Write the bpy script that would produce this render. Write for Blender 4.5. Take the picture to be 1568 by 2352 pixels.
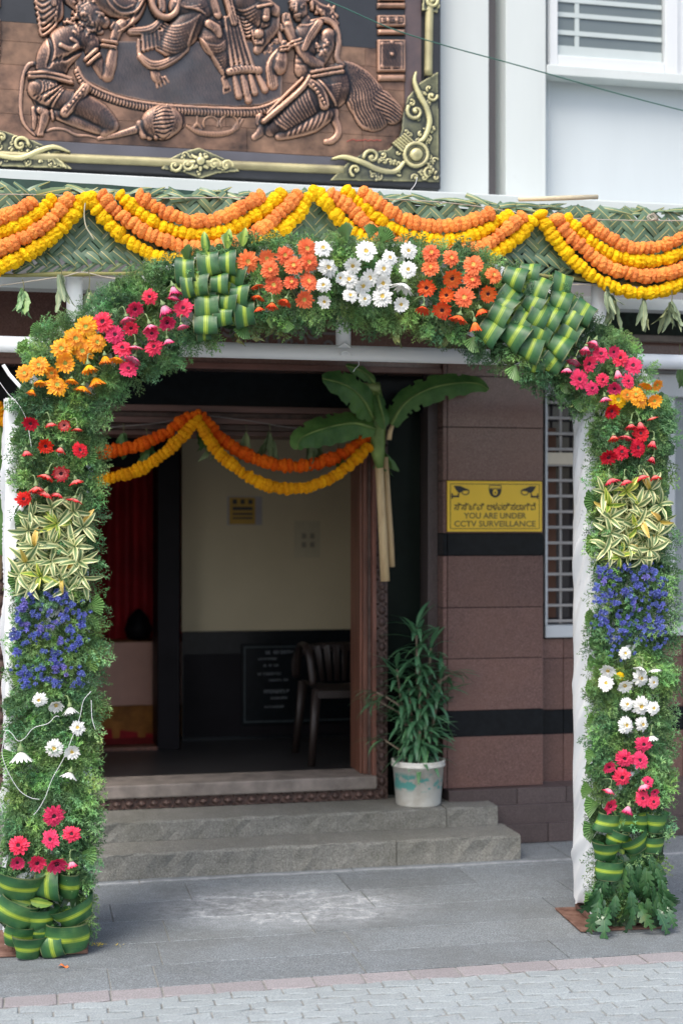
import bpy, bmesh, math, random
import numpy as np
from mathutils import Vector, Matrix, Euler
random.seed(7); rng = np.random.default_rng(7)
PI = math.pi
for o in list(bpy.data.objects): bpy.data.objects.remove(o)
scene = bpy.context.scene
C = scene.collection
# ------------------------------------------------------------------ camera, sky, sun, exposure
EYE = 1.6
cam_d = bpy.data.cameras.new('camera'); cam = bpy.data.objects.new('camera', cam_d); C.objects.link(cam)
cam.location = (0, 0, EYE); cam.rotation_euler = (math.radians(90), 0, 0)
cam_d.sensor_fit = 'VERTICAL'; cam_d.sensor_height = 36; cam_d.sensor_width = 24; cam_d.lens = 50
cam_d.shift_y = 39/2352; cam_d.clip_start = 0.05; cam_d.clip_end = 2000
cam_d.dof.use_dof = True; cam_d.dof.focus_distance = 5.45; cam_d.dof.aperture_fstop = 1.7
scene.camera = cam
world = bpy.data.worlds.new('World'); scene.world = world; world.use_nodes = True
wn = world.node_tree.nodes; wl = world.node_tree.links
SUN_EL, SUN_AZ = 55, 205          # azimuth clockwise from +Y (north); the sun stands behind the camera, to its left
sky = wn.new('ShaderNodeTexSky'); sky.sky_type = 'NISHITA'; sky.sun_disc = False
sky.sun_elevation = math.radians(SUN_EL); sky.sun_rotation = math.radians(SUN_AZ)
sky.air_density = 1.0; sky.dust_density = 4.0; sky.ozone_density = 1.0
wl.new(sky.outputs[0], wn['Background'].inputs[0]); wn['Background'].inputs[1].default_value = 0.15
sun_d = bpy.data.lights.new('sun', 'SUN'); sun_d.energy = 1.1; sun_d.angle = math.radians(28); sun_d.color = (1, .95, .88)
sun = bpy.data.objects.new('sun', sun_d); C.objects.link(sun); sun.location = (-3, -4, 12)
_d = Vector((math.sin(math.radians(SUN_AZ))*math.cos(math.radians(SUN_EL)), math.cos(math.radians(SUN_AZ))*math.cos(math.radians(SUN_EL)), math.sin(math.radians(SUN_EL))))
sun.rotation_euler = _d.to_track_quat('Z', 'Y').to_euler()
scene.view_settings.view_transform = 'Standard'; scene.view_settings.look = 'None'
scene.view_settings.exposure = 0.97; scene.view_settings.gamma = 1; scene.view_settings.use_curve_mapping = False
scene.render.engine = 'CYCLES'; scene.cycles.use_denoising = True; scene.cycles.max_bounces = 6

# ------------------------------------------------------------------ surveyed frames: the photograph's points measured onto real planes
FO, CX, HY = 3267., 784., 1215.
class Frame:
    """A vertical reference frame turned by th about z: s runs along it, t away from the camera, z up."""
    def __init__(f, th, t0): f.th = math.radians(th); f.c = math.cos(f.th); f.sn = math.sin(f.th); f.t0 = t0
    def at(f, px, py, t=None):
        t = f.t0 if t is None else t
        dx = (px-CX)/FO; dz = (HY-py)/FO
        k = t/(f.c-dx*f.sn)
        return (k*(dx*f.c+f.sn), t, EYE+k*dz)
    def ground(f, px, py, z=0.):
        k = (EYE-z)*FO/(py-HY); X = (px-CX)/FO*k
        return (X*f.c+k*f.sn, k*f.c-X*f.sn, z)
    def world(f, p): return Vector((p[0]*f.c-p[1]*f.sn, p[0]*f.sn+p[1]*f.c, p[2]))
    def S(f, px, t): return f.at(px, HY, t)[0]
    def Z(f, px, py, t): return f.at(px, py, t)[2]
W = Frame(12.2, 7.0)      # the building
A = Frame(8.5, 5.467)     # the flower arch

# ------------------------------------------------------------------ materials
MATS = {}
def nodes_of(name):
    m = bpy.data.materials.new(name); m.use_nodes = True
    n = m.node_tree.nodes; return m, n, m.node_tree.links, n['Principled BSDF']
def ramp(n, l, src, stops, interp='LINEAR'):
    r = n.new('ShaderNodeValToRGB'); r.color_ramp.interpolation = interp
    e = r.color_ramp.elements
    while len(e) < len(stops): e.new(.5)
    for el, (p, c) in zip(e, stops):
        el.position = p; el.color = (c[0], c[1], c[2], 1) if len(c) == 3 else c
    l.new(src, r.inputs[0]); return r.outputs[0]
def noise(n, l, co, scale, detail=4, rough=.6, dist=0):
    t = n.new('ShaderNodeTexNoise'); t.inputs['Scale'].default_value = scale; t.inputs['Detail'].default_value = detail
    t.inputs['Roughness'].default_value = rough; t.inputs['Distortion'].default_value = dist
    if co is not None: l.new(co, t.inputs['Vector'])
    return t.outputs['Fac']
def math_(n, l, op, a, b=None, c=None, clamp=False):
    t = n.new('ShaderNodeMath'); t.operation = op; t.use_clamp = clamp
    for i, v in enumerate((a, b, c)):
        if v is None: continue
        if isinstance(v, (int, float)): t.inputs[i].default_value = v
        else: l.new(v, t.inputs[i])
    return t.outputs[0]
def mix(n, l, f, a, b, mode='MIX'):
    t = n.new('ShaderNodeMix'); t.data_type = 'RGBA'; t.blend_type = mode; t.clamp_result = False
    for i, v in ((0, f), (6, a), (7, b)):
        if isinstance(v, (int, float)): t.inputs[i].default_value = v
        elif isinstance(v, tuple): t.inputs[i].default_value = (*v[:3], 1)
        else: l.new(v, t.inputs[i])
    return t.outputs[2]
def bump(n, l, b, h, strength, dist=.01):
    t = n.new('ShaderNodeBump'); t.inputs['Strength'].default_value = strength; t.inputs['Distance'].default_value = dist
    l.new(h, t.inputs['Height']); l.new(t.outputs[0], b.inputs['Normal'])
def scaled(n, l, co, sc):
    t = n.new('ShaderNodeMapping'); t.inputs['Scale'].default_value = sc; l.new(co, t.inputs[0]); return t.outputs[0]
def M(name, col, rough=.6, var=.15, scale=8, bmp=0., bscale=60, metal=0., spec=.5, rnd=0., stretch=None, dirt=None, sub=0., hue=None, bdist=.004):
    """A plain material with grain: colour varied by noise and, with rnd, from piece to piece."""
    if name in MATS: return MATS[name]
    m, n, l, b = nodes_of(name)
    tc = n.new('ShaderNodeTexCoord'); co = tc.outputs['Object']
    gm = n.new('ShaderNodeNewGeometry'); wco = gm.outputs['Position']
    co2 = scaled(n, l, wco, stretch) if stretch else wco
    f = noise(n, l, co2, scale)
    lo = tuple(c*(1-var) for c in col); hi = tuple(min(1, c*(1+var)) for c in col)
    if hue: hi = hue
    c = ramp(n, l, f, [(.3, lo), (.7, hi)])
    if rnd:
        oi = n.new('ShaderNodeObjectInfo')
        hs = n.new('ShaderNodeHueSaturation')
        v = math_(n, l, 'MULTIPLY_ADD', oi.outputs['Random'], 2*rnd, 1-rnd); l.new(v, hs.inputs['Value'])
        r2 = math_(n, l, 'FRACT', math_(n, l, 'MULTIPLY', oi.outputs['Random'], 37.7))
        l.new(math_(n, l, 'MULTIPLY_ADD', r2, .08*rnd, .5-.04*rnd), hs.inputs['Hue'])
        l.new(c, hs.inputs['Color']); c = hs.outputs[0]
    if dirt:
        f2 = noise(n, l, wco, dirt[1], 6, .7)
        c = mix(n, l, ramp(n, l, f2, [(dirt[2], (0, 0, 0)), (dirt[2]+.15, (1, 1, 1))]), c, dirt[0])
    l.new(c, b.inputs['Base Color'])
    b.inputs['Roughness'].default_value = rough; b.inputs['Metallic'].default_value = metal
    b.inputs['Specular IOR Level'].default_value = spec
    if sub:
        b.inputs['Subsurface Weight'].default_value = sub; b.inputs['Subsurface Scale'].default_value = .01
        b.inputs['Subsurface Radius'].default_value = (.6, .8, .3)
    if bmp: bump(n, l, b, noise(n, l, co2, bscale, 5, .65), bmp, bdist)
    MATS[name] = m; return m
def thin(m, col, amt=.35):
    """Add light passing through a leaf or petal."""
    n = m.node_tree.nodes; l = m.node_tree.links; b = n['Principled BSDF']; out = n['Material Output']
    t = n.new('ShaderNodeBsdfTranslucent')
    src = b.inputs['Base Color'].links[0].from_socket if b.inputs['Base Color'].links else None
    if src and col is None: l.new(src, t.inputs[0])
    else: t.inputs[0].default_value = (*col, 1)
    x = n.new('ShaderNodeMixShader'); x.inputs[0].default_value = amt
    l.new(b.outputs[0], x.inputs[1]); l.new(t.outputs[0], x.inputs[2]); l.new(x.outputs[0], out.inputs[0]); return m

# ------------------------------------------------------------------ mesh builder and scene graph helpers
class MB:
    def __init__(s): s.v = []; s.f = []; s.mi = []; s.uv = None
    def add(s, vs, fs, mi=0):
        k = len(s.v); s.v += [tuple(v) for v in vs]; s.f += [tuple(i+k for i in f) for f in fs]; s.mi += [mi]*len(fs); return s
    def box(s, a0, a1, b0, b1, c0, c1, mi=0):
        vs = [(x, y, z) for z in (c0, c1) for y in (b0, b1) for x in (a0, a1)]
        return s.add(vs, [(0,2,3,1), (4,5,7,6), (0,1,5,4), (2,6,7,3), (0,4,6,2), (1,3,7,5)], mi)
    def tube(s, pts, r, n=8, mi=0, cap=True, flat=1.):
        pts = [Vector(p) for p in pts]; m = len(pts); rs = r if hasattr(r, '__len__') else [r]*m
        vs = []; up = Vector((0.03, -1, 0.02)).normalized(); prev = None
        for i, p in enumerate(pts):
            d = (pts[min(i+1, m-1)]-pts[max(i-1, 0)]).normalized()
            x = (prev if prev is not None else up).copy(); x = x-d*x.dot(d)
            if x.length < 1e-4: x = d.orthogonal()
            x.normalize(); prev = x; y = d.cross(x)
            for k in range(n):
                a = 2*PI*k/n; vs.append(p+(x*math.cos(a)*flat+y*math.sin(a))*rs[i])
        fs = [(i*n+k, i*n+(k+1) % n, (i+1)*n+(k+1) % n, (i+1)*n+k) for i in range(m-1) for k in range(n)]
        if cap: fs += [tuple(range(n))[::-1], tuple((m-1)*n+k for k in range(n))]
        return s.add(vs, fs, mi)
    def lathe(s, prof, n=24, c=(0, 0, 0), mi=0):
        vs = [(c[0]+r*math.cos(2*PI*k/n), c[1]+r*math.sin(2*PI*k/n), c[2]+z) for r, z in prof for k in range(n)]
        fs = [(i*n+k, i*n+(k+1) % n, (i+1)*n+(k+1) % n, (i+1)*n+k) for i in range(len(prof)-1) for k in range(n)]
        return s.add(vs, fs, mi)
    def grid(s, P, nu, nv, mi=0, closed=False):
        vs = [P(i/(nu-1), j/(nv-1)) for j in range(nv) for i in range(nu)]
        return s.add(vs, [(j*nu+i, j*nu+i+1, (j+1)*nu+i+1, (j+1)*nu+i) for j in range(nv-1) for i in range(nu-1)], mi)
    def mesh(s, name, mats, smooth=False):
        me = bpy.data.meshes.new(name); me.from_pydata(s.v, [], s.f)
        for m in (mats if isinstance(mats, (list, tuple)) else [mats]): me.materials.append(m)
        if any(s.mi): me.polygons.foreach_set('material_index', s.mi)
        if smooth: me.polygons.foreach_set('use_smooth', [True]*len(s.f))
        me.update(); return me
def tag(o, label=None, cat=None, group=None, kind=None):
    for k, v in (('label', label), ('category', cat), ('group', group), ('kind', kind)):
        if v: o[k] = v
    return o
def link(name, data, parent=None, loc=(0, 0, 0), rot=(0, 0, 0), sc=(1, 1, 1)):
    o = bpy.data.objects.new(name, data); C.objects.link(o); o.location = loc
    o.rotation_euler = rot; o.scale = sc
    if parent is not None: o.parent = parent
    return o
class Thing:
    """Root Empty standing in a frame at (s,t,z); its parts are given in the frame's coordinates."""
    def __init__(s, name, label, cat, fr=None, at=(0, 0, 0), group=None, kind=None):
        s.fr = fr or W; s.o = Vector(at)
        s.root = link(name, None, loc=s.fr.world(at), rot=(0, 0, s.fr.th)); s.root.empty_display_size = .1
        tag(s.root, label, cat, group, kind)
    def part(s, name, mb, mats, parent=None, smooth=False, bevel=0, kind=None, label=None):
        k = s.o
        mb.v = [(v[0]-k[0], v[1]-k[1], v[2]-k[2]) for v in mb.v]
        o = link(name, mb.mesh(name, mats, smooth), parent or s.root)
        if bevel: bev(o, bevel)
        tag(o, label, None, None, kind); return o
    def inst(s, name, me, p, rot=(0, 0, 0), sc=1, parent=None, mat=None):
        """p in frame coordinates; parent may be a sub-object placed with inst (then p is relative to it)."""
        sc = sc if hasattr(sc, '__len__') else (sc,)*3
        loc = Vector(p)-s.o if parent is None else Vector(p)
        o = link(name, me, parent or s.root, loc, rot, sc)
        if mat:
            for i, m in enumerate(mat if isinstance(mat, (list, tuple)) else [mat]):
                o.material_slots[i].link = 'OBJECT'; o.material_slots[i].material = m
        return o
def bev(o, w, seg=2):
    b = o.modifiers.new('bevel', 'BEVEL'); b.width = w; b.segments = seg; b.limit_method = 'ANGLE'; b.angle_limit = math.radians(40)
def solo(name, label, cat, mb, mats, fr=None, at=(0, 0, 0), smooth=False, bevel=0, group=None, kind=None):
    """A thing that is one mesh."""
    fr = fr or W
    mb.v = [(v[0]-at[0], v[1]-at[1], v[2]-at[2]) for v in mb.v]
    o = link(name, mb.mesh(name, mats, smooth), None, fr.world(at), (0, 0, fr.th))
    if bevel: bev(o, bevel)
    return tag(o, label, cat, group, kind)
def npmesh(name, v, f, mats, smooth=False, mi=None):
    """v (n,3), f (m,k) arrays with equal-sided faces."""
    me = bpy.data.meshes.new(name); f = np.asarray(f, dtype=np.int32); k = f.shape[1]
    me.vertices.add(len(v)); me.vertices.foreach_set('co', np.asarray(v, dtype=np.float32).ravel())
    me.loops.add(f.size); me.loops.foreach_set('vertex_index', f.ravel())
    me.polygons.add(len(f)); me.polygons.foreach_set('loop_start', np.arange(0, f.size, k, dtype=np.int32))
    me.polygons.foreach_set('loop_total', np.full(len(f), k, dtype=np.int32))
    for m in (mats if isinstance(mats, (list, tuple)) else [mats]): me.materials.append(m)
    if mi is not None: me.polygons.foreach_set('material_index', np.asarray(mi, dtype=np.int32))
    me.polygons.foreach_set('use_smooth', np.full(len(f), smooth))
    me.update(calc_edges=True); me.validate(); return me
def interp_path(pts, step):
    """Smooth a list of points (Catmull-Rom) and walk it at equal steps; returns points."""
    P = [Vector(p) for p in pts]; out = []
    for i in range(len(P)-1):
        p0 = P[max(i-1, 0)]; p1 = P[i]; p2 = P[i+1]; p3 = P[min(i+2, len(P)-1)]
        for k in range(12):
            t = k/12
            out.append(.5*((2*p1)+(p2-p0)*t+(2*p0-5*p1+4*p2-p3)*t*t+(3*p1-p0-3*p2+p3)*t**3))
    out.append(P[-1])
    res = [out[0].copy()]; acc = 0
    for a, b in zip(out, out[1:]):
        L = (b-a).length
        while acc+L >= step and L > 0:
            k = (step-acc)/L; a = a.lerp(b, k); res.append(a.copy()); L = (b-a).length; acc = 0
        acc += L
    return res
def text_mesh(txt, size, mats, extrude=.001, bold=0., spacing=1., shear=0):
    cu = bpy.data.curves.new('lettering', 'FONT'); cu.body = txt; cu.size = size; cu.extrude = extrude; cu.offset = bold
    cu.align_x = 'CENTER'; cu.align_y = 'CENTER'; cu.space_character = spacing; cu.resolution_u = 3; cu.shear = shear
    o = bpy.data.objects.new('lettering', cu); C.objects.link(o); bpy.context.view_layer.update()
    me = bpy.data.meshes.new_from_object(o.evaluated_get(bpy.context.evaluated_depsgraph_get()))
    bpy.data.objects.remove(o); bpy.data.curves.remove(cu)
    me.materials.clear(); me.materials.append(mats); return me
# ------------------------------------------------------------------ building materials
def stone_mat(name, base, speck, rough, bstr, chalk=False, rnd=.12, bscale=55, soil=(.09, .085, .07)):
    m, n, l, b = nodes_of(name)
    g = n.new('ShaderNodeNewGeometry').outputs['Position']
    oi = n.new('ShaderNodeObjectInfo')
    big = noise(n, l, g, 2.2, 6, .65); fine = noise(n, l, g, 160, 3, .7); med = noise(n, l, g, 26, 6, .7)
    c = ramp(n, l, fine, [(.32, tuple(x*.62 for x in base)), (.5, base), (.68, speck)])
    c = mix(n, l, math_(n, l, 'MULTIPLY', ramp(n, l, big, [(.42, (0, 0, 0)), (.62, (1, 1, 1))]), .4), c, soil)
    c = mix(n, l, math_(n, l, 'MULTIPLY', ramp(n, l, med, [(.5, (0, 0, 0)), (.72, (1, 1, 1))]), .35), c, speck)
    hs = n.new('ShaderNodeHueSaturation'); l.new(math_(n, l, 'MULTIPLY_ADD', oi.outputs['Random'], 2*rnd, 1-rnd), hs.inputs['Value'])
    l.new(c, hs.inputs['Color']); c = hs.outputs[0]
    if chalk:                       # rice-flour drawing strewn on the slabs, and the line along the foot of the steps
        sep = n.new('ShaderNodeSeparateXYZ'); l.new(g, sep.inputs[0])
        cx, cy = chalk
        dx = math_(n, l, 'SUBTRACT', sep.outputs[0], cx); dy = math_(n, l, 'SUBTRACT', sep.outputs[1], cy)
        r = math_(n, l, 'SQRT', math_(n, l, 'ADD', math_(n, l, 'MULTIPLY', math_(n, l, 'MULTIPLY', dx, dx), 1.), math_(n, l, 'MULTIPLY', math_(n, l, 'MULTIPLY', dy, dy), 3.2)))
        ang = math_(n, l, 'ARCTAN2', dy, dx)
        pet = math_(n, l, 'ABSOLUTE', math_(n, l, 'SINE', math_(n, l, 'MULTIPLY', ang, 4.)))
        wob = math_(n, l, 'MULTIPLY', noise(n, l, g, 7, 6, .75), .40)
        edge = math_(n, l, 'ADD', math_(n, l, 'MULTIPLY', pet, .28), .16)
        line = math_(n, l, 'ABSOLUTE', math_(n, l, 'SUBTRACT', math_(n, l, 'SUBTRACT', math_(n, l, 'ADD', r, wob), .2), edge))
        lm = ramp(n, l, line, [(0., (1, 1, 1)), (.075, (0, 0, 0))])
        ring = math_(n, l, 'ABSOLUTE', math_(n, l, 'SUBTRACT', math_(n, l, 'ADD', r, math_(n, l, 'MULTIPLY', wob, .8)), .36))
        lm = mix(n, l, 1., lm, ramp(n, l, ring, [(0., (.8, .8, .8)), (.05, (0, 0, 0))]), 'LIGHTEN')
        ins = ramp(n, l, math_(n, l, 'ADD', r, wob), [(.6, (1, 1, 1)), (.9, (0, 0, 0))])
        spk = ramp(n, l, noise(n, l, g, 22, 8, .85), [(.40, (.05, .05, .05)), (.60, (1, 1, 1))])
        lm = mix(n, l, 1., mix(n, l, .42, lm, (1, 1, 1)), spk, 'MULTIPLY')
        lm = mix(n, l, 1., lm, ins, 'MULTIPLY')
        # line at the step: t - 6.52 in the building's frame
        tt = math_(n, l, 'ADD', math_(n, l, 'MULTIPLY', sep.outputs[0], -W.sn), math_(n, l, 'MULTIPLY', sep.outputs[1], W.c))
        tt = math_(n, l, 'ADD', tt, math_(n, l, 'MULTIPLY', noise(n, l, g, 3.5, 4, .6), .09))
        st = ramp(n, l, math_(n, l, 'ABSOLUTE', math_(n, l, 'SUBTRACT', tt, 6.545)), [(.004, (.62, .62, .62)), (.03, (0, 0, 0))])
        st = mix(n, l, 1., st, ramp(n, l, noise(n, l, g, 12, 5, .7), [(.38, (.25, .25, .25)), (.6, (1, 1, 1))]), 'MULTIPLY')
        lm = mix(n, l, 1., lm, st, 'LIGHTEN')
        c = mix(n, l, math_(n, l, 'MULTIPLY', lm, .72), c, (.66, .69, .72))
    l.new(c, b.inputs['Base Color']); b.inputs['Roughness'].default_value = rough
    h = math_(n, l, 'ADD', math_(n, l, 'MULTIPLY', med, .7), math_(n, l, 'MULTIPLY', noise(n, l, g, bscale*2, 4, .7), .5))
    bump(n, l, b, h, bstr, .006)
    return m
rc = W.ground(655, 2082); rw = W.world(rc)
m_slab = stone_mat('flamed_granite', (.155, .178, .192), (.31, .338, .358), .85, .5, chalk=(rw.x, rw.y), rnd=.10, soil=(.10, .105, .10))
m_step = stone_mat('step_granite', (.165, .165, .148), (.30, .30, .275), .85, .45, rnd=.08, bscale=30, soil=(.085, .085, .06))
m_paver = stone_mat('paver_concrete', (.28, .318, .33), (.36, .402, .412), .9, .45, rnd=.07, soil=(.23, .255, .26))
m_paver_red = stone_mat('red_paver_concrete', (.265, .25, .258), (.335, .318, .328), .9, .45, rnd=.08, soil=(.24, .22, .225))
m_joint = M('joint_sand', (.24, .245, .235), .95, .3, 30, .4)
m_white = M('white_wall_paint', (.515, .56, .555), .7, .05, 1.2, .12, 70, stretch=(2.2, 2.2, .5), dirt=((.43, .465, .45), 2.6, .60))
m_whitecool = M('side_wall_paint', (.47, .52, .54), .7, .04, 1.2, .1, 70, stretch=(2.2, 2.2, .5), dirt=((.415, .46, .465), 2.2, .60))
m_grey = M('grey_paint', (.17, .16, .17), .7, .06, 2, .1, 60)
m_alu = M('window_frame_white', (.60, .63, .64), .35, .03, 4)
m_pipe = M('white_pipe_enamel', (.84, .87, .87), .32, .03, 3, .05, 20, dirt=((.05, .05, .05), 7., .735))
m_maroon = stone_mat('maroon_granite', (.145, .080, .068), (.225, .135, .115), .16, .02, rnd=.14, soil=(.20, .105, .078))
m_maroon_d = stone_mat('plinth_granite', (.085, .064, .062), (.13, .10, .098), .35, .1, rnd=.15, soil=(.06, .045, .045))
m_black = M('black_granite', (.008, .010, .012), .2, .3, 30, spec=.2)
m_blackboard = M('polished_black_stone', (.006, .008, .010), .25, .3, 20, spec=.12)
m_wood = M('door_wood', (.15, .062, .04), .45, .45, 6, .2, 30, stretch=(6, 6, .6), rnd=.1)
m_wood_h = M('lintel_wood', (.10, .05, .04), .5, .45, 6, .2, 30, stretch=(.6, .6, 6))
m_carve = M('carved_wood', (.075, .045, .036), .6, .5, 25, .6, 60, rnd=.2)
m_silldust = M('dusty_sill', (.19, .165, .145), .75, .35, 9, .4, 50)
m_cream = M('cream_wall', (.50, .43, .29), .8, .08, 1.5, .05, 50)
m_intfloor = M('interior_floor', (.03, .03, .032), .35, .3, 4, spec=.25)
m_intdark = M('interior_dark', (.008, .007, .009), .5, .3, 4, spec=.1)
m_ceil = M('interior_ceiling', (.3, .29, .27), .8, .05, 2)
m_redcurt = M('red_curtain', (.34, .010, .016), .7, .3, 3)
m_redcarpet = M('red_carpet', (.33, .015, .02), .9, .2, 20)
m_ochre = M('ochre_drape', (.33, .13, .025), .8, .35, 12)
m_pink = M('stage_skirt', (.62, .36, .28), .7, .1, 3)
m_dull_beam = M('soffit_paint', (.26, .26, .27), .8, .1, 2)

# ------------------------------------------------------------------ ground
gb = MB(); gb.box(-400, 400, -400, 6.8, -.30, -.021)
solo('ground', 'grey earth underneath the street paving', None, gb, M('street_bed', (.17, .17, .165), .95, .2, 4), W, kind='structure')
# stone slabs of the forecourt
pv = Thing('pavement', 'grey rough granite slab forecourt in front of the steps', None, W, (0, 5.9, 0), kind='structure')
jm = MB(); jm.box(-3.4, 3.6, 5.0, 7.6, -.02, -.0055); pv.part('bedding', jm, m_joint)
courses = [5.0, 5.25, 5.535, 5.85, 6.14, 6.45, 6.85, 7.3]
anch = {0: [W.ground(250, 2240)[0], W.ground(355, 2230)[0], W.ground(835, 2225)[0], W.ground(1270, 2170)[0]], 4: [W.ground(432, 2045)[0]]}
rs = random.Random(11)
for ci in range(7):
    t0, t1 = courses[ci], courses[ci+1]; xs = list(anch.get(ci, []))
    x = -3.3+rs.random()*.6
    while x < 3.5:
        if all(abs(x-a) > .35 for a in xs): xs.append(x)
        x += .55+rs.random()*.55
    xs = sorted([-3.4]+xs+[3.6])
    for a, b_ in zip(xs, xs[1:]):
        if b_-a < .05: continue
        g = .0022; mb = MB(); n = max(4, int((b_-a)/.08))
        dz = rs.uniform(-.0015, .0015)
        up = [(a+g+(b_-a-2*g)*i/n, t0+g+(rs.uniform(-.004, .004) if 0 < i < n else 0)) for i in range(n+1)]
        dn = [(a+g+(b_-a-2*g)*i/n+rs.uniform(-.002, .002), t1-g+(rs.uniform(-.004, .004) if 0 < i < n else 0)) for i in range(n+1)]
        vs = [(p[0], p[1], dz) for p in up]+[(p[0], p[1], dz) for p in dn]
        vs += [(v[0], v[1], -.014) for v in vs]
        N = n+1; fs = [(i, i+1, N+i+1, N+i) for i in range(n)]
        fs += [(2*N+i, 2*N+i+1, i+1, i) for i in range(n)]+[(N+i, N+i+1, 3*N+i+1, 3*N+i) for i in range(n)]
        fs += [(0, N, 3*N, 2*N), (n, 2*N+n, 3*N+n, N+n)]
        mb.add(vs, fs); pv.part('stone_slab', mb, m_slab, bevel=.003)
# concrete pavers with a red border row
pw = Thing('walkway', 'wavy grey concrete block walkway with one red border row', None, W, (0, 4.6, 0), kind='structure')
jm = MB(); jm.box(-2.3, 2.5, 3.9, 4.996, -.02, -.006); pw.part('bedding', jm, m_joint)
def paver_mesh(L, D, red):
    mb = MB(); n = 8; am = .006
    def wave(u): return am*math.tanh(3.2*math.sin(2*PI*(u+.12)))
    g = .0032
    up = [(g+(L-2*g)*i/n, g+wave(i/n)) for i in range(n+1)]; dn = [(p[0], D-g+(wave(i/n) if not red else wave(i/n)*0)) for i, p in enumerate(up)]
    vs = [(p[0], p[1], 0) for p in up]+[(p[0], p[1], 0) for p in dn]; vs += [(v[0], v[1], -.013) for v in vs]
    N = n+1; fs = [(i, i+1, N+i+1, N+i) for i in range(n)]
    fs += [(2*N+i, 2*N+i+1, i+1, i) for i in range(n)]+[(N+i, N+i+1, 3*N+i+1, 3*N+i) for i in range(n)]+[(0, N, 3*N, 2*N), (n, 2*N+n, 3*N+n, N+n)]
    mb.add(vs, fs); return mb.mesh('paver', m_paver_red if red else m_paver)
PL = .178; me_p = paver_mesh(PL, .062, False); me_r = paver_mesh(PL, .112, True)
rp = random.Random(5)
for i in range(24):
    o = pw.inst('red_paver', me_r, (-1.75+i*PL+.05, 4.885, rp.uniform(-.002, .001))); bev(o, .0025, 1)
for r in range(10):
    for i in range(24):
        o = pw.inst('paver', me_p, (-1.65+i*PL+((r % 2)*.5+(r % 3)*.13)*PL, 4.885-.062*(r+1), rp.uniform(-.002, .001)), rot=(rp.uniform(-.01, .01), rp.uniform(-.006, .006), 0)); bev(o, .0025, 1)

# ------------------------------------------------------------------ steps
SX1 = W.ground(1201, 1978)[0]; SX2 = W.S(1143, 6.79)
st = Thing('entrance_steps', 'two weathered grey stone steps leading up to the dark doorway', 'steps', W, (0, 6.6, 0))
def rough_block(th, name, s0, s1, t0, t1, z0, z1, mat, amp=.004, seed=0):
    r = random.Random(seed); bm = bmesh.new()
    nx = max(2, int((s1-s0)/.045))
    mb = MB(); prof = [(t0, z0), (t0+.003, z0+(z1-z0)*.45), (t0, z1-.012), (t0+.004, z1-.003), (t0+.014, z1), (t1, z1)]
    vs = []; 
    for i in range(nx+1):
        s = s0+(s1-s0)*i/nx; e = r.uniform(-amp, amp)
        for j, (t, z) in enumerate(prof):
            vs.append((s, t+(r.uniform(-amp, amp) if j < 5 else 0), z+(r.uniform(-amp*.5, amp*.5)+e*.5 if 2 <= j <= 4 else 0)))
    k = len(prof); fs = [(i*k+j, (i+1)*k+j, (i+1)*k+j+1, i*k+j+1) for i in range(nx) for j in range(k-1)]
    vs += [(s0, t1, z0), (s1, t1, z0)]; a = len(vs)-2
    fs += [tuple(range(k))[::-1]+(a,), tuple(nx*k+j for j in range(k))+(a+1,)]
    mb.add(vs, fs); return th.part(name, mb, mat)
xs = [-2.2, -1.3, -.45, SX1-.62, SX1]
for i, (a, b_) in enumerate(zip(xs, xs[1:])): rough_block(st, 'stone_block', a+.002, b_-.002, 6.545, 6.83, 0, .118, m_step, .0055, i)
xs = [-2.2, -1.5, -.75, .02, W.S(1025, 6.79), SX2]
for i, (a, b_) in enumerate(zip(xs, xs[1:])): rough_block(st, 'stone_block', a+.002, b_-.002, 6.79, 7.12, .119, .2125, m_step, .004, 20+i)

# ------------------------------------------------------------------ building
bd = Thing('building', 'white painted building with a maroon granite tiled ground floor and wide carved doorway', 'building', W, (0, 7.0, 0))
def bx(name, s0, s1, t0, t1, z0, z1, mat, bevel=0, parent=None, label=None):
    return bd.part(name, MB().box(s0, s1, t0, t1, z0, z1), mat, bevel=bevel, parent=parent, label=label)
def zz(py, px, t): return W.Z(px, py, t)
S = W.S
# upper facade
bx('wall', -3.2, S(1140, 7.12), 7.12, 7.5, 3.3, 5.2, m_white)
bx('pilaster', S(960, 6.95), S(1122, 6.95), 6.95, 7.12, 3.0, 5.2, m_white, .004)
bx('recess', S(1122, 7.12)-.02, S(1200, 7.12), 7.118, 7.5, 3.0, 5.2, m_grey)
bx('pilaster', S(1161, 6.95), S(1253, 6.95), 6.95, 7.2, 3.0, 5.2, m_white, .004)
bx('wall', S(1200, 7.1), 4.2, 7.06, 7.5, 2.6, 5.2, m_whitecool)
# projecting ledge over the entrance
LT = 6.5
bx('ledge', -3.2, S(1580, LT)+1.2, LT, 7.1, 2.97, zz(428, 784, LT), m_white, .006)
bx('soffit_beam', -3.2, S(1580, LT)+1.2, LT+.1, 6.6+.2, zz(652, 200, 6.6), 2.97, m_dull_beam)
bx('beam', -3.2, S(1580, LT)+1.2, LT+.06, LT+.16, zz(668, 150, 6.6), zz(640, 150, 6.6), m_white)
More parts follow.
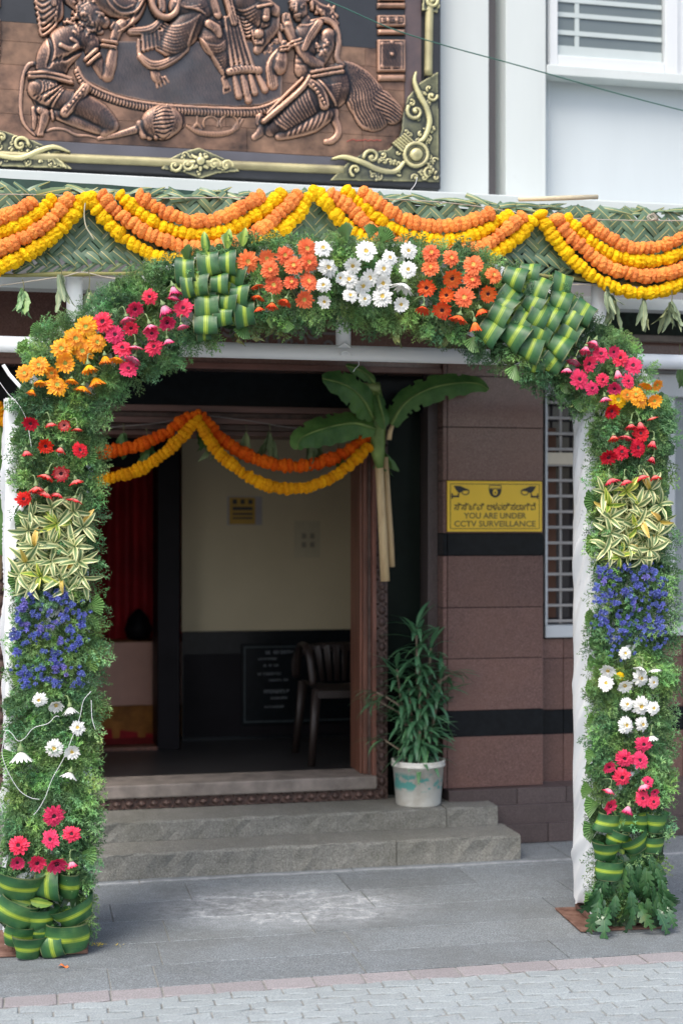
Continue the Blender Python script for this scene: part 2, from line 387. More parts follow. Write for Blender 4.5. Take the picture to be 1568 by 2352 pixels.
# upper window
WT = 7.0
w1 = bx('window', S(1258, WT), S(1258, WT)+.012, WT, WT+.06, zz(168, 1300, WT), 5.2, m_alu)
def frame_part(name, x0, x1, y0, y1, t, th, parent, mat=m_alu, bevel=.003):
    return bx(name, S(x0, t), S(x1, t), t, t+th, W.Z((x0+x1)/2, y1, t), W.Z((x0+x1)/2, y0, t) if y0 is not None else 5.2, mat, bevel, parent)
s0, s1 = S(1260, WT), S(1555, WT); zb = zz(162, 1400, WT)
bx('frame', s0, s0+.045, WT-.01, WT+.06, zb, 5.2, m_alu, .004, w1)
bx('frame', s1-.075, s1, WT-.01, WT+.06, zb, 5.2, m_alu, .004, w1)
bx('frame', s0+.045, s1-.075, WT-.01, WT+.06, zb, zb+.06, m_alu, .004, w1)
bx('sill', s0-.03, s1+.6, WT-.05, WT+.06, zb-.06, zb-.008, m_white, .004, w1)
bx('frame', s1+.004, s1+.06, WT+.01, WT+.06, zb-.004, 5.2, m_alu, .004, w1)
m_glass = M('window_glass_green', (.13, .16, .165), .06, .1, 1.5)
bx('pane', s0+.045, s1-.075, WT+.03, WT+.036, zb+.06, 5.2, m_glass, 0, w1)
bx('pane', s1+.06, s1+.8, WT+.03, WT+.036, zb+.02, 5.2, m_glass, 0, w1)
m_bar = M('window_bar_paint', (.44, .50, .50), .6, .05, 4)
for py in (-30, 4, 38, 79, 120): bx('bar', s0+.05, s1-.08, WT+.022, WT+.0295, zz(py, 1400, WT)-.012, zz(py, 1400, WT)+.012, m_bar, 0, w1)
for px in (1328,): bx('bar', S(px, WT)-.012, S(px, WT)+.012, WT+.024, WT+.0292, zb+.06, 5.2, m_bar, 0, w1)
bx('bar', s0+.05, s1-.08, WT+.02, WT+.0297, zb+.062, zb+.12, m_bar, 0, w1)
# tiled pillar and walls of the ground floor
T1 = 7.0; pl, pr = S(1027, T1), S(1247, T1)
def tiles(s_edges, z_edges, t, mats, depth=.02, gap=.0018, name='granite_tile', seed=3):
    r = random.Random(seed)
    for zi in range(len(z_edges)-1):
        for si in range(len(s_edges)-1):
            a, b_, c, d = s_edges[si], s_edges[si+1], z_edges[zi+1], z_edges[zi]
            mt = mats[zi] if isinstance(mats, (list, tuple)) else mats
            o = bx(name, a+gap, b_-gap, t+r.uniform(0, .0015), t+depth, c+gap, d-gap, mt, .0012)
zp = [zz(y, 1130, T1) for y in (700, 740, 865, 982, 1105, 1225, 1276, 1395, 1512, 1631, 1690, 1808)]
mt = [m_maroon]*4+[m_maroon, m_black, m_maroon, m_maroon, m_maroon, m_black, m_maroon]
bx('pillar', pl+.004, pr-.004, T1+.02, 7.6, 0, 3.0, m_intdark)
tiles([pl, pr], zp, T1, mt)
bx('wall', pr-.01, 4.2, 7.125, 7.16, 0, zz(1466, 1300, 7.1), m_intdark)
# pillar's left return (tiles seen edge-on) 
rr = MB()
for i in range(len(zp)-1):
    bx('granite_tile', pl-.022, pl-.002, T1+.002, T1+.26, zp[i+1]+.002, zp[i]-.002, mt[i], .0012)
# wall right of the pillar under the window
T2 = 7.1; zr = [zz(y, 1290, T2) for y in (1466, 1512, 1630, 1685, 1806)]
tiles([pr, S(1293, T2), S(1400, T2), S(1480, T2), S(1568, T2), S(1680, T2), S(1790, T2)], zr, T2, [m_maroon, m_maroon, m_black, m_maroon], seed=8)
# plinth courses
tiles([S(1030, 6.94), S(1187, 6.94), S(1300, 6.94), S(1450, 6.94), S(1620, 6.94), S(1780, 6.94)], [zz(1808, 1250, 6.94), zz(1845, 1250, 6.94)], 6.94, m_maroon_d, depth=.2, seed=9, name='plinth_stone')
tiles([S(1130, 6.91), S(1400, 6.91), S(1600, 6.91), S(1780, 6.91)], [zz(1846, 1250, 6.91), zz(1890, 1250, 6.91)], 6.91, m_maroon_d, depth=.2, seed=10, name='plinth_stone')
tiles([S(1130, 6.88), S(1258, 6.88), S(1420, 6.88), S(1600, 6.88), S(1780, 6.88)], [zz(1891, 1250, 6.88), 0.], 6.88, m_maroon_d, depth=.2, seed=12, name='plinth_stone')
# ground floor window at the right
w2t = 7.08; wx0, wx1 = S(1250, w2t), S(1700, w2t); wz0, wz1 = zz(1464, 1290, w2t), zz(893, 1290, w2t)
w2 = bx('window', wx0, wx1, w2t+.12, w2t+.14, wz0, wz1, M('window_dark_glass', (.035, .032, .035), .08, .3, 3))
for z0, z1, tt in ((wz0, wz0+.065, w2t-.01), (wz1-.03, wz1+.09, w2t-.01)): bx('frame', wx0, wx1, tt, w2t+.1, z0, z1, m_alu, .004, w2)
for x0, x1 in ((1250, 1256), (1530, 1548), (1400, 1412)): bx('frame', S(x0, w2t), S(x1, w2t), w2t-.008, w2t+.1, wz0+.066, wz1-.031, m_alu, .003, w2)
z = zz(1427, 1290, w2t); k = 0
m_grille = M('grille_paint', (.36, .34, .32), .5, .08, 8)
dzb = zz(1391, 1290, w2t)-z
while z < wz1-.04:
    wide = zz(1068, 1290, w2t) < z < zz(1036, 1290, w2t)
    bx('grille_bar', S(1257, w2t), S(1399, w2t), w2t+.03, w2t+.045, z-.0075, z+.0075, m_grille, .002, w2); z += dzb
bx('grille_rail', S(1257, w2t), S(1399, w2t), w2t+.022, w2t+.05, zz(1066, 1290, w2t), zz(1039, 1290, w2t), M('grille_rail_cream', (.62, .55, .42), .5, .05, 8), .002, w2)
for px in (1294, 1340, 1380): bx('grille_bar', S(px, w2t)-.007, S(px, w2t)+.007, w2t+.046, w2t+.056, wz0+.066, wz1-.031, m_grille, .002, w2)
bx('curtain', S(1270, w2t), S(1290, w2t), w2t+.09, w2t+.11, wz0+.1, wz1-.2, M('brown_curtain', (.14, .07, .045), .9, .2, 5), 0, w2)
m_blind = M('blind_grey', (.27, .30, .31), .4, .12, 3)
bx('pane', S(1549, w2t), S(1690, w2t), w2t+.04, w2t+.05, wz0+.066, wz1-.031, m_blind, 0, w2)
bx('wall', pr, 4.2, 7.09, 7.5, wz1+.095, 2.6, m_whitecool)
bx('fascia', S(1335, 6.98), 3.4, 6.98, 7.08, zz(846, 1450, 6.98), zz(772, 1450, 6.98), m_maroon, .002)
bx('dark_panel', S(1335, 6.97), 3.4, 6.96, 7.08, zz(771, 1450, 6.97), 2.74, M('mottled_dark_green', (.012, .028, .02), .6, .8, 26))  # mottled dark green panel above the maroon fascia
bx('ledge_pipe', S(1335, 6.9), 3.4, 6.9, 6.95, zz(782, 1450, 6.9), zz(768, 1450, 6.9), m_silldust, .004)
# fascia and black recess over and beside the door
FT = 7.03
fz0 = zz(848, 600, FT)
bx('fascia', -3.0, pl-.025, FT, FT+.3, fz0, 2.75, m_maroon)
bx('fascia_trim', -3.0, pr, FT-.012, FT-.001, fz0-.004, zz(836, 600, FT), M('fascia_edge', (.16, .075, .06), .25, .2, 8), .003)
bx('fascia', pl-.02, pr, FT-.025, FT-.0125, zz(835, 1130, FT), zz(640, 1130, FT), m_maroon, .002)
m_letter = M('carved_letter_grey', (.17, .15, .145), .6, .2, 20)
lt = text_mesh('ನಿಧಂವಿನ', .16, m_letter, .003, spacing=1.12)
p = W.at(628, 778, FT-.006); bd.inst('lettering', lt, p, rot=(PI/2, 0, 0), sc=(1, 1, 1))
RT = 7.26
bx('recess_panel', S(890, RT), pl-.02, RT, RT+.05, .2, fz0+.05, M('black_granite_green_cast', (.006, .012, .009), .25, .4, 3, spec=.15))  # black granite; its green reflection is put into the base colour
bx('transom_panel', -3.0, S(1003, RT), RT-.07, RT-.001, zz(940, 600, RT-.07), fz0+.05, m_blackboard)
bx('dark_jamb', pl-.075, pl-.024, T1+.1, T1+.25, .22, fz0, m_maroon_d)
# carved door frame
DT = 7.08; d0, d1 = S(20, DT), S(865, DT); dz1 = zz(1000, 600, 7.1); dz0 = zz(1842, 600, DT)
def carved(name, a, b_, c, d, t, horizontal, n, seed, parent=None):
    """A run of relief carving: a bed with rows of raised lozenges and beads, one mesh."""
    r = random.Random(seed); o = bx(name, a, b_, t+.012, t+.07, c, d, m_carve, .002, parent)
    L = (b_-a) if horizontal else (d-c); w_ = (d-c) if horizontal else (b_-a); step = L/n
    mb = MB(); u8 = 8
    for i in range(n):
        cc = (i+.5)*step
        for q, (off, rad) in enumerate(((0, .36), (-.36, .13), (.36, .13))):
            sq = cc if q == 0 else cc+step*.5
            cs = (a+sq, (c+d)/2+off*w_) if horizontal else ((a+b_)/2+off*w_, c+sq)
            ru = min(step*.48, w_*rad*1.2) if q == 0 else w_*rad; rv = w_*rad
            if not horizontal: ru, rv = rv, ru
            vs = [(cs[0], t-.008, cs[1])]; 
            for ring, (kk, tt) in enumerate(((.55, -.003), (1., .013))):
                for j in range(u8):
                    an = 2*PI*j/u8+(.39 if ring else 0); wb = 1+.25*math.cos(4*an)
                    vs.append((cs[0]+ru*kk*wb*math.cos(an), t+tt, cs[1]+rv*kk*wb*math.sin(an)))
            fs = [(0, 1+j, 1+(j+1) % u8) for j in range(u8)]+[(1+j, 9+j, 9+(j+1) % u8, 1+(j+1) % u8) for j in range(u8)]
            mb.add(vs, fs)
    bd.part('carving', mb, m_carve, parent=o, smooth=False, kind='stuff'); return o
fr_r = carved('door_frame', d1, d1+.06, .2125, dz1+.02, DT, False, 30, 1)
fr_l = carved('door_frame', d0-.075, d0, .2125, dz1+.02, DT, False, 30, 2)
carved('door_sill_carving', d0, d1, .2135, .2135+.055, DT, True, 30, 3)
bx('door_sill', d0, d1, DT-.012, DT+.25, .2695, zz(1790, 600, 7.1), m_silldust, .008)
# jambs with mouldings
zs0 = zz(1790, 600, 7.1)+.001
for i, (a, dep, mt_) in enumerate(((0, 0, m_wood), (.022, .03, m_carve), (.036, .05, m_wood), (.058, .075, m_wood))):
    bx('door_jamb', d1-.001-a-(.022 if i == 0 else .014 if i == 1 else .022 if i == 2 else .012), d1-.001-a, DT+dep, DT+.3, zs0, dz1+.03, mt_, .003)
    bx('door_jamb', d0+.001+a, d0+.001+a+(.022 if i == 0 else .014 if i == 1 else .022 if i == 2 else .012), DT+dep, DT+.3, zs0, dz1+.03, mt_, .003)
for i, (y0, y1, dep, mt_) in enumerate(((935, 950, -.01, m_wood_h), (950, 962, .02, m_carve), (962, 976, .0, m_wood_h), (976, 990, .03, m_carve), (990, 1002, .05, m_wood_h))):
    bx('lintel', d0-.075, d1+.06, DT+dep-.012, DT+.3, zz(y1, 600, 7.1)+.0, zz(y0, 600, 7.1)-.001, mt_, .003)
# interior room
FZ = .3; BT = 8.75
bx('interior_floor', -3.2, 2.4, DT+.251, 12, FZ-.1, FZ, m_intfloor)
bx('ceiling', -3.2, 2.4, DT+.301, 12, 2.75, 2.85, m_ceil)
bx('interior_wall', 2.3, 2.4, DT+.3, 12, FZ, 2.75, m_cream)
bx('interior_wall', -3.2, -3.1, DT+.3, 12, FZ, 2.75, m_cream)
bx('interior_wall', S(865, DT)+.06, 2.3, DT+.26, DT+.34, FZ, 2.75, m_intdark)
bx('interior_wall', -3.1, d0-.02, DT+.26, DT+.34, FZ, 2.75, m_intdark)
c0 = S(418, BT); 
bx('interior_wall', c0, 2.3, BT, BT+.1, zz(1448, 600, BT), 2.75, m_cream)
bx('dado', c0, 2.3, BT-.012, BT+.1, FZ, zz(1448, 600, BT)-.001, m_black)
bx('dado_tile', c0+.01, S(555, BT), BT-.02, BT-.0125, FZ+.02, zz(1500, 600, BT), m_intdark, .002)
bx('dado_tile', S(557, BT), 2.2, BT-.02, BT-.0125, FZ+.02, zz(1665, 600, BT), m_intdark, .002)
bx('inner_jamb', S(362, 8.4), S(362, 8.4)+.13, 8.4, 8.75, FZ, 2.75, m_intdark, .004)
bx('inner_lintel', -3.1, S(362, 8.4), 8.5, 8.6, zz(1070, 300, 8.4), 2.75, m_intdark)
bx('inner_jamb', S(150, 8.6), S(222, 8.6), 8.6, 8.66, FZ, zz(1075, 200, 8.5), M('brown_panel', (.13, .045, .025), .5, .3, 4), .004)
bx('threshold', -3.1, S(362, 8.4), 8.4, 8.5, FZ, FZ+.02, m_wood, .003)
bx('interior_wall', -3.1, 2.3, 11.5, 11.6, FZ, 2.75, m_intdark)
# whatever carries the roof behind
bx('wall', -3.3, 4.2, 12, 12.1, 0, 5.2, m_white)
bx('side_wall', 4.2, 4.3, 7.12, 12.1, 0, 5.2, m_white)
bx('side_wall', -3.3, -3.2, 7.0, 12.1, 0, 5.2, m_white)
bx('wall', -3.2, d0-.08, 7.06, 7.38, 0, 2.75, m_maroon_d)
bx('roof', -3.3, 4.3, 7.12, 12.1, 5.2, 5.3, m_white)
# inner room
def wavy(s0, s1, t, z0, z1, amp, n, mb=None):
    mb = mb or MB(); N = n*8
    return mb.grid(lambda u, v: (s0+(s1-s0)*u, t+amp*math.sin(u*n*2*PI)+.3*amp*math.sin(u*n*5.1+1), z0+(z1-z0)*v), N, 2)
CT = 9.25
solo('red_curtain', 'dark red curtain hanging behind the stage inside the left inner doorway', 'curtain', wavy(S(60, CT), S(420, CT), CT, FZ+.3, 2.6, .03, 9), m_redcurt, W, (S(240, CT), CT, FZ+.3), smooth=True)
tb = Thing('stage', 'low stage with a pinkish skirt and ochre drapes inside the inner doorway', 'stage', W, (S(250, 9.0), 9.0, FZ))
zt = W.Z(300, 1475, 8.92)
tb.part('skirt', wavy(S(40, 8.92), S(420, 8.92), 8.92, W.Z(300, 1620, 8.92), zt, .008, 6), m_pink, smooth=True)
tb.part('top', MB().box(S(40, 8.92), S(420, 8.92), 8.93, 9.2, zt-.06, zt), m_ochre, bevel=.01)
tb.part('swag', MB().grid(lambda u, v: (S(40, 8.90)+(S(420, 8.90)-S(40, 8.90))*u, 8.89+.01*math.sin(u*40), W.Z(300, 1625+50*u, 8.90)-(.13+.05*math.sin(u*11))*v), 60, 5), m_ochre, smooth=True)
tb.part('backdrop', MB().box(S(40, 8.92), S(420, 8.92), 8.94, 8.96, FZ, W.Z(300, 1622, 8.92)), m_ochre)
cp = MB(); a = W.at(100, 1650, 8.7)
cp.add([(S(20, 8.62), 8.62, FZ+.006), (S(362, 8.62), 8.62, FZ+.006), (S(362, 8.62)+.1, 8.88, FZ+.006), (S(20, 8.62), 8.88, FZ+.006), (S(20, 8.62), 8.885, FZ+.16), (S(362, 8.62)+.1, 8.885, FZ+.01)], [(0, 1, 2, 3), (3, 2, 5, 4)])
solo('carpet', 'red carpet running up to the stage inside the inner doorway', 'carpet', cp, m_redcarpet, W, (S(250, 8.8), 8.8, FZ))
hb = MB(); hb.lathe([(0, .0), (.07, .01), (.09, .07), (.06, .15), (.02, .19), (.0, .2)], 14, (S(318, 9.1), 9.1, zt))
solo('draped_bundle', 'dark rounded bundle on the stage before the red curtain', 'bundle', hb, m_intdark, W, (S(318, 9.1), 9.1, zt), smooth=True)
# ------------------------------------------------------------------ pipe canopy frame
PT = 5.78
pc = Thing('pipe_canopy', 'white painted steel pipe canopy frame with flaking paint in front of the entrance', 'canopy', W, W.at(788, 805, PT))
def P3(x, y, t): return Vector(W.at(x, y, t))
def pipe(name, pts, r, n=20): 
    return pc.part(name, MB().tube(pts, r, n), m_pipe, smooth=True)
zr_ = W.Z(784, 811, PT); R_ = .0325
sL, sR = S(-160, PT), S(1740, PT)
pipe('rail', [(sL, PT, zr_), (0, PT, zr_), (sR, PT, zr_)], R_)
pipe('rail', [(sL, PT, zr_+.46), (0, PT, zr_+.46), (sR, PT, zr_+.46)], .03)
for px in (172, 788, 1374):
    s = S(px, PT); pipe('post', [(s, PT, zr_+.02), (s, PT, zr_+.45)], R_ if px != 788 else .0315)
    wd = MB(); r0 = random.Random(px)      # weld bead round the joint
    ring = [(s+.034*math.cos(a), PT+.034*math.sin(a), zr_+.031*(1-.75*abs(math.cos(a)))+.004*r0.random()+.004) for a in np.linspace(0, 2*PI, 25)]
    wd.tube(ring, [.0035+.002*r0.random() for _ in ring], 6, cap=False); pc.part('weld', wd, m_pipe, smooth=True)
hk = MB(); hk.tube([(S(778, PT), PT-.034, zr_-.012), (S(783, PT), PT-.044, zr_+.002), (S(790, PT), PT-.046, zr_+.004), (S(798, PT), PT-.042, zr_-.004), (S(802, PT), PT-.034, zr_-.014)], .0035, 6); pc.part('hook', hk, m_pipe, smooth=True)
for px in (-60, 370, 980, 1560):
    s = S(px, PT); pipe('cross_pipe', [(s, PT, zr_+.46), (s, 6.48, zr_+.47)], .02)

# ------------------------------------------------------------------ coconut leaf mats
def leafmat(name, lo, hi, rib, axis, halfw, rough=.45, var=.1):
    """Leaflet: green blade with a pale midrib along local x."""
    m, n, l, b = nodes_of(name)
    tc = n.new('ShaderNodeTexCoord').outputs['Object']; oi = n.new('ShaderNodeObjectInfo').outputs['Random']
    sp = n.new('ShaderNodeSeparateXYZ'); l.new(tc, sp.inputs[0])
    d = math_(n, l, 'ABSOLUTE', sp.outputs[axis]); line = math_(n, l, 'LESS_THAN', d, halfw)
    g = n.new('ShaderNodeNewGeometry').outputs['Position']
    st = noise(n, l, scaled(n, l, tc, (30, 900, 30) if axis == 1 else (900, 30, 30)), 1, 3)
    c = ramp(n, l, oi, [(0, lo), (.55, hi), (.8, tuple((a+b_)/2 for a, b_ in zip(lo, hi))), (1, (hi[0]*1.35, hi[1]*1.1, hi[2]*.75))])
    c = mix(n, l, math_(n, l, 'MULTIPLY', st, .5), c, tuple(x*1.5 for x in hi))
    dry = ramp(n, l, noise(n, l, g, 14, 5, .7), [(.6, (0, 0, 0)), (.78, (1, 1, 1))])
    c = mix(n, l, math_(n, l, 'MULTIPLY', dry, .6), c, (.16, .16, .07))
    c = mix(n, l, line, c, rib)
    l.new(c, b.inputs['Base Color']); b.inputs['Roughness'].default_value = rough
    bump(n, l, b, st, .15, .001); return m
m_strip = leafmat('coconut_leaflet', (.045, .095, .055), (.10, .17, .10), (.48, .42, .15), 1, .0013, .38)
m_ribm = M('coconut_rib', (.36, .30, .10), .5, .35, 9, .2, 40, hue=(.22, .24, .08))
m_straw = M('dry_leaf_edge', (.38, .34, .18), .6, .3, 12, .2, 40)
def strip_mesh(L, w, bow, tip=0., twist=0.):
    """A leaflet segment lying along x, ridged on its midrib."""
    mb = MB(); n = 6; vs = []
    for i in range(n+1):
        u = i/n; x = (u-.5)*L; ww = w/2*(1 if u < .55 or not tip else max(.04, 1-(u-.55)/.45*tip))
        y = -bow*(1-(2*u-1)**2)
        for q, (v, dy) in enumerate(((-1, .0022), (-.45, .0006), (0, -.0004), (.45, .0006), (1, .0022))):
            a = twist*(u-.5); yy = v*ww
            vs.append((x, yy*math.cos(a), (y+dy)*-1+yy*math.sin(a)))
    fs = [(i*5+j, (i+1)*5+j, (i+1)*5+j+1, i*5+j+1) for i in range(n) for j in range(4)]
    mb.add(vs, fs); return mb.mesh('leaf_strip', m_strip, True)
w_ = .037
SM = [strip_mesh(w_*k, w_*.97, .0045) for k in (2.35, 2.3, 2.2)]
TM = [strip_mesh(w_*2.6, w_*1.05, .006, tip=1.), strip_mesh(w_*2.3, w_, .008, tip=1., twist=.4)]
LONG = [strip_mesh(w_*4.5, w_*.62, .012, tip=.8, twist=t) for t in (.6, 1.6, -1.1)]
# strip local z is outward (towards the street); rotate x-axis in the wall plane: rot=(90deg about x) then spin
def strip_rot(a, lean=0., yaw=0.):
    return (Matrix.Rotation(yaw, 3, 'Z') @ Matrix.Rotation(lean, 3, 'X') @ Matrix.Rotation(-a, 3, 'Y') @ Matrix.Rotation(PI/2, 3, 'X')).to_euler()
def mat_thing(idx, label, px0, px1, top, bot, t, seed):
    """top, bot: functions of px giving the photograph's line; woven from diagonal leaflets."""
    r = random.Random(seed); xm = (px0+px1)/2
    th = Thing('palm_leaf_mat', label, 'leaf mat', W, W.at(xm, bot(xm), t), group='woven coconut leaf mats along the canopy edge')
    s0, s1 = S(px0, t), S(px1, t); cnt = 0
    c45 = math.cos(PI/4); zlow = {}
    # diagonal cell grid: u along +45 deg, v along -45 deg
    zc = W.Z(xm, (top(xm)+bot(xm))/2, t); sc = (s0+s1)/2; N = int((s1-s0)/w_/1.2)+6
    def px_of(s, z):   # back to the surveyed line at this s
        X = s*W.c-t*W.sn; Y = s*W.sn+t*W.c
        return CX+FO*X/Y, HY-FO*(z-EYE)/Y
    for i in range(-N, N):
        for j in range(-N, N):
            ph = (i+j) % 4
            if ph in (1, 3): pass
            if ph == 0: a = PI/4; ci, cj = i+.5, j       # covers cells i,i+1 along u
            elif ph == 2: a = -PI/4; ci, cj = i, j+.5
            else: continue
            s = sc+(ci+cj)*w_*c45; z = zc+(ci-cj)*w_*c45
            if not (s0+.012 < s < s1-.012): continue
            X, Y = px_of(s, z)
            if Y < top(X)+4 or Y > bot(X)-30: continue
            cnt += 1
            th.inst('leaf_strip', r.choice(SM), (s+r.uniform(-.002, .002), t+r.uniform(-.003, .003)+(.0 if ph == 0 else .001), z+r.uniform(-.002, .002)), rot=strip_rot(a+r.uniform(-.06, .06), r.uniform(-.09, .09), r.uniform(-.08, .08)), sc=(r.uniform(.93, 1.06), r.uniform(.9, 1.05), 1))
    # selvedge: pointed tips that run from the stalk up into the weave
    s = s0+.02
    while s < s1-.02:
        X, _ = px_of(s, 2.6); zb_ = W.Z(X, bot(X), t)
        th.inst('leaf_strip', r.choice(SM), (s-.004, t+.002, zb_+.030), rot=strip_rot(.62+r.uniform(-.05, .05), 0.1, 0), sc=(1.0, .52, 1))
        th.inst('folded_tip', r.choice(TM), (s+.012, t-.006, zb_+.058), rot=strip_rot(-.72+r.uniform(-.06, .06), r.uniform(-.2, .1), 0), sc=(.95, .95, 1))
        s += w_*1.42
    # stalk along the foot
    pts = [W.at(px0+(px1-px0)*k/14, bot(px0+(px1-px0)*k/14)+r.uniform(-1, 1), t-.004) for k in range(15)]
    th.part('leaf_stalk', MB().tube(pts, [.0085+.002*math.sin(k) for k in range(15)], 8), m_ribm, smooth=True)
    # loose folded leaflets along the head
    s = s0+.02
    while s < s1-.02:
        X, _ = px_of(s, 2.9); zt_ = W.Z(X, top(X), t)
        for q in range(2):
            th.inst('leaf_strip', r.choice(LONG), (s+r.uniform(-.02, .02), t+.01+r.uniform(-.015, .03), zt_+r.uniform(-.012, .012)), rot=strip_rot(r.choice((.2, -.15, .45, -.5, .05))+r.uniform(-.15, .15), r.uniform(-.9, .2), r.uniform(-.3, .3)), sc=(r.uniform(.6, 1.05), r.uniform(.8, 1.3), 1))
        s += .055
    return th
def L_(pts):
    return lambda x: float(np.interp(x, [p[0] for p in pts], [p[1] for p in pts]))
top = L_([(-200, 440), (0, 440), (205, 444), (500, 450), (730, 447), (1000, 462), (1240, 480), (1400, 488), (1568, 490), (1800, 498)])
mt0 = mat_thing(0, 'woven green coconut leaf mat at the left end, above the bunch of fresh leaves', -150, 380, top, L_([(-200, 637), (0, 633), (205, 629), (380, 625)]), 5.69, 1)
mt1 = mat_thing(1, 'woven green coconut leaf mat in the middle, behind the top of the flower arch', 372, 960, top, L_([(372, 625), (640, 618), (960, 625)]), 5.70, 2)
mt2 = mat_thing(2, 'woven green coconut leaf mat right of the arch top, above the striped leaf loops', 950, 1310, top, L_([(950, 618), (1180, 626), (1310, 640)]), 5.69, 3)
mt3 = mat_thing(3, 'woven green coconut leaf mat at the right end with a knotted string on it', 1300, 1720, top, L_([(1300, 636), (1568, 668), (1720, 680)]), 5.70, 4)
# the roof of the pipe canopy: mats laid flat, seen edge-on, dark below
rf = MB(); ss0, ss1 = S(-160, 5.74), S(1740, 5.74)
rf.grid(lambda u, v: (ss0+(ss1-ss0)*u, 5.74+.72*v, 2.93-.06*u*1.0+.02*math.sin(u*30)+.015*v), 50, 4)
rf.grid(lambda u, v: (ss0+(ss1-ss0)*u, 5.74+.72*v, 2.915-.06*u*1.0+.02*math.sin(u*30)+.015*v), 50, 4)
solo('roof_matting', 'green leaf matting laid flat over the canopy pipes behind the hanging mats', 'roof matting', rf, M('roof_leaf', (.045, .09, .05), .6, .4, 40, .5, 60), W, (0, 6.1, 2.9))
bk = MB(); bk.grid(lambda u, v: (ss0+(ss1-ss0)*u, 5.742+.004*math.sin(u*90), W.Z(784, 612+22*u, 5.742)+(.30-.02*u)*v), 80, 3)
solo('canopy_backing', 'dark green netting hung right behind the woven leaf mats', 'netting', bk, M('dark_green_net', (.016, .05, .036), .7, .3, 20), W, (0, 5.742, 2.6))
# bamboo lath at the top right and a twig
lb = MB(); p0 = P3(1190, 458, 5.66); p1 = P3(1372, 452, 5.70); lb.tube([p0, p0.lerp(p1, .5), p1], [.009, .0105, .01], 8, flat=.5)
solo('bamboo_lath', 'pale bamboo lath lying on top of the leaf mats right of the arch', 'lath', lb, M('bamboo_pale', (.55, .48, .33), .5, .15, 20, stretch=(.5, 8, 8)), W, tuple(p0), smooth=True)

# ------------------------------------------------------------------ marigold garlands
def marigold_mat(name, lo, hi):
    m, n, l, b = nodes_of(name)
    tc = n.new('ShaderNodeTexCoord').outputs['Object']; oi = n.new('ShaderNodeObjectInfo').outputs['Random']
    f = noise(n, l, tc, 160, 2, .5)
    ad = n.new('ShaderNodeVectorMath'); ad.operation = 'ADD'; l.new(tc, ad.inputs[0]); 
    c = ramp(n, l, f, [(.3, lo), (.62, hi)])
    hs = n.new('ShaderNodeHueSaturation'); l.new(math_(n, l, 'MULTIPLY_ADD', oi, .22, .88), hs.inputs['Value']); l.new(math_(n, l, 'MULTIPLY_ADD', oi, .012, .494), hs.inputs['Hue'])
    l.new(c, hs.inputs['Color']); l.new(hs.outputs[0], b.inputs['Base Color']); b.inputs['Roughness'].default_value = .75
    b.inputs['Specular IOR Level'].default_value = .15
    return thin(m, None, .25)
m_my = marigold_mat('marigold_yellow', (.86, .44, .0), (.99, .68, .015))
m_mo = marigold_mat('marigold_orange', (.86, .22, .04), (.98, .40, .11))
m_mo2 = marigold_mat('marigold_deep_orange', (.75, .085, .003), (.88, .17, .01))
m_my2 = marigold_mat('marigold_amber', (.80, .30, .0), (.90, .43, .01))
def marigold_mesh(seed):
    """A ruffled pompom squeezed along its string (local z)."""
    r = np.random.default_rng(seed); bm = bmesh.new(); bmesh.ops.create_icosphere(bm, subdivisions=4, radius=1)
    bumps = r.normal(size=(150, 3)); bumps /= np.linalg.norm(bumps, axis=1)[:, None]
    ph = r.uniform(0, 6.28, 6)
    for v in bm.verts:
        p = np.array(v.co); d = bumps @ p; d = d.max()
        k = .80+.30*max(0, (d-.90)/.10)**.8+r.uniform(-.05, .05)+.04*math.sin(9*math.atan2(p[1], p[0])+seed)
        eq = 1-abs(p[2]); k *= .93+.07*eq
        v.co = Vector((p[0]*k, p[1]*k, p[2]*k*.74))
    me = bpy.data.meshes.new('marigold'); bm.to_mesh(me); bm.free(); me.materials.append(m_my); 
    me.polygons.foreach_set('use_smooth', [False]*len(me.polygons)); return me
MG = [marigold_mesh(s) for s in range(5)]
m_string = M('garland_thread', (.55, .50, .40), .8, .1, 20)
def garland(label, pts, mat, t, r0, group, dt=None, seed=0, name='marigold_garland', step=None, fr=W):
    r = random.Random(seed); mid = pts[len(pts)//2]
    world = [Vector(fr.at(x, y, t+(dt(x) if dt else 0))) for x, y in pts]
    th = Thing(name, label, 'garland', fr, tuple(world[len(world)//2]), group=group)
    path = interp_path(world, step or r0*.92)
    th.part('string', MB().tube(path[::2]+[path[-1]], .0012, 5, cap=False), m_string)
    for i, p in enumerate(path):
        d = (path[min(i+1, len(path)-1)]-path[max(i-1, 0)]).normalized()
        q = d.to_track_quat('Z', 'Y') @ Euler((r.uniform(-.4, .4), r.uniform(-.4, .4), r.uniform(0, 6.28))).to_quaternion()
        k = r0*r.uniform(.88, 1.12)
        th.inst('marigold', r.choice(MG), (p.x+r.uniform(-.002, .002), p.y+r.uniform(-.003, .003), p.z+r.uniform(-.003, .003)), rot=q.to_euler(), sc=(k*r.uniform(.9, 1.08), k, k*r.uniform(.75, 1.15)), mat=mat)
    return th
GR = 'marigold garlands swagged along the canopy'
ord_ = {'y0': ('lowest yellow marigold strand', m_my, .0), 'o1': ('lower orange marigold strand', m_mo, -.012), 'y2': ('upper yellow marigold strand', m_my, .002), 'o3': ('topmost orange marigold strand', m_mo, -.008)}
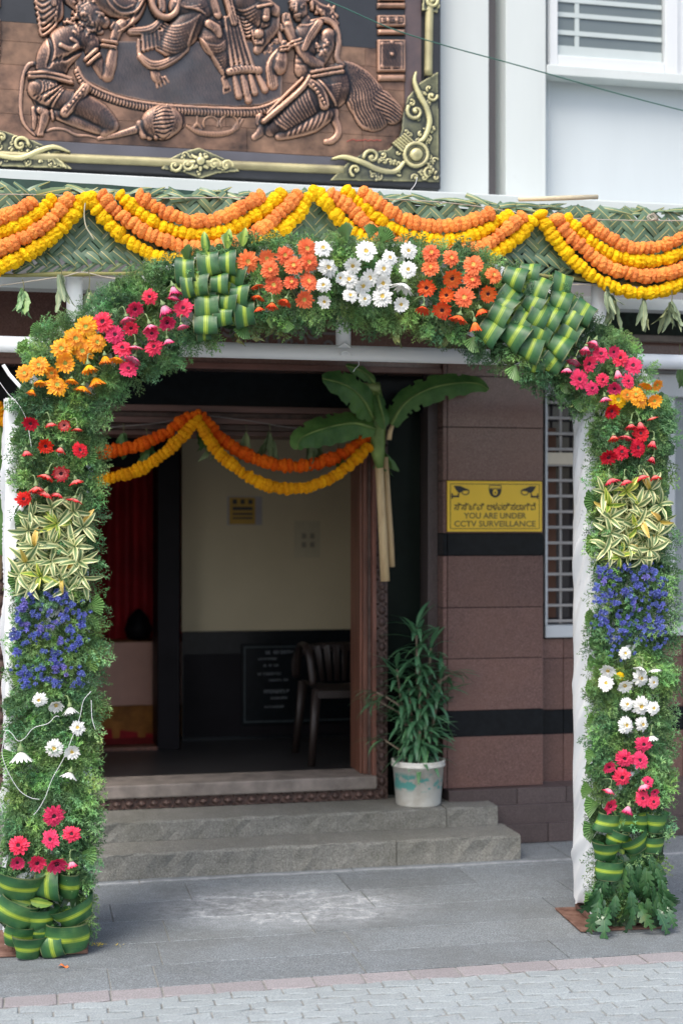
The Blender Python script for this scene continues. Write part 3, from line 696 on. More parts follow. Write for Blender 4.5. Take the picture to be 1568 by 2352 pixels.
SW = {
 'swag cut by the left photo edge': {
  'y0': [(-70, 640), (-30, 628), (0, 614), (50, 589), (100, 559), (140, 526), (170, 494), (187, 466), (206, 452)],
  'o1': [(-80, 598), (-40, 588), (0, 571), (50, 549), (100, 521), (135, 486), (162, 450)],
  'y2': [(-80, 552), (-40, 547), (0, 535), (50, 516), (90, 489), (127, 452)],
  'o3': [(-80, 514), (-40, 512), (0, 502), (40, 487), (84, 454)]},
 'swag left of the arch top': {
  'y0': [(210, 455), (222, 480), (240, 501), (280, 541), (330, 576), (375, 594), (430, 602), (500, 592), (545, 578), (587, 561), (630, 536), (675, 504), (700, 469), (724, 440)],
  'o1': [(236, 450), (260, 479), (300, 511), (350, 541), (400, 561), (450, 571), (500, 566), (550, 554), (600, 526), (650, 484), (690, 440)],
  'y2': [(277, 449), (310, 481), (350, 509), (400, 530), (450, 539), (500, 535), (550, 516), (600, 487), (650, 442)],
  'o3': [(322, 450), (360, 476), (400, 496), (440, 508), (485, 506), (530, 491), (570, 468), (604, 448)]},
 'swag right of the arch top': {
  'y0': [(732, 446), (755, 472), (775, 499), (814, 532), (870, 570), (930, 595), (1000, 606), (1060, 603), (1124, 586), (1159, 569), (1199, 536), (1226, 502)],
  'o1': [(758, 443), (799, 474), (829, 504), (854, 529), (900, 556), (960, 580), (1020, 584), (1074, 575), (1119, 559), (1159, 531), (1201, 496)],
  'y2': [(793, 440), (834, 474), (869, 504), (909, 529), (959, 546), (1009, 554), (1059, 549), (1109, 531), (1144, 509), (1173, 492)],
  'o3': [(832, 441), (874, 471), (914, 496), (959, 514), (1009, 519), (1059, 514), (1104, 499), (1136, 487)]},
 'right end swag over the dry leaves': {
  'y0': [(1240, 493), (1264, 534), (1299, 579), (1339, 619), (1384, 649), (1424, 664), (1474, 674), (1524, 666), (1568, 649), (1640, 596), (1700, 530)],
  'o1': [(1276, 500), (1304, 539), (1339, 571), (1379, 604), (1424, 624), (1474, 634), (1524, 629), (1568, 614), (1640, 566), (1685, 520)],
  'y2': [(1304, 504), (1334, 536), (1374, 569), (1419, 591), (1469, 600), (1519, 596), (1568, 579), (1620, 550), (1665, 515)],
  'o3': [(1344, 505), (1379, 534), (1419, 558), (1469, 571), (1519, 564), (1568, 544), (1640, 505)]}}
sd = 0
for sw, dd in SW.items():
    for k in ('y0', 'o1', 'y2', 'o3'):
        sd += 1; nm, mt_, off = ord_[k]
        garland(f'{nm} of the {sw}', dd[k], mt_, 5.645+off, .0275 if k != 'y0' else .028, GR, seed=sd)
# strings along the mats
def cord(name, label, pts, r, mat, cat='string', t=None, fr=W, step=.01, fuzz=0., group=None):
    path = interp_path([Vector(p) for p in pts], step); q = random.Random(len(pts))
    if fuzz: path = [p+Vector((q.uniform(-fuzz, fuzz), q.uniform(-fuzz, fuzz), q.uniform(-fuzz, fuzz))) for p in path]
    return solo(name, label, cat, MB().tube(path, r, 6), mat, fr, tuple(path[0]), smooth=True, group=group)
m_jute = M('jute_twine', (.42, .38, .31), .9, .2, 60)
cord('twine', 'jute twine stretched along the top of the woven mats behind the garlands', [W.at(x, y, 5.672) for x, y in ((-100, 446), (0, 446), (205, 450), (330, 455), (640, 452), (735, 450), (1030, 466), (1240, 496), (1400, 505), (1568, 507), (1750, 512))], .0022, m_jute, fuzz=.0006)
cord('twine', 'slack jute twine below the left mat from which leaf bunches hang', [W.at(x, y, 5.66) for x, y in ((-80, 662), (0, 656), (85, 644), (150, 634), (190, 625), (240, 636), (300, 642), (390, 640))], .0024, m_jute, fuzz=.0006)
cord('twine', 'jute twine below the right mat running in to the white post', [W.at(x, y, 5.66) for x, y in ((1200, 655), (1260, 657), (1310, 654), (1352, 655), (1400, 660))], .0022, m_jute, fuzz=.0006)
kn = MB(); rk = random.Random(3)
for q in range(5):
    c = Vector(W.at(1492+q*3, 500-rk.uniform(-3, 6), 5.662)); kn.tube([c+Vector((.014*math.cos(a+q), .007*math.sin(a), .012*math.sin(a+q*.7))) for a in np.linspace(0, 6.3, 16)], .0022, 5)
solo('twine_knot', 'grey knot of twine tied on the right hand leaf mat', 'knot', kn, m_jute, W, W.at(1498, 500, 5.662), smooth=True)
m_wire = M('white_thread', (.75, .76, .78), .5, .05, 10)

# ------------------------------------------------------------------ hanging leaf bunches
def leaf_mesh(name, L, w, droop, fold, curl, mats, n=8, wave=0., seed=0):
    """Lance-shaped leaf from the origin along +x, face +z, folded on its midrib."""
    r = random.Random(seed); mb = MB(); vs = []
    for i in range(n+1):
        u = i/n; ww = w/2*(math.sin(PI*min(1, u*.93+.05))**.75)*(1-.25*u)+.0005
        ang = -droop*u; x = L*(math.sin(droop*u)/droop if droop else u); z = -L*(1-math.cos(droop*u))/droop if droop else 0
        a = curl*u
        for v in (-1, -.5, 0, .5, 1):
            y = v*ww; zz_ = fold*abs(v)*ww+wave*math.sin(u*17+v*2+seed)*abs(v)*ww
            vs.append((x-zz_*math.sin(ang), y*math.cos(a)-zz_*math.sin(a), z+zz_*math.cos(a)+y*math.sin(a)))
    fs = [(i*5+j, (i+1)*5+j, (i+1)*5+j+1, i*5+j+1) for i in range(n) for j in range(4)]
    mb.add(vs, fs); return mb.mesh(name, mats, True)
m_mango = leafmat('wilted_mango_leaf', (.10, .15, .085), (.17, .22, .13), (.30, .33, .17), 1, .0009, .6)
m_mangog = leafmat('fresh_mango_leaf', (.07, .16, .06), (.13, .25, .10), (.30, .38, .16), 1, .0009, .5)
m_twig = M('twig', (.13, .13, .06), .8, .3, 30)
ML = [leaf_mesh('leaf', .135, .034, .5, .35, .6, m_mango, 9, .3, s) for s in range(3)]+[leaf_mesh('leaf', .15, .03, -.4, .8, -.9, m_mango, 9, .35, 5)]
MLG = [leaf_mesh('leaf', .11, .042, .6, .3, .4, m_mangog, 9, .3, s+9) for s in range(3)]
def down_rot(az, tilt, spin):
    """Leaf pointing down, opened outward by tilt towards azimuth az."""
    d = Vector((math.sin(tilt)*math.cos(az), math.sin(tilt)*math.sin(az), -math.cos(tilt)))
    return (d.to_track_quat('X', 'Z') @ Euler((spin, 0, 0)).to_quaternion()).to_euler()
def bunch(label, x, y, n, sc, t, seed, lib=ML, spread=.3, mat=None, stem=20, cat='leaf bunch', name='leaf_bunch', group='leaf bunches hung below the mats'):
    r = random.Random(seed); p = Vector(W.at(x, y, t)); th = Thing(name, label, cat, W, tuple(p), group=group)
    top_ = Vector(W.at(x+r.uniform(-2, 2), y-stem, t)); th.part('stem', MB().tube([top_, (top_+p)/2+Vector((.004, 0, 0)), p], .0022, 6), m_twig)
    for i in range(n):
        az = r.uniform(0, 6.28); q = p+Vector((r.uniform(-.008, .008), r.uniform(-.012, .012), r.uniform(-.012, .02)))
        th.inst('leaf', lib[i % len(lib)], q, rot=down_rot(az, r.uniform(.05, spread), r.uniform(0, 6.28)), sc=sc*r.uniform(.75, 1.1), mat=mat)
    return th
bunch('bunch of fresh green leaves hanging at the far left below the mat', 54, 672, 12, .95, 5.64, 1, MLG, .38, stem=30)
bunch('bunch of thin wilted leaves hanging left of the white post', 139, 640, 7, 1.05, 5.64, 2, ML, .2, stem=25)
bunch('curled wilted leaves hanging just right of the left white post', 205, 665, 5, .8, 5.64, 3, ML, .8, stem=45)
bunch('dry leaves spreading in front of the right white post', 1392, 668, 6, .85, 5.62, 4, ML, 1.1, stem=20)
bunch('long dry leaves hanging close by the right of the white post', 1408, 690, 4, .9, 5.64, 14, ML, .5, stem=30)
bunch('narrow bunch of dry leaves under the lowest point of the right swag', 1477, 690, 7, 1.0, 5.64, 5, ML, .16, stem=30)
bunch('wide bunch of dry leaves hanging at the right edge of the photo', 1540, 700, 11, 1.05, 5.62, 6, ML, .75, stem=35)
bunch('dark green leaves hanging behind the rail at the right edge', 1560, 850, 5, .9, 5.9, 7, MLG, .4, stem=60)
# ------------------------------------------------------------------ the flower arch
AT = A.t0; DEP = .28
Lc = A.ground(103, 2192)
ar = Thing('flower_arch', 'tall floral entrance arch on two white cloth columns covered in ferns, gerberas and leaf loops', 'flower arch', A, (A.at(784, 1215)[0], AT+DEP/2, 0))
def AP(x, y, off=0.): return Vector(A.at(x, y, AT-off))      # off: how far it stands out in front of the arch's face
m_satin, n_, l_, b_ = nodes_of('white_satin')
g_ = n_.new('ShaderNodeNewGeometry').outputs['Position']
l_.new(ramp(n_, l_, noise(n_, l_, g_, 5, 3), [(.3, (.74, .78, .80)), (.7, (.80, .83, .85))]), b_.inputs['Base Color'])
b_.inputs['Roughness'].default_value = .34; b_.inputs['Sheen Weight'].default_value = .15
m_rust = M('rusty_steel', (.13, .055, .035), .8, .4, 20, .4, 70, hue=(.22, .13, .10))
zc_ = A.Z(118, 915, AT)
cols = [(A.ground(14, 2192)[0], A.ground(190, 2192)[0], .045, 'L'), (A.at(1365, 1500)[0], A.at(1512, 1500)[0], .06, 'R')]
def cloth(s0, s1, z0, z1, seed):
    """Satin wound round a square column: diagonal pulled folds, frayed foot."""
    r = random.Random(seed); per = [(s0, AT), (s1, AT), (s1, AT+DEP), (s0, AT+DEP), (s0, AT)]
    nu, nv = 24, 150; mb = MB(); vs = []
    ph = [r.uniform(0, 6) for _ in range(4)]
    for j in range(nv+1):
        v = j/nv; z = z0+(z1-z0)*v
        for k in range(4):
            a, b = per[k], per[k+1]; nx, ny = (b[1]-a[1]), -(b[0]-a[0]); q = math.hypot(nx, ny); nx /= q; ny /= q
            for i in range(nu):
                u = i/nu; L = k+u
                c = 34*v*2-9.5*(k+u*(1+.5*v))+ph[0]+.9*math.sin(3.1*v*3+ph[1])
                e = (1-abs(2*u-1)**2.2)
                f = (.5+.5*math.sin(c*1.35))**7*.020+(.5+.5*math.sin(c*.83+2.2*u+ph[2]))**9*.018+(.5+.5*math.sin(c*2.9+3*u))**3*.0035
                f = f*e+.002*math.sin(40*v+ph[3])
                zz = z+(.012*math.sin(9*u+k)*(1-v)**20 if j == 0 else 0)
                vs.append((a[0]+(b[0]-a[0])*u+nx*f, a[1]+(b[1]-a[1])*u+ny*f, zz))
    n = 4*nu
    fs = [(j*n+i, j*n+(i+1) % n, (j+1)*n+(i+1) % n, (j+1)*n+i) for j in range(nv) for i in range(n)]
    mb.add(vs, fs); mb.add([(s0, AT, z1), (s1, AT, z1), (s1, AT+DEP, z1), (s0, AT+DEP, z1)], [(0, 1, 2, 3)])
    return mb
for s0, s1, zb_, tg in cols:
    ar.part('cloth_wrap', cloth(s0, s1, zb_, zc_ if tg == 'L' else zc_+.01, 3 if tg == 'L' else 8), m_satin, smooth=True)
    fb = MB()
    for s in (s0+.006, s1-.026):
        for t in (AT+.006, AT+DEP-.026): fb.box(s, s+.02, t, t+.02, .009, zb_+.3)
    for t in (AT+.006, AT+DEP-.026): fb.box(s0+.026, s1-.026, t+.001, t+.019, .012, .034)
    for s in (s0+.006, s1-.026): fb.box(s+.001, s+.019, AT+.026, AT+DEP-.026, .012, .034)
    ar.part('column_frame', fb, m_rust, kind='stuff', bevel=.002)
    ar.part('base_plate', MB().box(s0-.07, s1+.02, AT-.035, AT+DEP+.03, .0025, .010), m_rust, bevel=.0015)
# polylines of the arch (photograph's points on its face)
OUT = [(48, 925), (36, 870), (52, 800), (110, 740), (180, 705), (240, 660), (330, 606), (430, 575), (520, 556), (620, 543), (800, 532), (960, 545), (1100, 570), (1200, 608), (1290, 655), (1352, 715), (1440, 775), (1505, 850), (1540, 935)]
INN = [(232, 925), (262, 905), (300, 868), (370, 828), (430, 790), (520, 748), (620, 728), (700, 735), (800, 722), (940, 738), (1050, 765), (1130, 812), (1200, 842), (1290, 890), (1340, 935)]
def resamp(P, n):
    P = np.array(P, float); d = np.r_[0, np.cumsum(np.hypot(*np.diff(P, axis=0).T))]; q = np.linspace(0, d[-1], n)
    return np.c_[np.interp(q, d, P[:, 0]), np.interp(q, d, P[:, 1])]
NB = 46; oo = resamp(OUT, NB); ii = resamp(INN, NB)
fr = MB(); vs = []
for k in range(NB):
    c = (oo[k]+ii[k])/2; a = c+(oo[k]-c)*.80; b = c+(ii[k]-c)*.62
    pa, pb = AP(*a, -.02), AP(*b, -.02)
    vs += [pa, pb, pb+Vector((0, DEP-.05, 0)), pa+Vector((0, DEP-.05, 0))]
fr.add(vs, [(4*k+i, 4*k+(i+1) % 4, 4*k+4+(i+1) % 4, 4*k+4+i) for k in range(NB-1) for i in range(4)]+[(0, 1, 2, 3), (4*NB-4, 4*NB-3, 4*NB-2, 4*NB-1)])
ar.part('arch_band', fr, m_satin)
br = MB(); br.tube([AP(8, 838, -.1), AP(22, 860, -.1), AP(62, 905, -.1)], .008, 6); ar.part('brace', br, m_satin)
br = MB(); br.tube([AP(1262, 880, -.1), AP(1290, 905, -.1), AP(1320, 935, -.1)], .010, 4); ar.part('brace', br, m_satin)

# ---- asparagus fern: three sprig patterns, strewn in their thousands, joined per stretch of the arch
def fernmat():
    m, n, l, b = nodes_of('asparagus_fern')
    g = n.new('ShaderNodeNewGeometry'); P = g.outputs['Position']
    f = noise(n, l, P, 5.5, 4, .65); f2 = noise(n, l, P, 60, 2, .5)
    c = ramp(n, l, f, [(.28, (.085, .22, .105)), (.45, (.145, .32, .125)), (.58, (.26, .44, .13)), (.72, (.42, .54, .15))])
    c = mix(n, l, math_(n, l, 'MULTIPLY', f2, .5), c, (.27, .44, .25))
    at = n.new('ShaderNodeAttribute'); at.attribute_name = 'tint'
    c = mix(n, l, 1., c, at.outputs['Color'], 'MULTIPLY')
    l.new(c, b.inputs['Base Color']); b.inputs['Roughness'].default_value = .5; b.inputs['Specular IOR Level'].default_value = .3
    return thin(m, None, .3)
m_fern = fernmat()
m_fernstem = M('fern_stem', (.12, .19, .06), .6, .2, 20)
def sprig(seed, nb=15, L=1., needles=9, nl=1., nw=.0145):
    """Unit-length frond along +x, lying in xy, +z out: side shoots carrying whorls of needles."""
    r = np.random.default_rng(seed); V = []; Fc = []
    def tri(p, d, ln, w, up):
        d = d/np.linalg.norm(d); s = np.cross(d, up); q = np.linalg.norm(s); s = s/q if q > 1e-5 else np.array([0, 0, 1.])
        k = len(V); V.extend([p-s*w, p+s*w, p+d*ln]); Fc.append((k, k+1, k+2))
    def P(u): return np.array([u, .10*math.sin(u*2.6+seed)*u, .16*u*(1-u)-.12*u*u])
    for i in range(10):       # the stem itself, in short slivers
        p = P(i/10); q = P((i+1)/10); tri(p, q-p, np.linalg.norm(q-p)*1.3, .008, np.array([0, 0, 1.]))
    for b in range(nb):
        u = .10+.88*(b+.5)/nb; base = P(u); side = 1 if b % 2 else -1
        ang = r.uniform(.55, 1.05)*side; ln = (.34*(1-u)**.6+.10)*r.uniform(.8, 1.2)
        d = np.array([math.cos(ang), math.sin(ang), r.uniform(-.25, .45)])
        tri(base, d, ln, .005, np.array([0, 0, 1.]))
        m = max(2, int(ln/.085))
        for w in range(m):
            c = base+d*ln*(w+1)/m
            for q in range(needles//2+1):
                nd = r.normal(size=3); nd /= np.linalg.norm(nd); nd = nd*.9+d*.75
                tri(c, nd, r.uniform(.070, .12)*nl, nw, r.normal(size=3))
    return np.array(V), np.array(Fc)
SPR = [sprig(s) for s in range(5)]
SPR2 = [sprig(s+50, 11, 1., 12, 1.45, .021) for s in range(5)]
def rotmats(dirs, ups):
    x = dirs/np.linalg.norm(dirs, axis=1)[:, None]; z = ups-x*(ups*x).sum(1)[:, None]; z /= np.linalg.norm(z, axis=1)[:, None]
    y = np.cross(z, x); return np.stack([x, y, z], axis=2)
def strew(th, name, pts, dirs, ups, sizes, mat, tint, lib=SPR, label=None, uvs=None):
    VV = []; FF = []; TT = []; UU = []; k = 0; R = rotmats(dirs, ups); o = np.array(th.o)
    which = rng.integers(0, len(lib), len(pts))
    for w, (V, Fc) in enumerate(lib):
        sel = np.where(which == w)[0]
        if not len(sel): continue
        vv = np.einsum('nij,vj->nvi', R[sel], V)*sizes[sel][:, None, None]+pts[sel][:, None, :]-o
        ff = Fc[None]+(np.arange(len(sel))*len(V))[:, None, None]+k
        VV.append(vv.reshape(-1, 3)); FF.append(ff.reshape(-1, 3)); k += len(sel)*len(V)
        TT.append(np.repeat(tint[sel], len(V), axis=0)); UU.append(np.tile(uvs[w][Fc.ravel()], (len(sel), 1)) if uvs else None)
    V = np.concatenate(VV); Fc = np.concatenate(FF); T = np.concatenate(TT)
    me = npmesh(name, V, Fc, mat)
    ca = me.color_attributes.new('tint', 'FLOAT_COLOR', 'POINT')
    if len(me.vertices) == len(T): ca.data.foreach_set('color', np.c_[T, np.ones(len(T))].astype(np.float32).ravel())
    if uvs: me.uv_layers.new(name='UVMap').data.foreach_set('uv', np.concatenate(UU).astype(np.float32).ravel())
    o2 = link(name, me, th.root); tag(o2, label, None, None, 'stuff'); return o2
def pts_in(poly, n):
    P = np.array(poly, float); lo = P.min(0); hi = P.max(0); out = []
    while len(out) < n:
        q = rng.uniform(lo, hi, (n*3, 2)); x, y = q[:, 0], q[:, 1]; ins = np.zeros(len(q), bool)
        for (x1, y1), (x2, y2) in zip(P, np.roll(P, -1, 0)):
            c = ((y1 > y) != (y2 > y)) & (x < (x2-x1)*(y-y1)/(y2-y1+1e-9)+x1); ins ^= c
        out += list(q[ins])
    return np.array(out[:n])
FQ = []
def fern_field(*a, **k): FQ.append((a, k))
ZONES = [(45, 1150, 208, 1345, .16), (25, 1352, 205, 1580, .5), (1382, 1118, 1522, 1282, .16), (1368, 1290, 1528, 1495, .5), (0, 2000, 186, 2200, .12), (1366, 1868, 1508, 2010, .15), (1395, 1960, 1515, 2130, .25),
         (410, 590, 585, 765, .12), (1150, 625, 1335, 790, .12), (1100, 690, 1200, 800, .3), (1250, 640, 1340, 830, .4)]
def thin_out(q):
    keep = np.ones(len(q)); 
    for x0, y0, x1, y1, k in ZONES: keep[(q[:, 0] > x0) & (q[:, 0] < x1) & (q[:, 1] > y0) & (q[:, 1] < y1)] = k
    fl = np.array([(f[0], f[1], f[2]) for f in FL]); d = np.hypot(q[:, None, 0]-fl[None, :, 0], q[:, None, 1]-fl[None, :, 1])-fl[None, :, 2]
    keep = np.where(d.min(1) < 2, keep*.3, keep); return q[rng.random(len(q)) < keep]
def lay_ferns(name, poly, n, centre, seed, depth=(.0, .045), size=(.075, .125), down=.5, side=0., dark=.3):
    """Sprigs rooted over the polygon, leaning away from the centre line and hanging a little."""
    q = thin_out(pts_in(poly, n)); n = len(q); p3 = np.array([tuple(AP(x, y, 0)) for x, y in q])
    d2 = np.zeros((n, 3)); cc = centre(q)
    lx = rng.normal(0, .55, n)+cc[:, 0]; lz = rng.normal(0, .55, n)+cc[:, 1]-down
    d2[:, 0] = lx; d2[:, 2] = lz; d2[:, 1] = -rng.uniform(.0, .75, n)
    off = rng.uniform(depth[0], depth[1], n); p3[:, 1] -= off
    up = np.tile([0., -1., 0.3], (n, 1))+rng.normal(0, .35, (n, 3))
    sz = rng.uniform(size[0], size[1], n)
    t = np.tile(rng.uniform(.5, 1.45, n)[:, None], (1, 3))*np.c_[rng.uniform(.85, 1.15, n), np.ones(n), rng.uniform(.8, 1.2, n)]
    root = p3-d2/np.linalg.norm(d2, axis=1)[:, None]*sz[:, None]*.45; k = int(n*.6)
    t[:k] *= .72; root[k:, 1] -= .006; t[k:] *= 1.2  # inner sprigs darkened, outer ones brightened: depth shading put into the tint
    strew(ar, name, root[:k], d2[:k], up[:k], sz[:k], m_fern, t[:k]); return strew(ar, name, root[k:], d2[k:], up[k:], sz[k:], m_fern, t[k:], SPR2)
def col_poly(x0t, x1t, x0b, x1b, yt, yb): return [(x0t, yt), (x1t, yt), (x1b, yb), (x0b, yb)]
def away(cx, wd):
    def f(q):
        c = cx(q[:, 1]) if callable(cx) else cx
        u = (q[:, 0]-c)/wd; return np.c_[u*.9, np.zeros(len(q))]
    return f
# left column: cloth shows along its left edge
lcx = lambda y: np.interp(y, [915, 2000], [133, 108])
fern_field('fern_foliage', [(52, 915), (222, 915), (218, 1500), (203, 2010), (26, 2010), (48, 1300)], 1450, away(lcx, 90), 1)
fern_field('fern_foliage', [(15, 2000), (203, 2000), (203, 2165), (20, 2150)], 230, away(100, 90), 2, depth=(.0, .02), size=(.06, .1))
# right column
rcx = lambda y: np.interp(y, [915, 2100], [1448, 1445])
fern_field('fern_foliage', [(1362, 930), (1530, 930), (1532, 1500), (1515, 1900), (1358, 1900), (1362, 1400)], 1250, away(rcx, 90), 3)
fern_field('fern_foliage', [(1362, 1890), (1512, 1890), (1512, 2090), (1372, 2090)], 210, away(1440, 80), 4, depth=(.0, .025))
# arch band
band = [tuple(p) for p in oo]+[tuple(p) for p in ii[::-1]]
def radial(q):
    mid = (oo+ii)/2; d = ((q[:, None, :]-mid[None])**2).sum(2); k = d.argmin(1)
    v = (q-mid[k])/90.; return np.c_[v[:, 0]*.9, -v[:, 1]*.9]
bandi = [tuple((oo[k]+ii[k])/2+(oo[k]-(oo[k]+ii[k])/2)*.80) for k in range(NB)]+[tuple((oo[k]+ii[k])/2+(ii[k]-(oo[k]+ii[k])/2)*.86) for k in range(NB-1, -1, -1)]
fern_field('fern_foliage', bandi, 2000, radial, 5, depth=(-.02, .045), size=(.065, .105), down=.35)
# fringes hanging from the inner edge and behind, for depth
inner = [(x, y-12) for x, y in ii]+[(x, y+14) for x, y in ii[::-1]]
fern_field('fern_foliage', inner, 240, lambda q: np.zeros((len(q), 2)), 6, depth=(-.14, .03), size=(.06, .11), down=1.0)
outer = [(x, y+10) for x, y in oo[3:-1]]+[(x, y+34) for x, y in oo[3:-1][::-1]]
fern_field('fern_foliage', outer, 260, radial, 7, depth=(-.14, .03), size=(.05, .09), down=-.2)
# broad dark leaves laid under the ferns
def broad(seed):
    r = np.random.default_rng(seed); V = []; Fc = []; n = 7
    for i in range(n+1):
        u = i/n; w = .30*math.sin(PI*min(.97, u*.8+.15))
        for v in (-1, 0, 1): V.append((u, v*w, .05*abs(v)+.06*math.sin(u*5+seed)+.03*v*math.sin(9*u)))
    for i in range(n):
        for j in (0, 1):
            a = i*3+j; Fc += [(a, a+3, a+4), (a, a+4, a+1)]
    return np.array(V), np.array(Fc)
BR = [broad(s) for s in range(3)]
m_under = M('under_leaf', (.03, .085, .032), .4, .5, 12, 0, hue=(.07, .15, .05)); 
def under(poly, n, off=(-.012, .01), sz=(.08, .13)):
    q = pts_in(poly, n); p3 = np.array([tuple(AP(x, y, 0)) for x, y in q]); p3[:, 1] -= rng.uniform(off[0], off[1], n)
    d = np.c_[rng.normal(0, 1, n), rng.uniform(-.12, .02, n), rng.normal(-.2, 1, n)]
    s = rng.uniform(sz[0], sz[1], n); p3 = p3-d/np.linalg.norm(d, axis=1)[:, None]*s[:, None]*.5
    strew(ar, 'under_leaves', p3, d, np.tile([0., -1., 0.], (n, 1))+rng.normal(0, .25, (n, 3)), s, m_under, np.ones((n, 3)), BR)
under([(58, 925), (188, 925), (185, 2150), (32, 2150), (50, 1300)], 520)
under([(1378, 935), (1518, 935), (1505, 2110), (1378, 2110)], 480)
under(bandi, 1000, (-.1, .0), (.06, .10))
# fan-folded palm leaf pieces poking out along the edges
m_fan = leafmat('fan_palm_leaf', (.055, .14, .045), (.12, .24, .07), (.25, .36, .10), 1, .0009, .45)
def fan_mesh(seed):
    r = random.Random(seed); mb = MB(); n = 9; vs = [(0, 0, 0)]
    for i in range(2*n+1):
        a = (i/(2*n)-.5)*1.5; R2 = 1*(1 if i % 2 else .93)*(1-.12*abs(a))*r.uniform(.95, 1.04)
        vs.append((R2*math.cos(a), R2*math.sin(a), (.05 if i % 2 else -.05)+.12*math.cos(a*2)))
    mb.add(vs, [(0, i+1, i+2) for i in range(2*n)]); return mb.mesh('fan_leaf', m_fan)
FANS = [fan_mesh(s) for s in range(4)]
rf_ = random.Random(21)
fans = [(62, 968, 135), (55, 1010, 180), (200, 1050, 0), (52, 1190, 170), (45, 1330, 180), (215, 1392, 10), (205, 1520, 0), (48, 1560, 190), (38, 1625, 170), (205, 1700, 60), (30, 1740, 200), (195, 1870, 40), (22, 1940, 190), (196, 1965, -20), (208, 1435, 20),
        (1368, 1000, 200), (1362, 1150, 180), (1366, 1250, 190), (1360, 1420, 170), (1366, 1475, 200), (1362, 1520, 180), (1360, 1580, 185), (1362, 1655, 170), (1360, 1735, 185), (1358, 1765, 190), (1350, 1815, 175), (1362, 1850, 190), (1360, 1905, 200), (1358, 2070, 190), (1520, 1560, 10), (1524, 1180, 0), (1500, 1330, -30),
        (1298, 885, 250), (1330, 925, 235), (1040, 770, 240), (1085, 785, 250), (60, 800, 150), (90, 760, 160), (430, 590, 95), (480, 568, 90), (520, 560, 85), (560, 558, 80), (795, 540, 100), (850, 535, 80), (880, 545, 60), (1180, 850, 250), (620, 735, 265), (560, 755, 250), (660, 745, 280)]
for x, y, a in fans:
    p = AP(x, y, rf_.uniform(.02, .05)); s = rf_.uniform(.05, .08); an = math.radians(a)
    d = Vector((math.cos(an), -.15, math.sin(an))); q = d.to_track_quat('X', 'Z').to_matrix()
    e = (Matrix((d.normalized(), Vector((0, -1, 0)).cross(d).normalized(), Vector((0, -1, 0)))).transposed())
    ar.inst('fan_leaf', rf_.choice(FANS), p-d*s*.35, rot=e.to_euler(), sc=s)
# curled pale dry leaves under the arch
m_dryleaf = leafmat('dry_hanging_leaf', (.10, .14, .05), (.20, .24, .09), (.3, .34, .15), 1, .001, .6)
DRY = [leaf_mesh('dry_leaf', .09, .035, 1.2, .6, 1.8, m_dryleaf, 8, .7, s) for s in range(3)]
for x, y, n in ((915, 745, 5), (990, 745, 6), (600, 735, 4), (1020, 755, 2), (560, 750, 3), (1330, 915, 3), (640, 740, 3)):
    for k in range(n): ar.inst('dry_leaf', rf_.choice(DRY), AP(x+rf_.uniform(-14, 14), y+rf_.uniform(-10, 6), -.03+rf_.uniform(-.03, .03)), rot=down_rot(rf_.uniform(0, 6.28), rf_.uniform(.05, .5), rf_.uniform(0, 6)), sc=rf_.uniform(.7, 1.1))

# ---- gerberas
def petal_mat(name, stops, rough=.55):
    """Colour along the petal (object space radius): base -> tip."""
    m, n, l, b = nodes_of(name); uv = n.new('ShaderNodeUVMap').outputs[0]; sp = n.new('ShaderNodeSeparateXYZ'); l.new(uv, sp.inputs[0])
    c = ramp(n, l, sp.outputs[0], stops)
    st = noise(n, l, scaled(n, l, uv, (2, 60, 1)), 1, 2); c = mix(n, l, math_(n, l, 'MULTIPLY', st, .22), c, tuple(x*.72 for x in stops[-1][1]))
    oi = n.new('ShaderNodeObjectInfo').outputs['Random']; hs = n.new('ShaderNodeHueSaturation')
    l.new(math_(n, l, 'MULTIPLY_ADD', oi, .2, .9), hs.inputs['Value']); l.new(math_(n, l, 'MULTIPLY_ADD', oi, .016, .492), hs.inputs['Hue']); l.new(c, hs.inputs['Color'])
    l.new(hs.outputs[0], b.inputs['Base Color']); b.inputs['Roughness'].default_value = rough; b.inputs['Specular IOR Level'].default_value = .25
    return thin(m, None, .22)
PET = {
 'W': petal_mat('petal_white', [(0, (.72, .74, .60)), (.35, (.84, .86, .82)), (1, (.90, .91, .89))]),
 'P': petal_mat('petal_pink', [(0, (.85, .10, .22)), (.5, (.80, .035, .115)), (1, (.86, .07, .17))]),
 'Q': petal_mat('petal_pale_pink_back', [(0, (.80, .50, .58)), (.55, (.84, .36, .50)), (.85, (.72, .06, .18)), (1, (.55, .01, .07))]),
 'R': petal_mat('petal_red', [(0, (.50, .01, .02)), (.5, (.62, .01, .018)), (1, (.70, .015, .025))]),
 'T': petal_mat('petal_red_pale_back', [(0, (.85, .32, .28)), (.55, (.82, .24, .22)), (.82, (.62, .03, .04)), (1, (.5, .008, .015))]),
 'O': petal_mat('petal_orange', [(0, (.90, .24, .10)), (.5, (.92, .20, .07)), (1, (.93, .25, .09))]),
 'N': petal_mat('petal_orange_red', [(0, (.94, .42, .12)), (.4, (.92, .22, .05)), (1, (.78, .07, .02))]),
 'Y': petal_mat('petal_yellow_orange', [(0, (.95, .34, .06)), (.55, (.95, .38, .05)), (1, (.97, .50, .02))]),
 'U': petal_mat('petal_yellow_back', [(0, (.97, .58, .02)), (.5, (.97, .48, .01)), (1, (.92, .22, .03))]),
 'L': petal_mat('petal_lemon', [(0, (.95, .60, .01)), (1, (.97, .60, .01))])}
m_cdark = M('flower_eye_dark', (.05, .008, .015), .8, .5, 300, .5, 400)
m_cpale = M('flower_eye_yellow', (.55, .38, .08), .8, .35, 300, .5, 400)
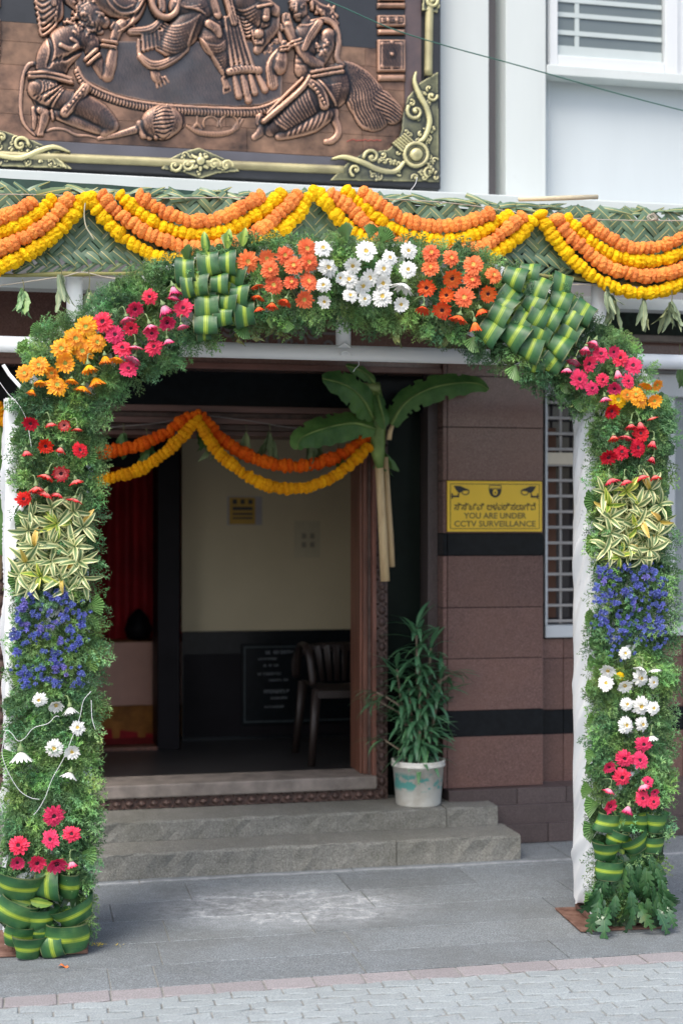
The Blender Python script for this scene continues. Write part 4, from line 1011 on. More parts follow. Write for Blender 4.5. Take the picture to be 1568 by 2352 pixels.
m_cgreen = M('flower_eye_green', (.30, .34, .05), .8, .35, 300, .5, 400)
m_stem = M('flower_stem', (.17, .25, .10), .6, .15, 30)
def gerbera_mesh(seed, droop, n1=21, n2=17, n3=14, cone=.0):
    """Petals radius 1, face +z. droop: angle the rim folds back (radians)."""
    r = random.Random(seed); mb = MB(); uvs = []
    def petal(a, L, w, base, lift, dr, tw):
        ns = 5; vs = []
        for i in range(ns+1):
            u = i/ns; rr = .12+(L-.12)*u if dr == 0 else .12+(L-.12)*(math.sin(dr*u)/dr)
            z = base+lift*math.sin(u*2)*.5-(L*(1-math.cos(dr*u))/dr if dr else 0)+.02*math.sin(7*u+a*3)
            if cone:
                c_ = cone*(1 if n1 else 1)+(.10 if base < -.02 else -.08)*0+(.12 if L < .9 else 0); s_ = .10+.45*math.sin(min(1., u*1.5)*PI/2)+.55*u*u; rr = .10+L*u*math.cos(c_+.35*math.sin(u*2.6)-.2); z = L*u*math.sin(c_)*(.55+.45*u)+.02*math.sin(a*3)
            ww = w*(.45+.75*math.sin(PI*min(.86, u*.75+.12)))*(.42 if i == ns else 1)
            for v in (-1, 0, 1):
                off = v*ww; ca, sa = math.cos(a+tw*u), math.sin(a+tw*u)
                zz = z+(.035 if v == 0 else 0)*-1+.02*v*math.sin(a*5)
                ext = -.03 if (i == ns and v == 0) else 0
                vs.append(((rr+ext)*ca-off*sa, (rr+ext)*sa+off*ca, zz)); uvs.append((u, .5+.5*v+a))
        mb.add(vs, [(i*3+j, (i+1)*3+j, (i+1)*3+j+1, i*3+j+1) for i in range(ns) for j in (0, 1)])
    for k in range(n1): petal(2*PI*k/n1+r.uniform(-.06, .06), r.uniform(.84, 1.06), .112, -.05, .1, droop*r.uniform(.85, 1.15), r.uniform(-.08, .08))
    for k in range(n2): petal(2*PI*(k+.5)/n2+r.uniform(-.07, .07), r.uniform(.70, .92), .10, .0, .16, droop*r.uniform(.8, 1.05), r.uniform(-.1, .1))
    for k in range(n3): petal(2*PI*k/n3+r.uniform(-.1, .1), r.uniform(.34, .46), .05, .05, .35, droop*.5, 0)
    me = mb.mesh('gerbera', PET['W'], True)
    uvl = me.uv_layers.new(name='UVMap'); 
    vi = np.empty(len(me.loops), dtype=np.int32); me.loops.foreach_get('vertex_index', vi)
    uvl.data.foreach_set('uv', np.array(uvs, dtype=np.float32)[vi].ravel()); return me
GF = [gerbera_mesh(s, .12+.06*s) for s in range(4)]                 # flat, facing
GH = [gerbera_mesh(s+9, -.35-.12*s, 18, 14, 10) for s in range(3)]    # half drooped
GD = [gerbera_mesh(s+19, -.01, 14, 11, 0, cone=.42+.18*s) for s in range(3)]     # hanging like a bell
def eye_mesh(seed, mat):
    r = random.Random(seed); mb = MB(); n = 12
    vs = [(0, 0, .10)]
    for rad, z in ((.10, .10), (.19, .12), (.25, .05), (.24, -.02)):
        for k in range(n): vs.append((rad*math.cos(2*PI*k/n)*r.uniform(.9, 1.1), rad*math.sin(2*PI*k/n)*r.uniform(.9, 1.1), z*r.uniform(.8, 1.2)))
    fs = [(0, 1+k, 1+(k+1) % n) for k in range(n)]+[(1+j*n+k, 1+(j+1)*n+k, 1+(j+1)*n+(k+1) % n, 1+j*n+(k+1) % n) for j in range(3) for k in range(n)]
    mb.add(vs, fs); return mb.mesh('flower_eye', mat)
EYES = {'d': eye_mesh(1, m_cdark), 'p': eye_mesh(2, m_cpale), 'g': eye_mesh(3, m_cgreen)}
cal = MB(); cal.lathe([(.0, -.50), (.05, -.48), (.12, -.32), (.27, -.16), (.24, -.04)], 10); CAL = cal.mesh('calyx', m_stem, True)
rg = random.Random(99)
def gerb(x, y, r, col, form):
    """Photograph point, radius in photo units, colour key, form F/H/D (facing, half, drooping)."""
    scale = r*{'F': 1.86e-3, 'H': 1.95e-3, 'D': 2.12e-3}[form]
    z_ = {'F': .092, 'H': .095, 'D': .09}[form]+rg.uniform(-.006, .012)
    if form == 'F': n = Vector((rg.uniform(-.3, .3), -1, rg.uniform(-.15, .4)))
    elif form == 'H': n = Vector((rg.uniform(-.4, .4), -1, rg.uniform(-.7, -.2)))
    else: n = Vector((rg.uniform(-.45, .45), rg.uniform(-.30, .12), -1))
    p = AP(x, y-(r*.30 if form == 'D' else r*.08 if form == 'H' else 0), z_)
    q = n.normalized().to_track_quat('Z', 'Y') @ Euler((0, 0, rg.uniform(0, 6.28))).to_quaternion()
    mcol = {'P': 'P', 'R': 'R', 'O': 'O', 'Y': 'Y', 'W': 'W', 'L': 'L', 'Q': 'Q', 'T': 'T', 'N': 'N', 'U': 'U'}[col]
    lib = {'F': GF, 'H': GH, 'D': GD}[form]
    g = ar.inst('gerbera', rg.choice(lib), p, rot=q.to_euler(), sc=(scale*rg.uniform(.88, 1.1), scale*rg.uniform(.92, 1.08), scale*rg.uniform(.7, 1.5)), mat=PET[mcol])
    ek = {'P': 'd', 'R': 'd', 'Q': 'd', 'T': 'd', 'W': 'p', 'O': 'p', 'N': 'd', 'Y': 'g', 'U': 'g', 'L': 'g'}[col]
    if form != 'D': ar.inst('flower_eye', EYES[ek], (0, 0, 0), parent=g)
    else: ar.inst('calyx', CAL, (0, 0, -.02), parent=g)
    if form == 'D' and rg.random() < .7:     # the bent neck of the stem
        back = n.normalized()*-1; a = p+back*scale*.45; sd_ = rg.choice((-1, 1))
        ar.part('flower_stem', MB().tube(interp_path([a, a+back*.018+Vector((.006*sd_, .0, .008)), a+Vector((.022*sd_, .025, .022)), a+Vector((.045*sd_, .06, .0))], .006), .0026, 6), m_stem, smooth=True)
FL = []
def c3(col, form, *pts): FL.extend((x*.5, 404.2+.5*y, r*.5, col, form) for x, y, r in pts)
def c4(col, form, *pts): FL.extend((784+x*.5, 404.2+.5*y, r*.5, col, form) for x, y, r in pts)
def l1(col, form, *pts): FL.extend((x*.2917, 906.5+.2917*y, r*.2917, col, form) for x, y, r in pts)
def l2(col, form, *pts): FL.extend((x*.3125, 1531.2+.3125*y, r*.3125, col, form) for x, y, r in pts)
def r1(col, form, *pts): FL.extend((1200.5+x*.2864, 845.2+.2864*y, r*.2864, col, form) for x, y, r in pts)
def r2(col, form, *pts): FL.extend((1200.5+x*.3176, 1457.7+.3176*y, r*.3176, col, form) for x, y, r in pts)
c3('Y', 'F', (397,692,50), (347,747,48), (286,792,50), (380,803,50), (447,765,44), (180,870,50), (115,905,40), (262,962,52))
c3('Y', 'H', (300,862,42), (240,905,32))
c3('U', 'D', (185,950,34), (330,943,32), (408,882,38), (437,940,38), (383,978,38), (483,838,32), (540,845,34), (150,990,26))
c3('P', 'F', (473,670,46), (528,728,47), (563,790,40), (688,555,37), (843,607,42), (708,785,40), (590,885,38))
c3('P', 'H', (620,612,38), (603,700,36), (698,725,34), (767,675,38))
c3('Q', 'D', (583,660,34), (795,522,36), (802,560,34), (752,608,36), (688,695,34), (835,693,28), (770,757,26), (622,790,32), (617,845,36))
c3('O', 'F', (1137,393,48), (1308,365,43), (1410,332,46), (1348,410,45), (1420,395,45), (1240,430,43), (1257,500,46), (1338,487,38), (1418,483,45))
c3('O', 'H', (1225,382,40), (1397,570,40))
c3('N', 'D', (1180,510,28), (1186,557,26), (1188,610,26), (1250,592,27), (1312,577,30))
c3('W', 'F', (1483,330,40), (1507,420,46), (1485,500,33)); c3('W', 'H', (1490,580,30), (1562,470,28))
c4('W', 'F', (113,345,47), (222,375,38), (308,342,37), (193,425,46), (306,430,40), (33,475,43), (40,548,34), (106,565,34), (187,553,47))
c4('W', 'H', (52,415,40), (130,470,36), (190,495,38), (98,508,40), (272,593,36)); c4('W', 'D', (286,510,44))
c4('O', 'F', (412,352,41), (408,418,43), (504,375,41), (605,408,44), (598,477,43), (698,455,43), (563,557,45))
c4('N', 'H', (507,472,42), (390,517,42), (482,550,37), (462,618,42), (672,543,40)); c4('N', 'D', (375,613,36), (637,623,36), (540,657,46), (611,682,32))
c4('P', 'F', (1190,818,41), (1278,836,37), (1338,870,40), (1315,943,36), (1092,934,43), (1198,936,34), (1150,975,38))
c4('P', 'H', (1135,865,37), (1248,810,30), (1252,978,32)); c4('Q', 'D', (1163,768,32), (1122,795,32), (1070,855,32), (1037,892,30), (1265,902,30), (1208,1025,28))
c4('L', 'F', (1268,1027,47)); c4('Y', 'F', (1368,1020,47), (1350,1005,40), (1310,1005,28)); c4('U', 'D', (1400,968,34)); c4('Y', 'H', (1448,962,30), (1435,1035,34)); c4('R', 'H', (1240,1082,36))
l1('R', 'H', (243,230,56), (360,408,62)); l1('T', 'H', (508,243,48), (482,622,62)); l1('R', 'F', (632,435,60), (188,822,60))
l1('T', 'D', (400,235,42), (610,278,42), (208,457,52), (483,433,48), (370,650,60), (598,687,50), (287,745,60), (362,785,60), (455,790,46), (590,838,60))
l2('W', 'F', (290,245,54), (402,600,62), (572,448,52)); l2('W', 'H', (413,287,52), (530,630,56)); l2('W', 'D', (517,318,56), (155,652,72), (518,798,62))
l2('P', 'F', (397,1097,72), (528,1230,62), (372,1270,70), (140,1313,70)); l2('P', 'H', (130,1443,56), (275,1448,64), (418,1455,66)); l2('Q', 'D', (525,1450,52))
r1('R', 'H', (705,350,60), (685,718,68)); r1('R', 'F', (943,525,66), (920,640,74), (790,675,64))
r1('T', 'D', (1033,408,42), (865,470,56), (935,448,48), (725,562,54), (832,562,56), (1043,602,50), (1040,730,46), (700,908,60), (820,915,56), (945,880,58), (1055,878,46))
r2('W', 'F', (738,135,52), (597,350,60), (850,315,66), (943,345,48), (750,503,52), (853,518,66), (943,532,56), (743,655,70), (863,648,56))
r2('W', 'H', (612,265,60), (733,372,56)); r2('W', 'D', (853,250,46), (950,262,42), (928,745,46))
r2('P', 'F', (872,793,60), (733,895,66), (845,908,60), (715,1032,64), (900,1065,46), (865,1185,63), (943,1210,56)); r2('P', 'H', (620,960,46), (950,1140,36), (628,1245,58)); r2('Q', 'D', (625,1128,44), (865,1098,44), (762,1260,52))
for f in FL: gerb(*f)
for a_, k_ in FQ: lay_ferns(*a_, **k_)
p = AP(1200.5+698*.3176, 1457.7+303*.3176, .05); ar.inst('marigold', MG[0], p, sc=.017, rot=(PI/2, 0, 0), mat=m_my)

# ---- striped leaf loops
def loopmat():
    m, n, l, b = nodes_of('striped_leaf'); tc = n.new('ShaderNodeTexCoord').outputs['Object']
    sp = n.new('ShaderNodeSeparateXYZ'); l.new(tc, sp.inputs[0]); oi = n.new('ShaderNodeObjectInfo').outputs['Random']
    d = math_(n, l, 'ABSOLUTE', math_(n, l, 'ADD', sp.outputs[0], math_(n, l, 'MULTIPLY_ADD', oi, .08, -.04)))
    fine = noise(n, l, scaled(n, l, tc, (26, .3, .3)), 1, 2, .5)
    d2 = math_(n, l, 'ADD', d, math_(n, l, 'MULTIPLY_ADD', fine, .10, -.05))
    gw = n.new('ShaderNodeNewGeometry').outputs['Position']; blot = noise(n, l, gw, 22, 4, .6)
    c = ramp(n, l, d2, [(.02, (.40, .52, .05)), (.05, (.16, .30, .035)), (.075, (.38, .50, .06)), (.115, (.055, .17, .045)), (.3, (.028, .11, .04)), (.5, (.018, .075, .03))])
    c = mix(n, l, math_(n, l, 'MULTIPLY', ramp(n, l, blot, [(.45, (0, 0, 0)), (.7, (1, 1, 1))]), .45), c, (.10, .21, .06))
    c = mix(n, l, ramp(n, l, d, [(.475, (0, 0, 0)), (.49, (.6, .6, .6))]), c, (.22, .24, .10))
    l.new(c, b.inputs['Base Color']); b.inputs['Roughness'].default_value = .36
    bump(n, l, b, noise(n, l, scaled(n, l, tc, (60, .6, .6)), 1, 3), .5, .002); return thin(m, None, .15)
m_loop = loopmat()
def loop_mesh(seed, a0=-.6, a1=4.4, cone=.12, tail=True):
    """Strip wound about the x axis: width 1 along x, radius 1 in yz, front at +z."""
    r = random.Random(seed); mb = MB(); n = 26; m = 7; vs = []
    for i in range(n+1):
        u = i/n; a = a0+(a1-a0)*u; rr = 1*(1+.10*math.sin(a*2+seed)) if u < .85 else 1-.5*(u-.85)/.15
        for j in range(m):
            v = j/(m-1)-.5; k = rr*(1+cone*v*2)
            vs.append((v*(1 if u < .8 else 1-.5*(u-.8)/.2)+.03*math.sin(a*2+seed), -k*math.cos(a)*(1+.06*math.sin(seed*2+v*5)), k*max(-.8, math.sin(a))*.62+.035*math.cos(v*7+a*3+seed)-.05*abs(v)))
    mb.add(vs, [(i*m+j, (i+1)*m+j, (i+1)*m+j+1, i*m+j+1) for i in range(n) for j in range(m-1)])
    me = mb.mesh('leaf_loop', m_loop, True); return me
LP = [loop_mesh(0), loop_mesh(1, -.9, 4.0, .05), loop_mesh(2, -.3, 4.7, -.12), loop_mesh(3, -.8, 4.5, .18)]
rl = random.Random(5)
def loop(x, y, wlen, dia, ang, off=.03, tilt=.15):
    off += .012
    """ang: direction of the winding axis in the face, degrees; wlen along it, dia across."""
    L = wlen*1.80e-3; D = dia*1.88e-3/2
    an = math.radians(ang); sg_ = 1 if (math.sin(an) > .3 or math.cos(an) > .7) else -1; tl = rl.uniform(.10, .34)*sg_
    ax = Vector((math.cos(an), -math.tan(tl), math.sin(an))).normalized(); zf = Vector((rl.uniform(-.12, .12), -1, rl.uniform(-.1, .25))); zf = (zf-ax*zf.dot(ax)).normalized()
    R = Matrix((ax, zf.cross(ax), zf)).transposed()
    ar.inst('leaf_loop', rl.choice(LP), AP(x, y, off), rot=R.to_euler(), sc=(L, D, D))
for b in ((5,1505,275,1675,82), (275,1500,448,1690,2), (450,1510,570,1690,88), (5,1710,235,1880,68), (430,1730,668,1870,112), (210,1775,395,1915,87), (225,1910,335,1990,90), (60,1895,230,2040,80), (370,1880,620,2070,90), (125,1980,300,2130,84), (315,1995,465,2120,12)):
    x0, y0, x1, y1, a = b; cx_, cy_ = (x0+x1)/2*.3125, 1531.2+.3125*(y0+y1)/2; w, h = (x1-x0)*.3125, (y1-y0)*.3125
    near_v = abs(math.sin(math.radians(a))) > .7
    loop(cx_, cy_, (h if near_v else w), (w if near_v else h), a, .035 if y0 < 1950 else .055, .2)
for x0, y0, x1, y1, a in ((535,1285,690,1420,82), (690,1275,805,1420,88), (805,1290,900,1420,92), (900,1285,1025,1435,88), (615,1410,740,1535,72), (720,1420,895,1570,118), (875,1450,1005,1575,92), (515,1480,685,1625,88), (540,1630,700,1770,86)):
    loop(1200.5+.3176*(x0+x1)/2, 1457.7+.3176*(y0+y1)/2, (y1-y0)*.3176*.95, (x1-x0)*.3176*1.02, a, .05+rl.uniform(-.01, .012), .2)
for x, y, w, h, a in ((857,440,80,92,4), (962,405,90,92,8), (1045,400,72,85,2), (1082,452,98,90,-14), (912,497,95,92,0), (1008,495,74,72,2), (955,597,98,90,4), (1045,585,90,84,-6), (1100,550,80,76,-6), (945,677,98,80,0), (1025,650,80,62,4), (1128,632,82,92,4), (865,510,50,80,10)):
    loop(x*.5, 404.2+.5*y, w*.52, h*.52, a, .05+rl.uniform(-.008, .014), .15)
for x, y in ((795,468), (768,556), (725,635), (680,712), (880,588), (908,520), (825,676), (962,650), (1003,575), (915,722), (795,735), (870,792), (1060,650), (1050,722), (1003,782), (975,848), (745,600), (1108,632), (905,640)):
    loop(784+.5*x, 404.2+.5*y, 46+rl.uniform(-3, 5), 46+rl.uniform(-4, 6), -32+rl.uniform(-10, 10), .05+rl.uniform(-.012, .014), .25)
for x, y, w, h, a in ((905,430,60,84,10), (1000,440,60,84,0), (960,545,70,84,4), (1060,500,60,84,-8), (900,560,50,70,5), (1000,620,60,70,-4), (1075,640,60,70,-4), (940,720,60,60,2)):
    loop(x*.5, 404.2+.5*y, w*.52, h*.52, a, .025, .3)
for x, y in ((840,520), (810,600), (760,680), (930,580), (900,660), (985,700), (830,740), (960,740), (1040,590), (1010,500), (890,850), (930,800), (860,450), (705,590)):
    loop(784+.5*x, 404.2+.5*y, 44, 44, -32+rl.uniform(-25, 25), .025, .3)
TIP = leaf_mesh('leaf_tip', .10, .05, .8, .3, .3, m_loop, 8, .1, 2)
for x, y, a in ((945,345,92), (1045,330,84), (1115,315,80), (880,400,120), (900,440,-90), (1020,470,-60), (840,640,-110), (905,590,-90), (975,600,-60)):
    pass
m_tip = leafmat('leaf_tip_green', (.09, .2, .04), (.16, .3, .06), (.35, .48, .08), 1, .006, .35)
TIP.materials[0] = m_tip
for x, y, a in ((472, 578, 95), (522, 570, 85), (556, 565, 80), (452, 630, -60), (500, 640, -75), (545, 668, -80), (430, 655, 200), (1185, 690, -70), (1240, 725, 200), (1205, 740, -100), (1225, 770, -60), (1262, 745, -40), (1290, 800, -80), (70, 2068, -10), (118, 2100, -25), (1390, 1895, 10), (1410, 1925, -60), (1455, 1880, 20), (72, 2075, 160)):
    an = math.radians(a); d = Vector((math.cos(an), -.45, math.sin(an))).normalized()
    e = Matrix((d, Vector((0, -1, 0)).cross(d).normalized(), d.cross(Vector((0, -1, 0)).cross(d)).normalized())).transposed()
    ar.inst('leaf_tip', TIP, AP(x, y, .045), rot=e.to_euler(), sc=rl.uniform(.6, .95))

# ---- variegated leaves
def varmat(name, g1, edge):
    m, n, l, b = nodes_of(name); tc = n.new('ShaderNodeTexCoord').outputs['Generated']
    sp = n.new('ShaderNodeSeparateXYZ'); l.new(tc, sp.inputs[0]); oi = n.new('ShaderNodeObjectInfo').outputs['Random']
    d = math_(n, l, 'ABSOLUTE', math_(n, l, 'SUBTRACT', sp.outputs[1], .5))
    wn_ = n.new('ShaderNodeUVMap').outputs[0]; s2 = n.new('ShaderNodeSeparateXYZ'); l.new(wn_, s2.inputs[0])
    c = ramp(n, l, s2.outputs[1], [(.0, g1), (.42, tuple(x*1.25 for x in g1)), (.56, edge), (.9, edge), (1., tuple(x*1.08 for x in edge))])
    hs = n.new('ShaderNodeHueSaturation'); l.new(math_(n, l, 'MULTIPLY_ADD', oi, .5, .75), hs.inputs['Value']); l.new(math_(n, l, 'MULTIPLY_ADD', oi, -.03, .51), hs.inputs['Hue']); l.new(c, hs.inputs['Color'])
    l.new(hs.outputs[0], b.inputs['Base Color']); b.inputs['Roughness'].default_value = .38; return thin(m, None, .2)
m_var = varmat('variegated_leaf', (.15, .245, .10), (.72, .74, .38)); m_var2 = varmat('variegated_leaf_young', (.20, .34, .04), (.62, .66, .14)); m_var3 = varmat('variegated_leaf_yellowed', (.60, .42, .08), (.72, .55, .15))
def vleaf(L, w, droop, curl, seed):
    me = leaf_mesh('variegated_leaf', L, w, droop, .35, curl, m_var, 9, .12, seed)
    uv = me.uv_layers.new(name='UVMap'); vi = np.empty(len(me.loops), dtype=np.int32); me.loops.foreach_get('vertex_index', vi)
    uvv = np.array([(k//5/9, abs(k % 5-2)/2) for k in range(50)], dtype=np.float32); uv.data.foreach_set('uv', uvv[vi].ravel()); return me
VL = [vleaf(.092, .026, d, c, s) for s, (d, c) in enumerate(((.9, .3), (1.4, -.5), (1.9, .6), (.5, .2), (2.4, -.4)))]
rv = random.Random(31); nv_ = 0
def rosette(x, y, n, sc, young=False):
    global nv_
    p = AP(x, y, .06); ax = rv.uniform(0, 6.28)
    for k in range(n):
        a = ax+2.39996*k; out = .35+.65*k/n
        d = Vector((math.cos(a)*out, -1.15+.95*out, math.sin(a)*out)).normalized()
        z = Vector((0, -1, 0)); yv = z.cross(d).normalized(); zv = d.cross(yv)
        e = Matrix((d, yv, zv)).transposed()
        d = (d+Vector((rv.uniform(-.35, .35), rv.uniform(-.25, .1), rv.uniform(-.35, .35)))).normalized(); yv = z.cross(d).normalized(); yv = (yv+d.cross(yv)*rv.uniform(-.7, .7)).normalized(); e = Matrix((d, yv, d.cross(yv))).transposed()
        mt_ = m_var2 if young and k < n*.5 else (m_var3 if rv.random() < .04 else m_var)
        ar.inst('variegated_leaf', rv.choice(VL), p+d*.004, rot=e.to_euler(), sc=sc*rv.uniform(.75, 1.12), mat=mt_); nv_ += 1
for x, y, n, s, yg in ((120, 1165, 9, .85, 0), (75, 1185, 8, .8, 0), (170, 1175, 8, .85, 0), (131, 1203, 12, .85, 1), (66, 1218, 9, .9, 0), (190, 1210, 8, .8, 0), (80, 1255, 11, 1., 0), (124, 1247, 8, .8, 0), (172, 1255, 10, .95, 0), (60, 1292, 9, .9, 0), (118, 1290, 8, .9, 0), (182, 1290, 9, .9, 0), (94, 1322, 12, .9, 1), (45, 1322, 7, .85, 0), (140, 1330, 9, .95, 0), (190, 1325, 8, .9, 0), (70, 1345, 7, .8, 0), (160, 1348, 7, .8, 0)):
    rosette(x, y, n, s, yg)
for x, y, n, s, yg in ((1385, 1130, 6, .9, 0), (1436, 1128, 9, .9, 1), (1490, 1125, 8, .95, 0), (1395, 1160, 10, .9, 1), (1460, 1165, 9, .95, 0), (1512, 1160, 8, .85, 0), (1400, 1190, 9, .9, 0), (1470, 1190, 10, .95, 0), (1512, 1198, 7, .85, 0), (1400, 1225, 9, .95, 0), (1460, 1212, 10, .9, 1), (1505, 1230, 9, .9, 0), (1395, 1258, 8, .9, 0), (1440, 1252, 9, .9, 0), (1490, 1262, 9, .95, 0), (1420, 1278, 9, .85, 1), (1470, 1280, 7, .8, 0)):
    rosette(x, y, n, s, yg)

vlib = []; vuv = []
for me in VL:
    V = np.array([v.co[:] for v in me.vertices])/.09; Q = np.array([p.vertices[:] for p in me.polygons]); vlib.append((V, np.concatenate([Q[:, [0, 1, 2]], Q[:, [0, 2, 3]]])))
    vuv.append(np.array([(k//5/9, abs(k % 5-2)/2) for k in range(50)]))
for poly in ([(58, 1160), (200, 1160), (200, 1345), (50, 1345)], [(1385, 1130), (1515, 1125), (1515, 1275), (1390, 1280)]):
    q = pts_in(poly, 210); n = len(q); p3 = np.array([tuple(AP(x, y, rv.uniform(.02, .05))) for x, y in q]); d = np.c_[rng.normal(0, 1, n), -rng.uniform(.0, .8, n), rng.normal(-.1, .8, n)]
    s = rng.uniform(.06, .10, n); strew(ar, 'variegated_foliage', p3-d/np.linalg.norm(d, axis=1)[:, None]*s[:, None]*.4, d, np.tile([0., -1., 0.2], (n, 1))+rng.normal(0, .5, (n, 3)), s, m_var, np.ones((n, 3)), vlib, uvs=vuv)

# ---- blue asters
def bluemat(name, col):
    m = M(name, col, .7, .35, 220, 0, rnd=.22); return thin(m, None, .2)
m_blue = bluemat('aster_blue', (.15, .19, .55)); m_violet = bluemat('aster_violet', (.24, .22, .60))
def aster_mesh(seed):
    r = np.random.default_rng(seed); mb = MB(); vs = []; fs = []
    for k in range(34):
        d = r.normal(size=3); d[2] = abs(d[2])*.8+.05; d /= np.linalg.norm(d); s = np.cross(d, r.normal(size=3)); s /= np.linalg.norm(s); L = r.uniform(.8, 1.1)
        i = len(vs); vs += [tuple(d*.1-s*.10), tuple(d*.1+s*.10), tuple(d*L+s*.13), tuple(d*L-s*.13)]; fs.append((i, i+1, i+2, i+3))
    mb.add(vs, fs); return mb.mesh('aster', m_blue)
AS = [aster_mesh(s) for s in range(4)]
rb = random.Random(77)
def aster_zone(poly_pts, n, mi):
    out = []
    for cx_, cy_, k in poly_pts:
        for _ in range(k): out.append((cx_+rb.gauss(0, 9), cy_+rb.gauss(0, 8)))
    return out
CL = [(75, 1368), (120, 1362), (150, 1360), (60, 1385), (135, 1378), (105, 1400), (170, 1392), (50, 1395), (85, 1410), (180, 1408), (45, 1425), (60, 1435), (150, 1418), (120, 1432), (190, 1430), (40, 1455), (95, 1445), (110, 1462), (160, 1450), (35, 1465), (80, 1458), (140, 1470), (180, 1475), (55, 1478), (105, 1490), (125, 1500), (170, 1490), (40, 1500), (120, 1518), (130, 1525), (95, 1530), (50, 1545), (65, 1550), (150, 1540), (185, 1545), (105, 1560), (130, 1568), (60, 1568), (180, 1570)]
CRt = [(1378, 1308), (1400, 1315), (1440, 1302), (1480, 1305), (1500, 1312), (1385, 1335), (1415, 1330), (1450, 1325), (1490, 1330), (1515, 1335), (1370, 1350), (1400, 1362), (1435, 1355), (1465, 1350), (1500, 1360), (1520, 1365), (1380, 1378), (1415, 1385), (1450, 1380), (1460, 1392), (1490, 1385), (1515, 1390), (1385, 1405), (1420, 1410), (1440, 1425), (1480, 1415), (1510, 1420), (1380, 1430), (1400, 1440), (1430, 1450), (1465, 1440), (1490, 1450), (1515, 1445), (1400, 1462), (1425, 1470), (1460, 1465), (1490, 1475), (1455, 1488), (1410, 1485), (1505, 1485), (1520, 1478), (1415, 1500)]
stuffq = []; npart = 0
for cx_, cy_ in CL+CRt:
    vio = rb.random() < .16
    for k in range(rb.randint(3, 5)):
        x, y = cx_+rb.gauss(0, 6), cy_+rb.gauss(0, 6)
        if npart < 296:
            o = ar.inst('aster', rb.choice(AS), AP(x, y, rb.uniform(.07, .095)), rot=(PI/2+rb.uniform(-.5, .5), 0, rb.uniform(-.5, .5)), sc=rb.uniform(.009, .013), mat=m_violet if vio else m_blue); npart += 1
    for k in range(4): stuffq.append((cx_+rb.gauss(0, 11), cy_+rb.gauss(0, 10)))
pp = np.array([tuple(AP(x, y, rb.uniform(.05, .08))) for x, y in stuffq]); n = len(pp)
lib = []
for me in AS:
    V = np.array([v.co[:] for v in me.vertices]); Q = np.array([p.vertices[:] for p in me.polygons]); lib.append((V, np.concatenate([Q[:, [0, 1, 2]], Q[:, [0, 2, 3]]])))
strew(ar, 'small_asters', pp, np.tile([1., 0, 0], (n, 1)), np.tile([0., -1, .2], (n, 1))+rng.normal(0, .3, (n, 3)), rng.uniform(.006, .010, n), m_blue, np.ones((n, 3)), lib)

# ---- lobed leaves at the foot of the right column
m_philo = leafmat('lobed_leaf', (.016, .052, .024), (.036, .10, .038), (.08, .15, .06), 1, .0012, .22)
def lobed(seed, L=.15, W2=.055):
    r = random.Random(seed); mb = MB(); nl = 5; rim = []
    for k in range(nl):
        u0 = (k+.15)/nl; w = W2*math.sin(PI*(u0*.75+.2)); rim += [(u0*L, w*.42), ((u0+.10)*L+.012, w*1.0), ((u0+.155)*L+.012, w*.9)]
    rim.append((L, 0)); 
    vs = [(x, 0, 0) for x in np.linspace(0, L, len(rim))]+[(x, y, 0) for x, y in rim]+[(x, -y*r.uniform(.85, 1.1), 0) for x, y in rim]
    m = len(rim); vs2 = []
    for x, y, z in vs:
        u = x/L; vs2.append((L*math.sin(u*1.0)/1.0, y, -L*(1-math.cos(u*1.0))+.35*abs(y)+.05*y*math.sin(60*x)))
    fs = [(i, m+i, m+i+1, i+1) for i in range(m-1)]+[(i, i+1, 2*m+i+1, 2*m+i) for i in range(m-1)]
    mb.add(vs2, fs); return mb.mesh('lobed_leaf', m_philo, True)
LB = [lobed(s, .12+.012*s, .030+.004*s) for s in range(4)]
rq = random.Random(13)
for k in range(120):
    v = (k+.5)/120; y = 1955+160*v+rq.uniform(-8, 8); half = 24+50*min(1, v*1.4+.1); x = 1448+rq.uniform(-1, 1)*half+6
    if rq.random() < .3: x = 1448+rq.choice((-1, 1))*half
    lean = (x-1448)/90
    d = Vector((lean*.55+rq.uniform(-.22, .22), -.22-rq.uniform(0, .25), -1)).normalized(); z = Vector((rq.uniform(-1.1, 1.1), -1, .3)); yv = z.cross(d).normalized(); zv = d.cross(yv)
    p = AP(x, y-22, .02+.05*v+rq.uniform(0, .03)); p.z = max(p.z, .035)
    sc_ = rq.uniform(.5, .85); end = p.z+d.z*.13*sc_
    if end < .02: d = Vector((d.x*1.3, -.75, -p.z*.7/.13)).normalized(); yv = z.cross(d).normalized(); zv = d.cross(yv)
    ar.inst('lobed_leaf', rq.choice(LB), p, rot=Matrix((d, yv, zv)).transposed().to_euler(), sc=sc_)
# ---- white thread hanging on the left column
def athread(pts, r=.0016, off=.10):
    path = interp_path([AP(x, y, off) for x, y in pts], .008); ar.part('thread', MB().tube(path, r, 6), m_wire, smooth=True)
athread([(210, 1588), (192, 1610), (183, 1650), (160, 1710), (145, 1745), (120, 1790), (105, 1830), (88, 1860), (77, 1872)], .0011)
athread([(137, 1647), (128, 1645), (110, 1662), (78, 1672), (58, 1695), (42, 1702), (28, 1685), (15, 1678), (8, 1705), (6, 1735), (20, 1775), (45, 1815), (70, 1832), (92, 1836)], .0011)
athread([(210, 1608), (212, 1650), (220, 1677)], .0012); athread([(0, 878), (20, 905), (40, 925), (60, 960), (70, 1010), (76, 1048)], .0013, .06)
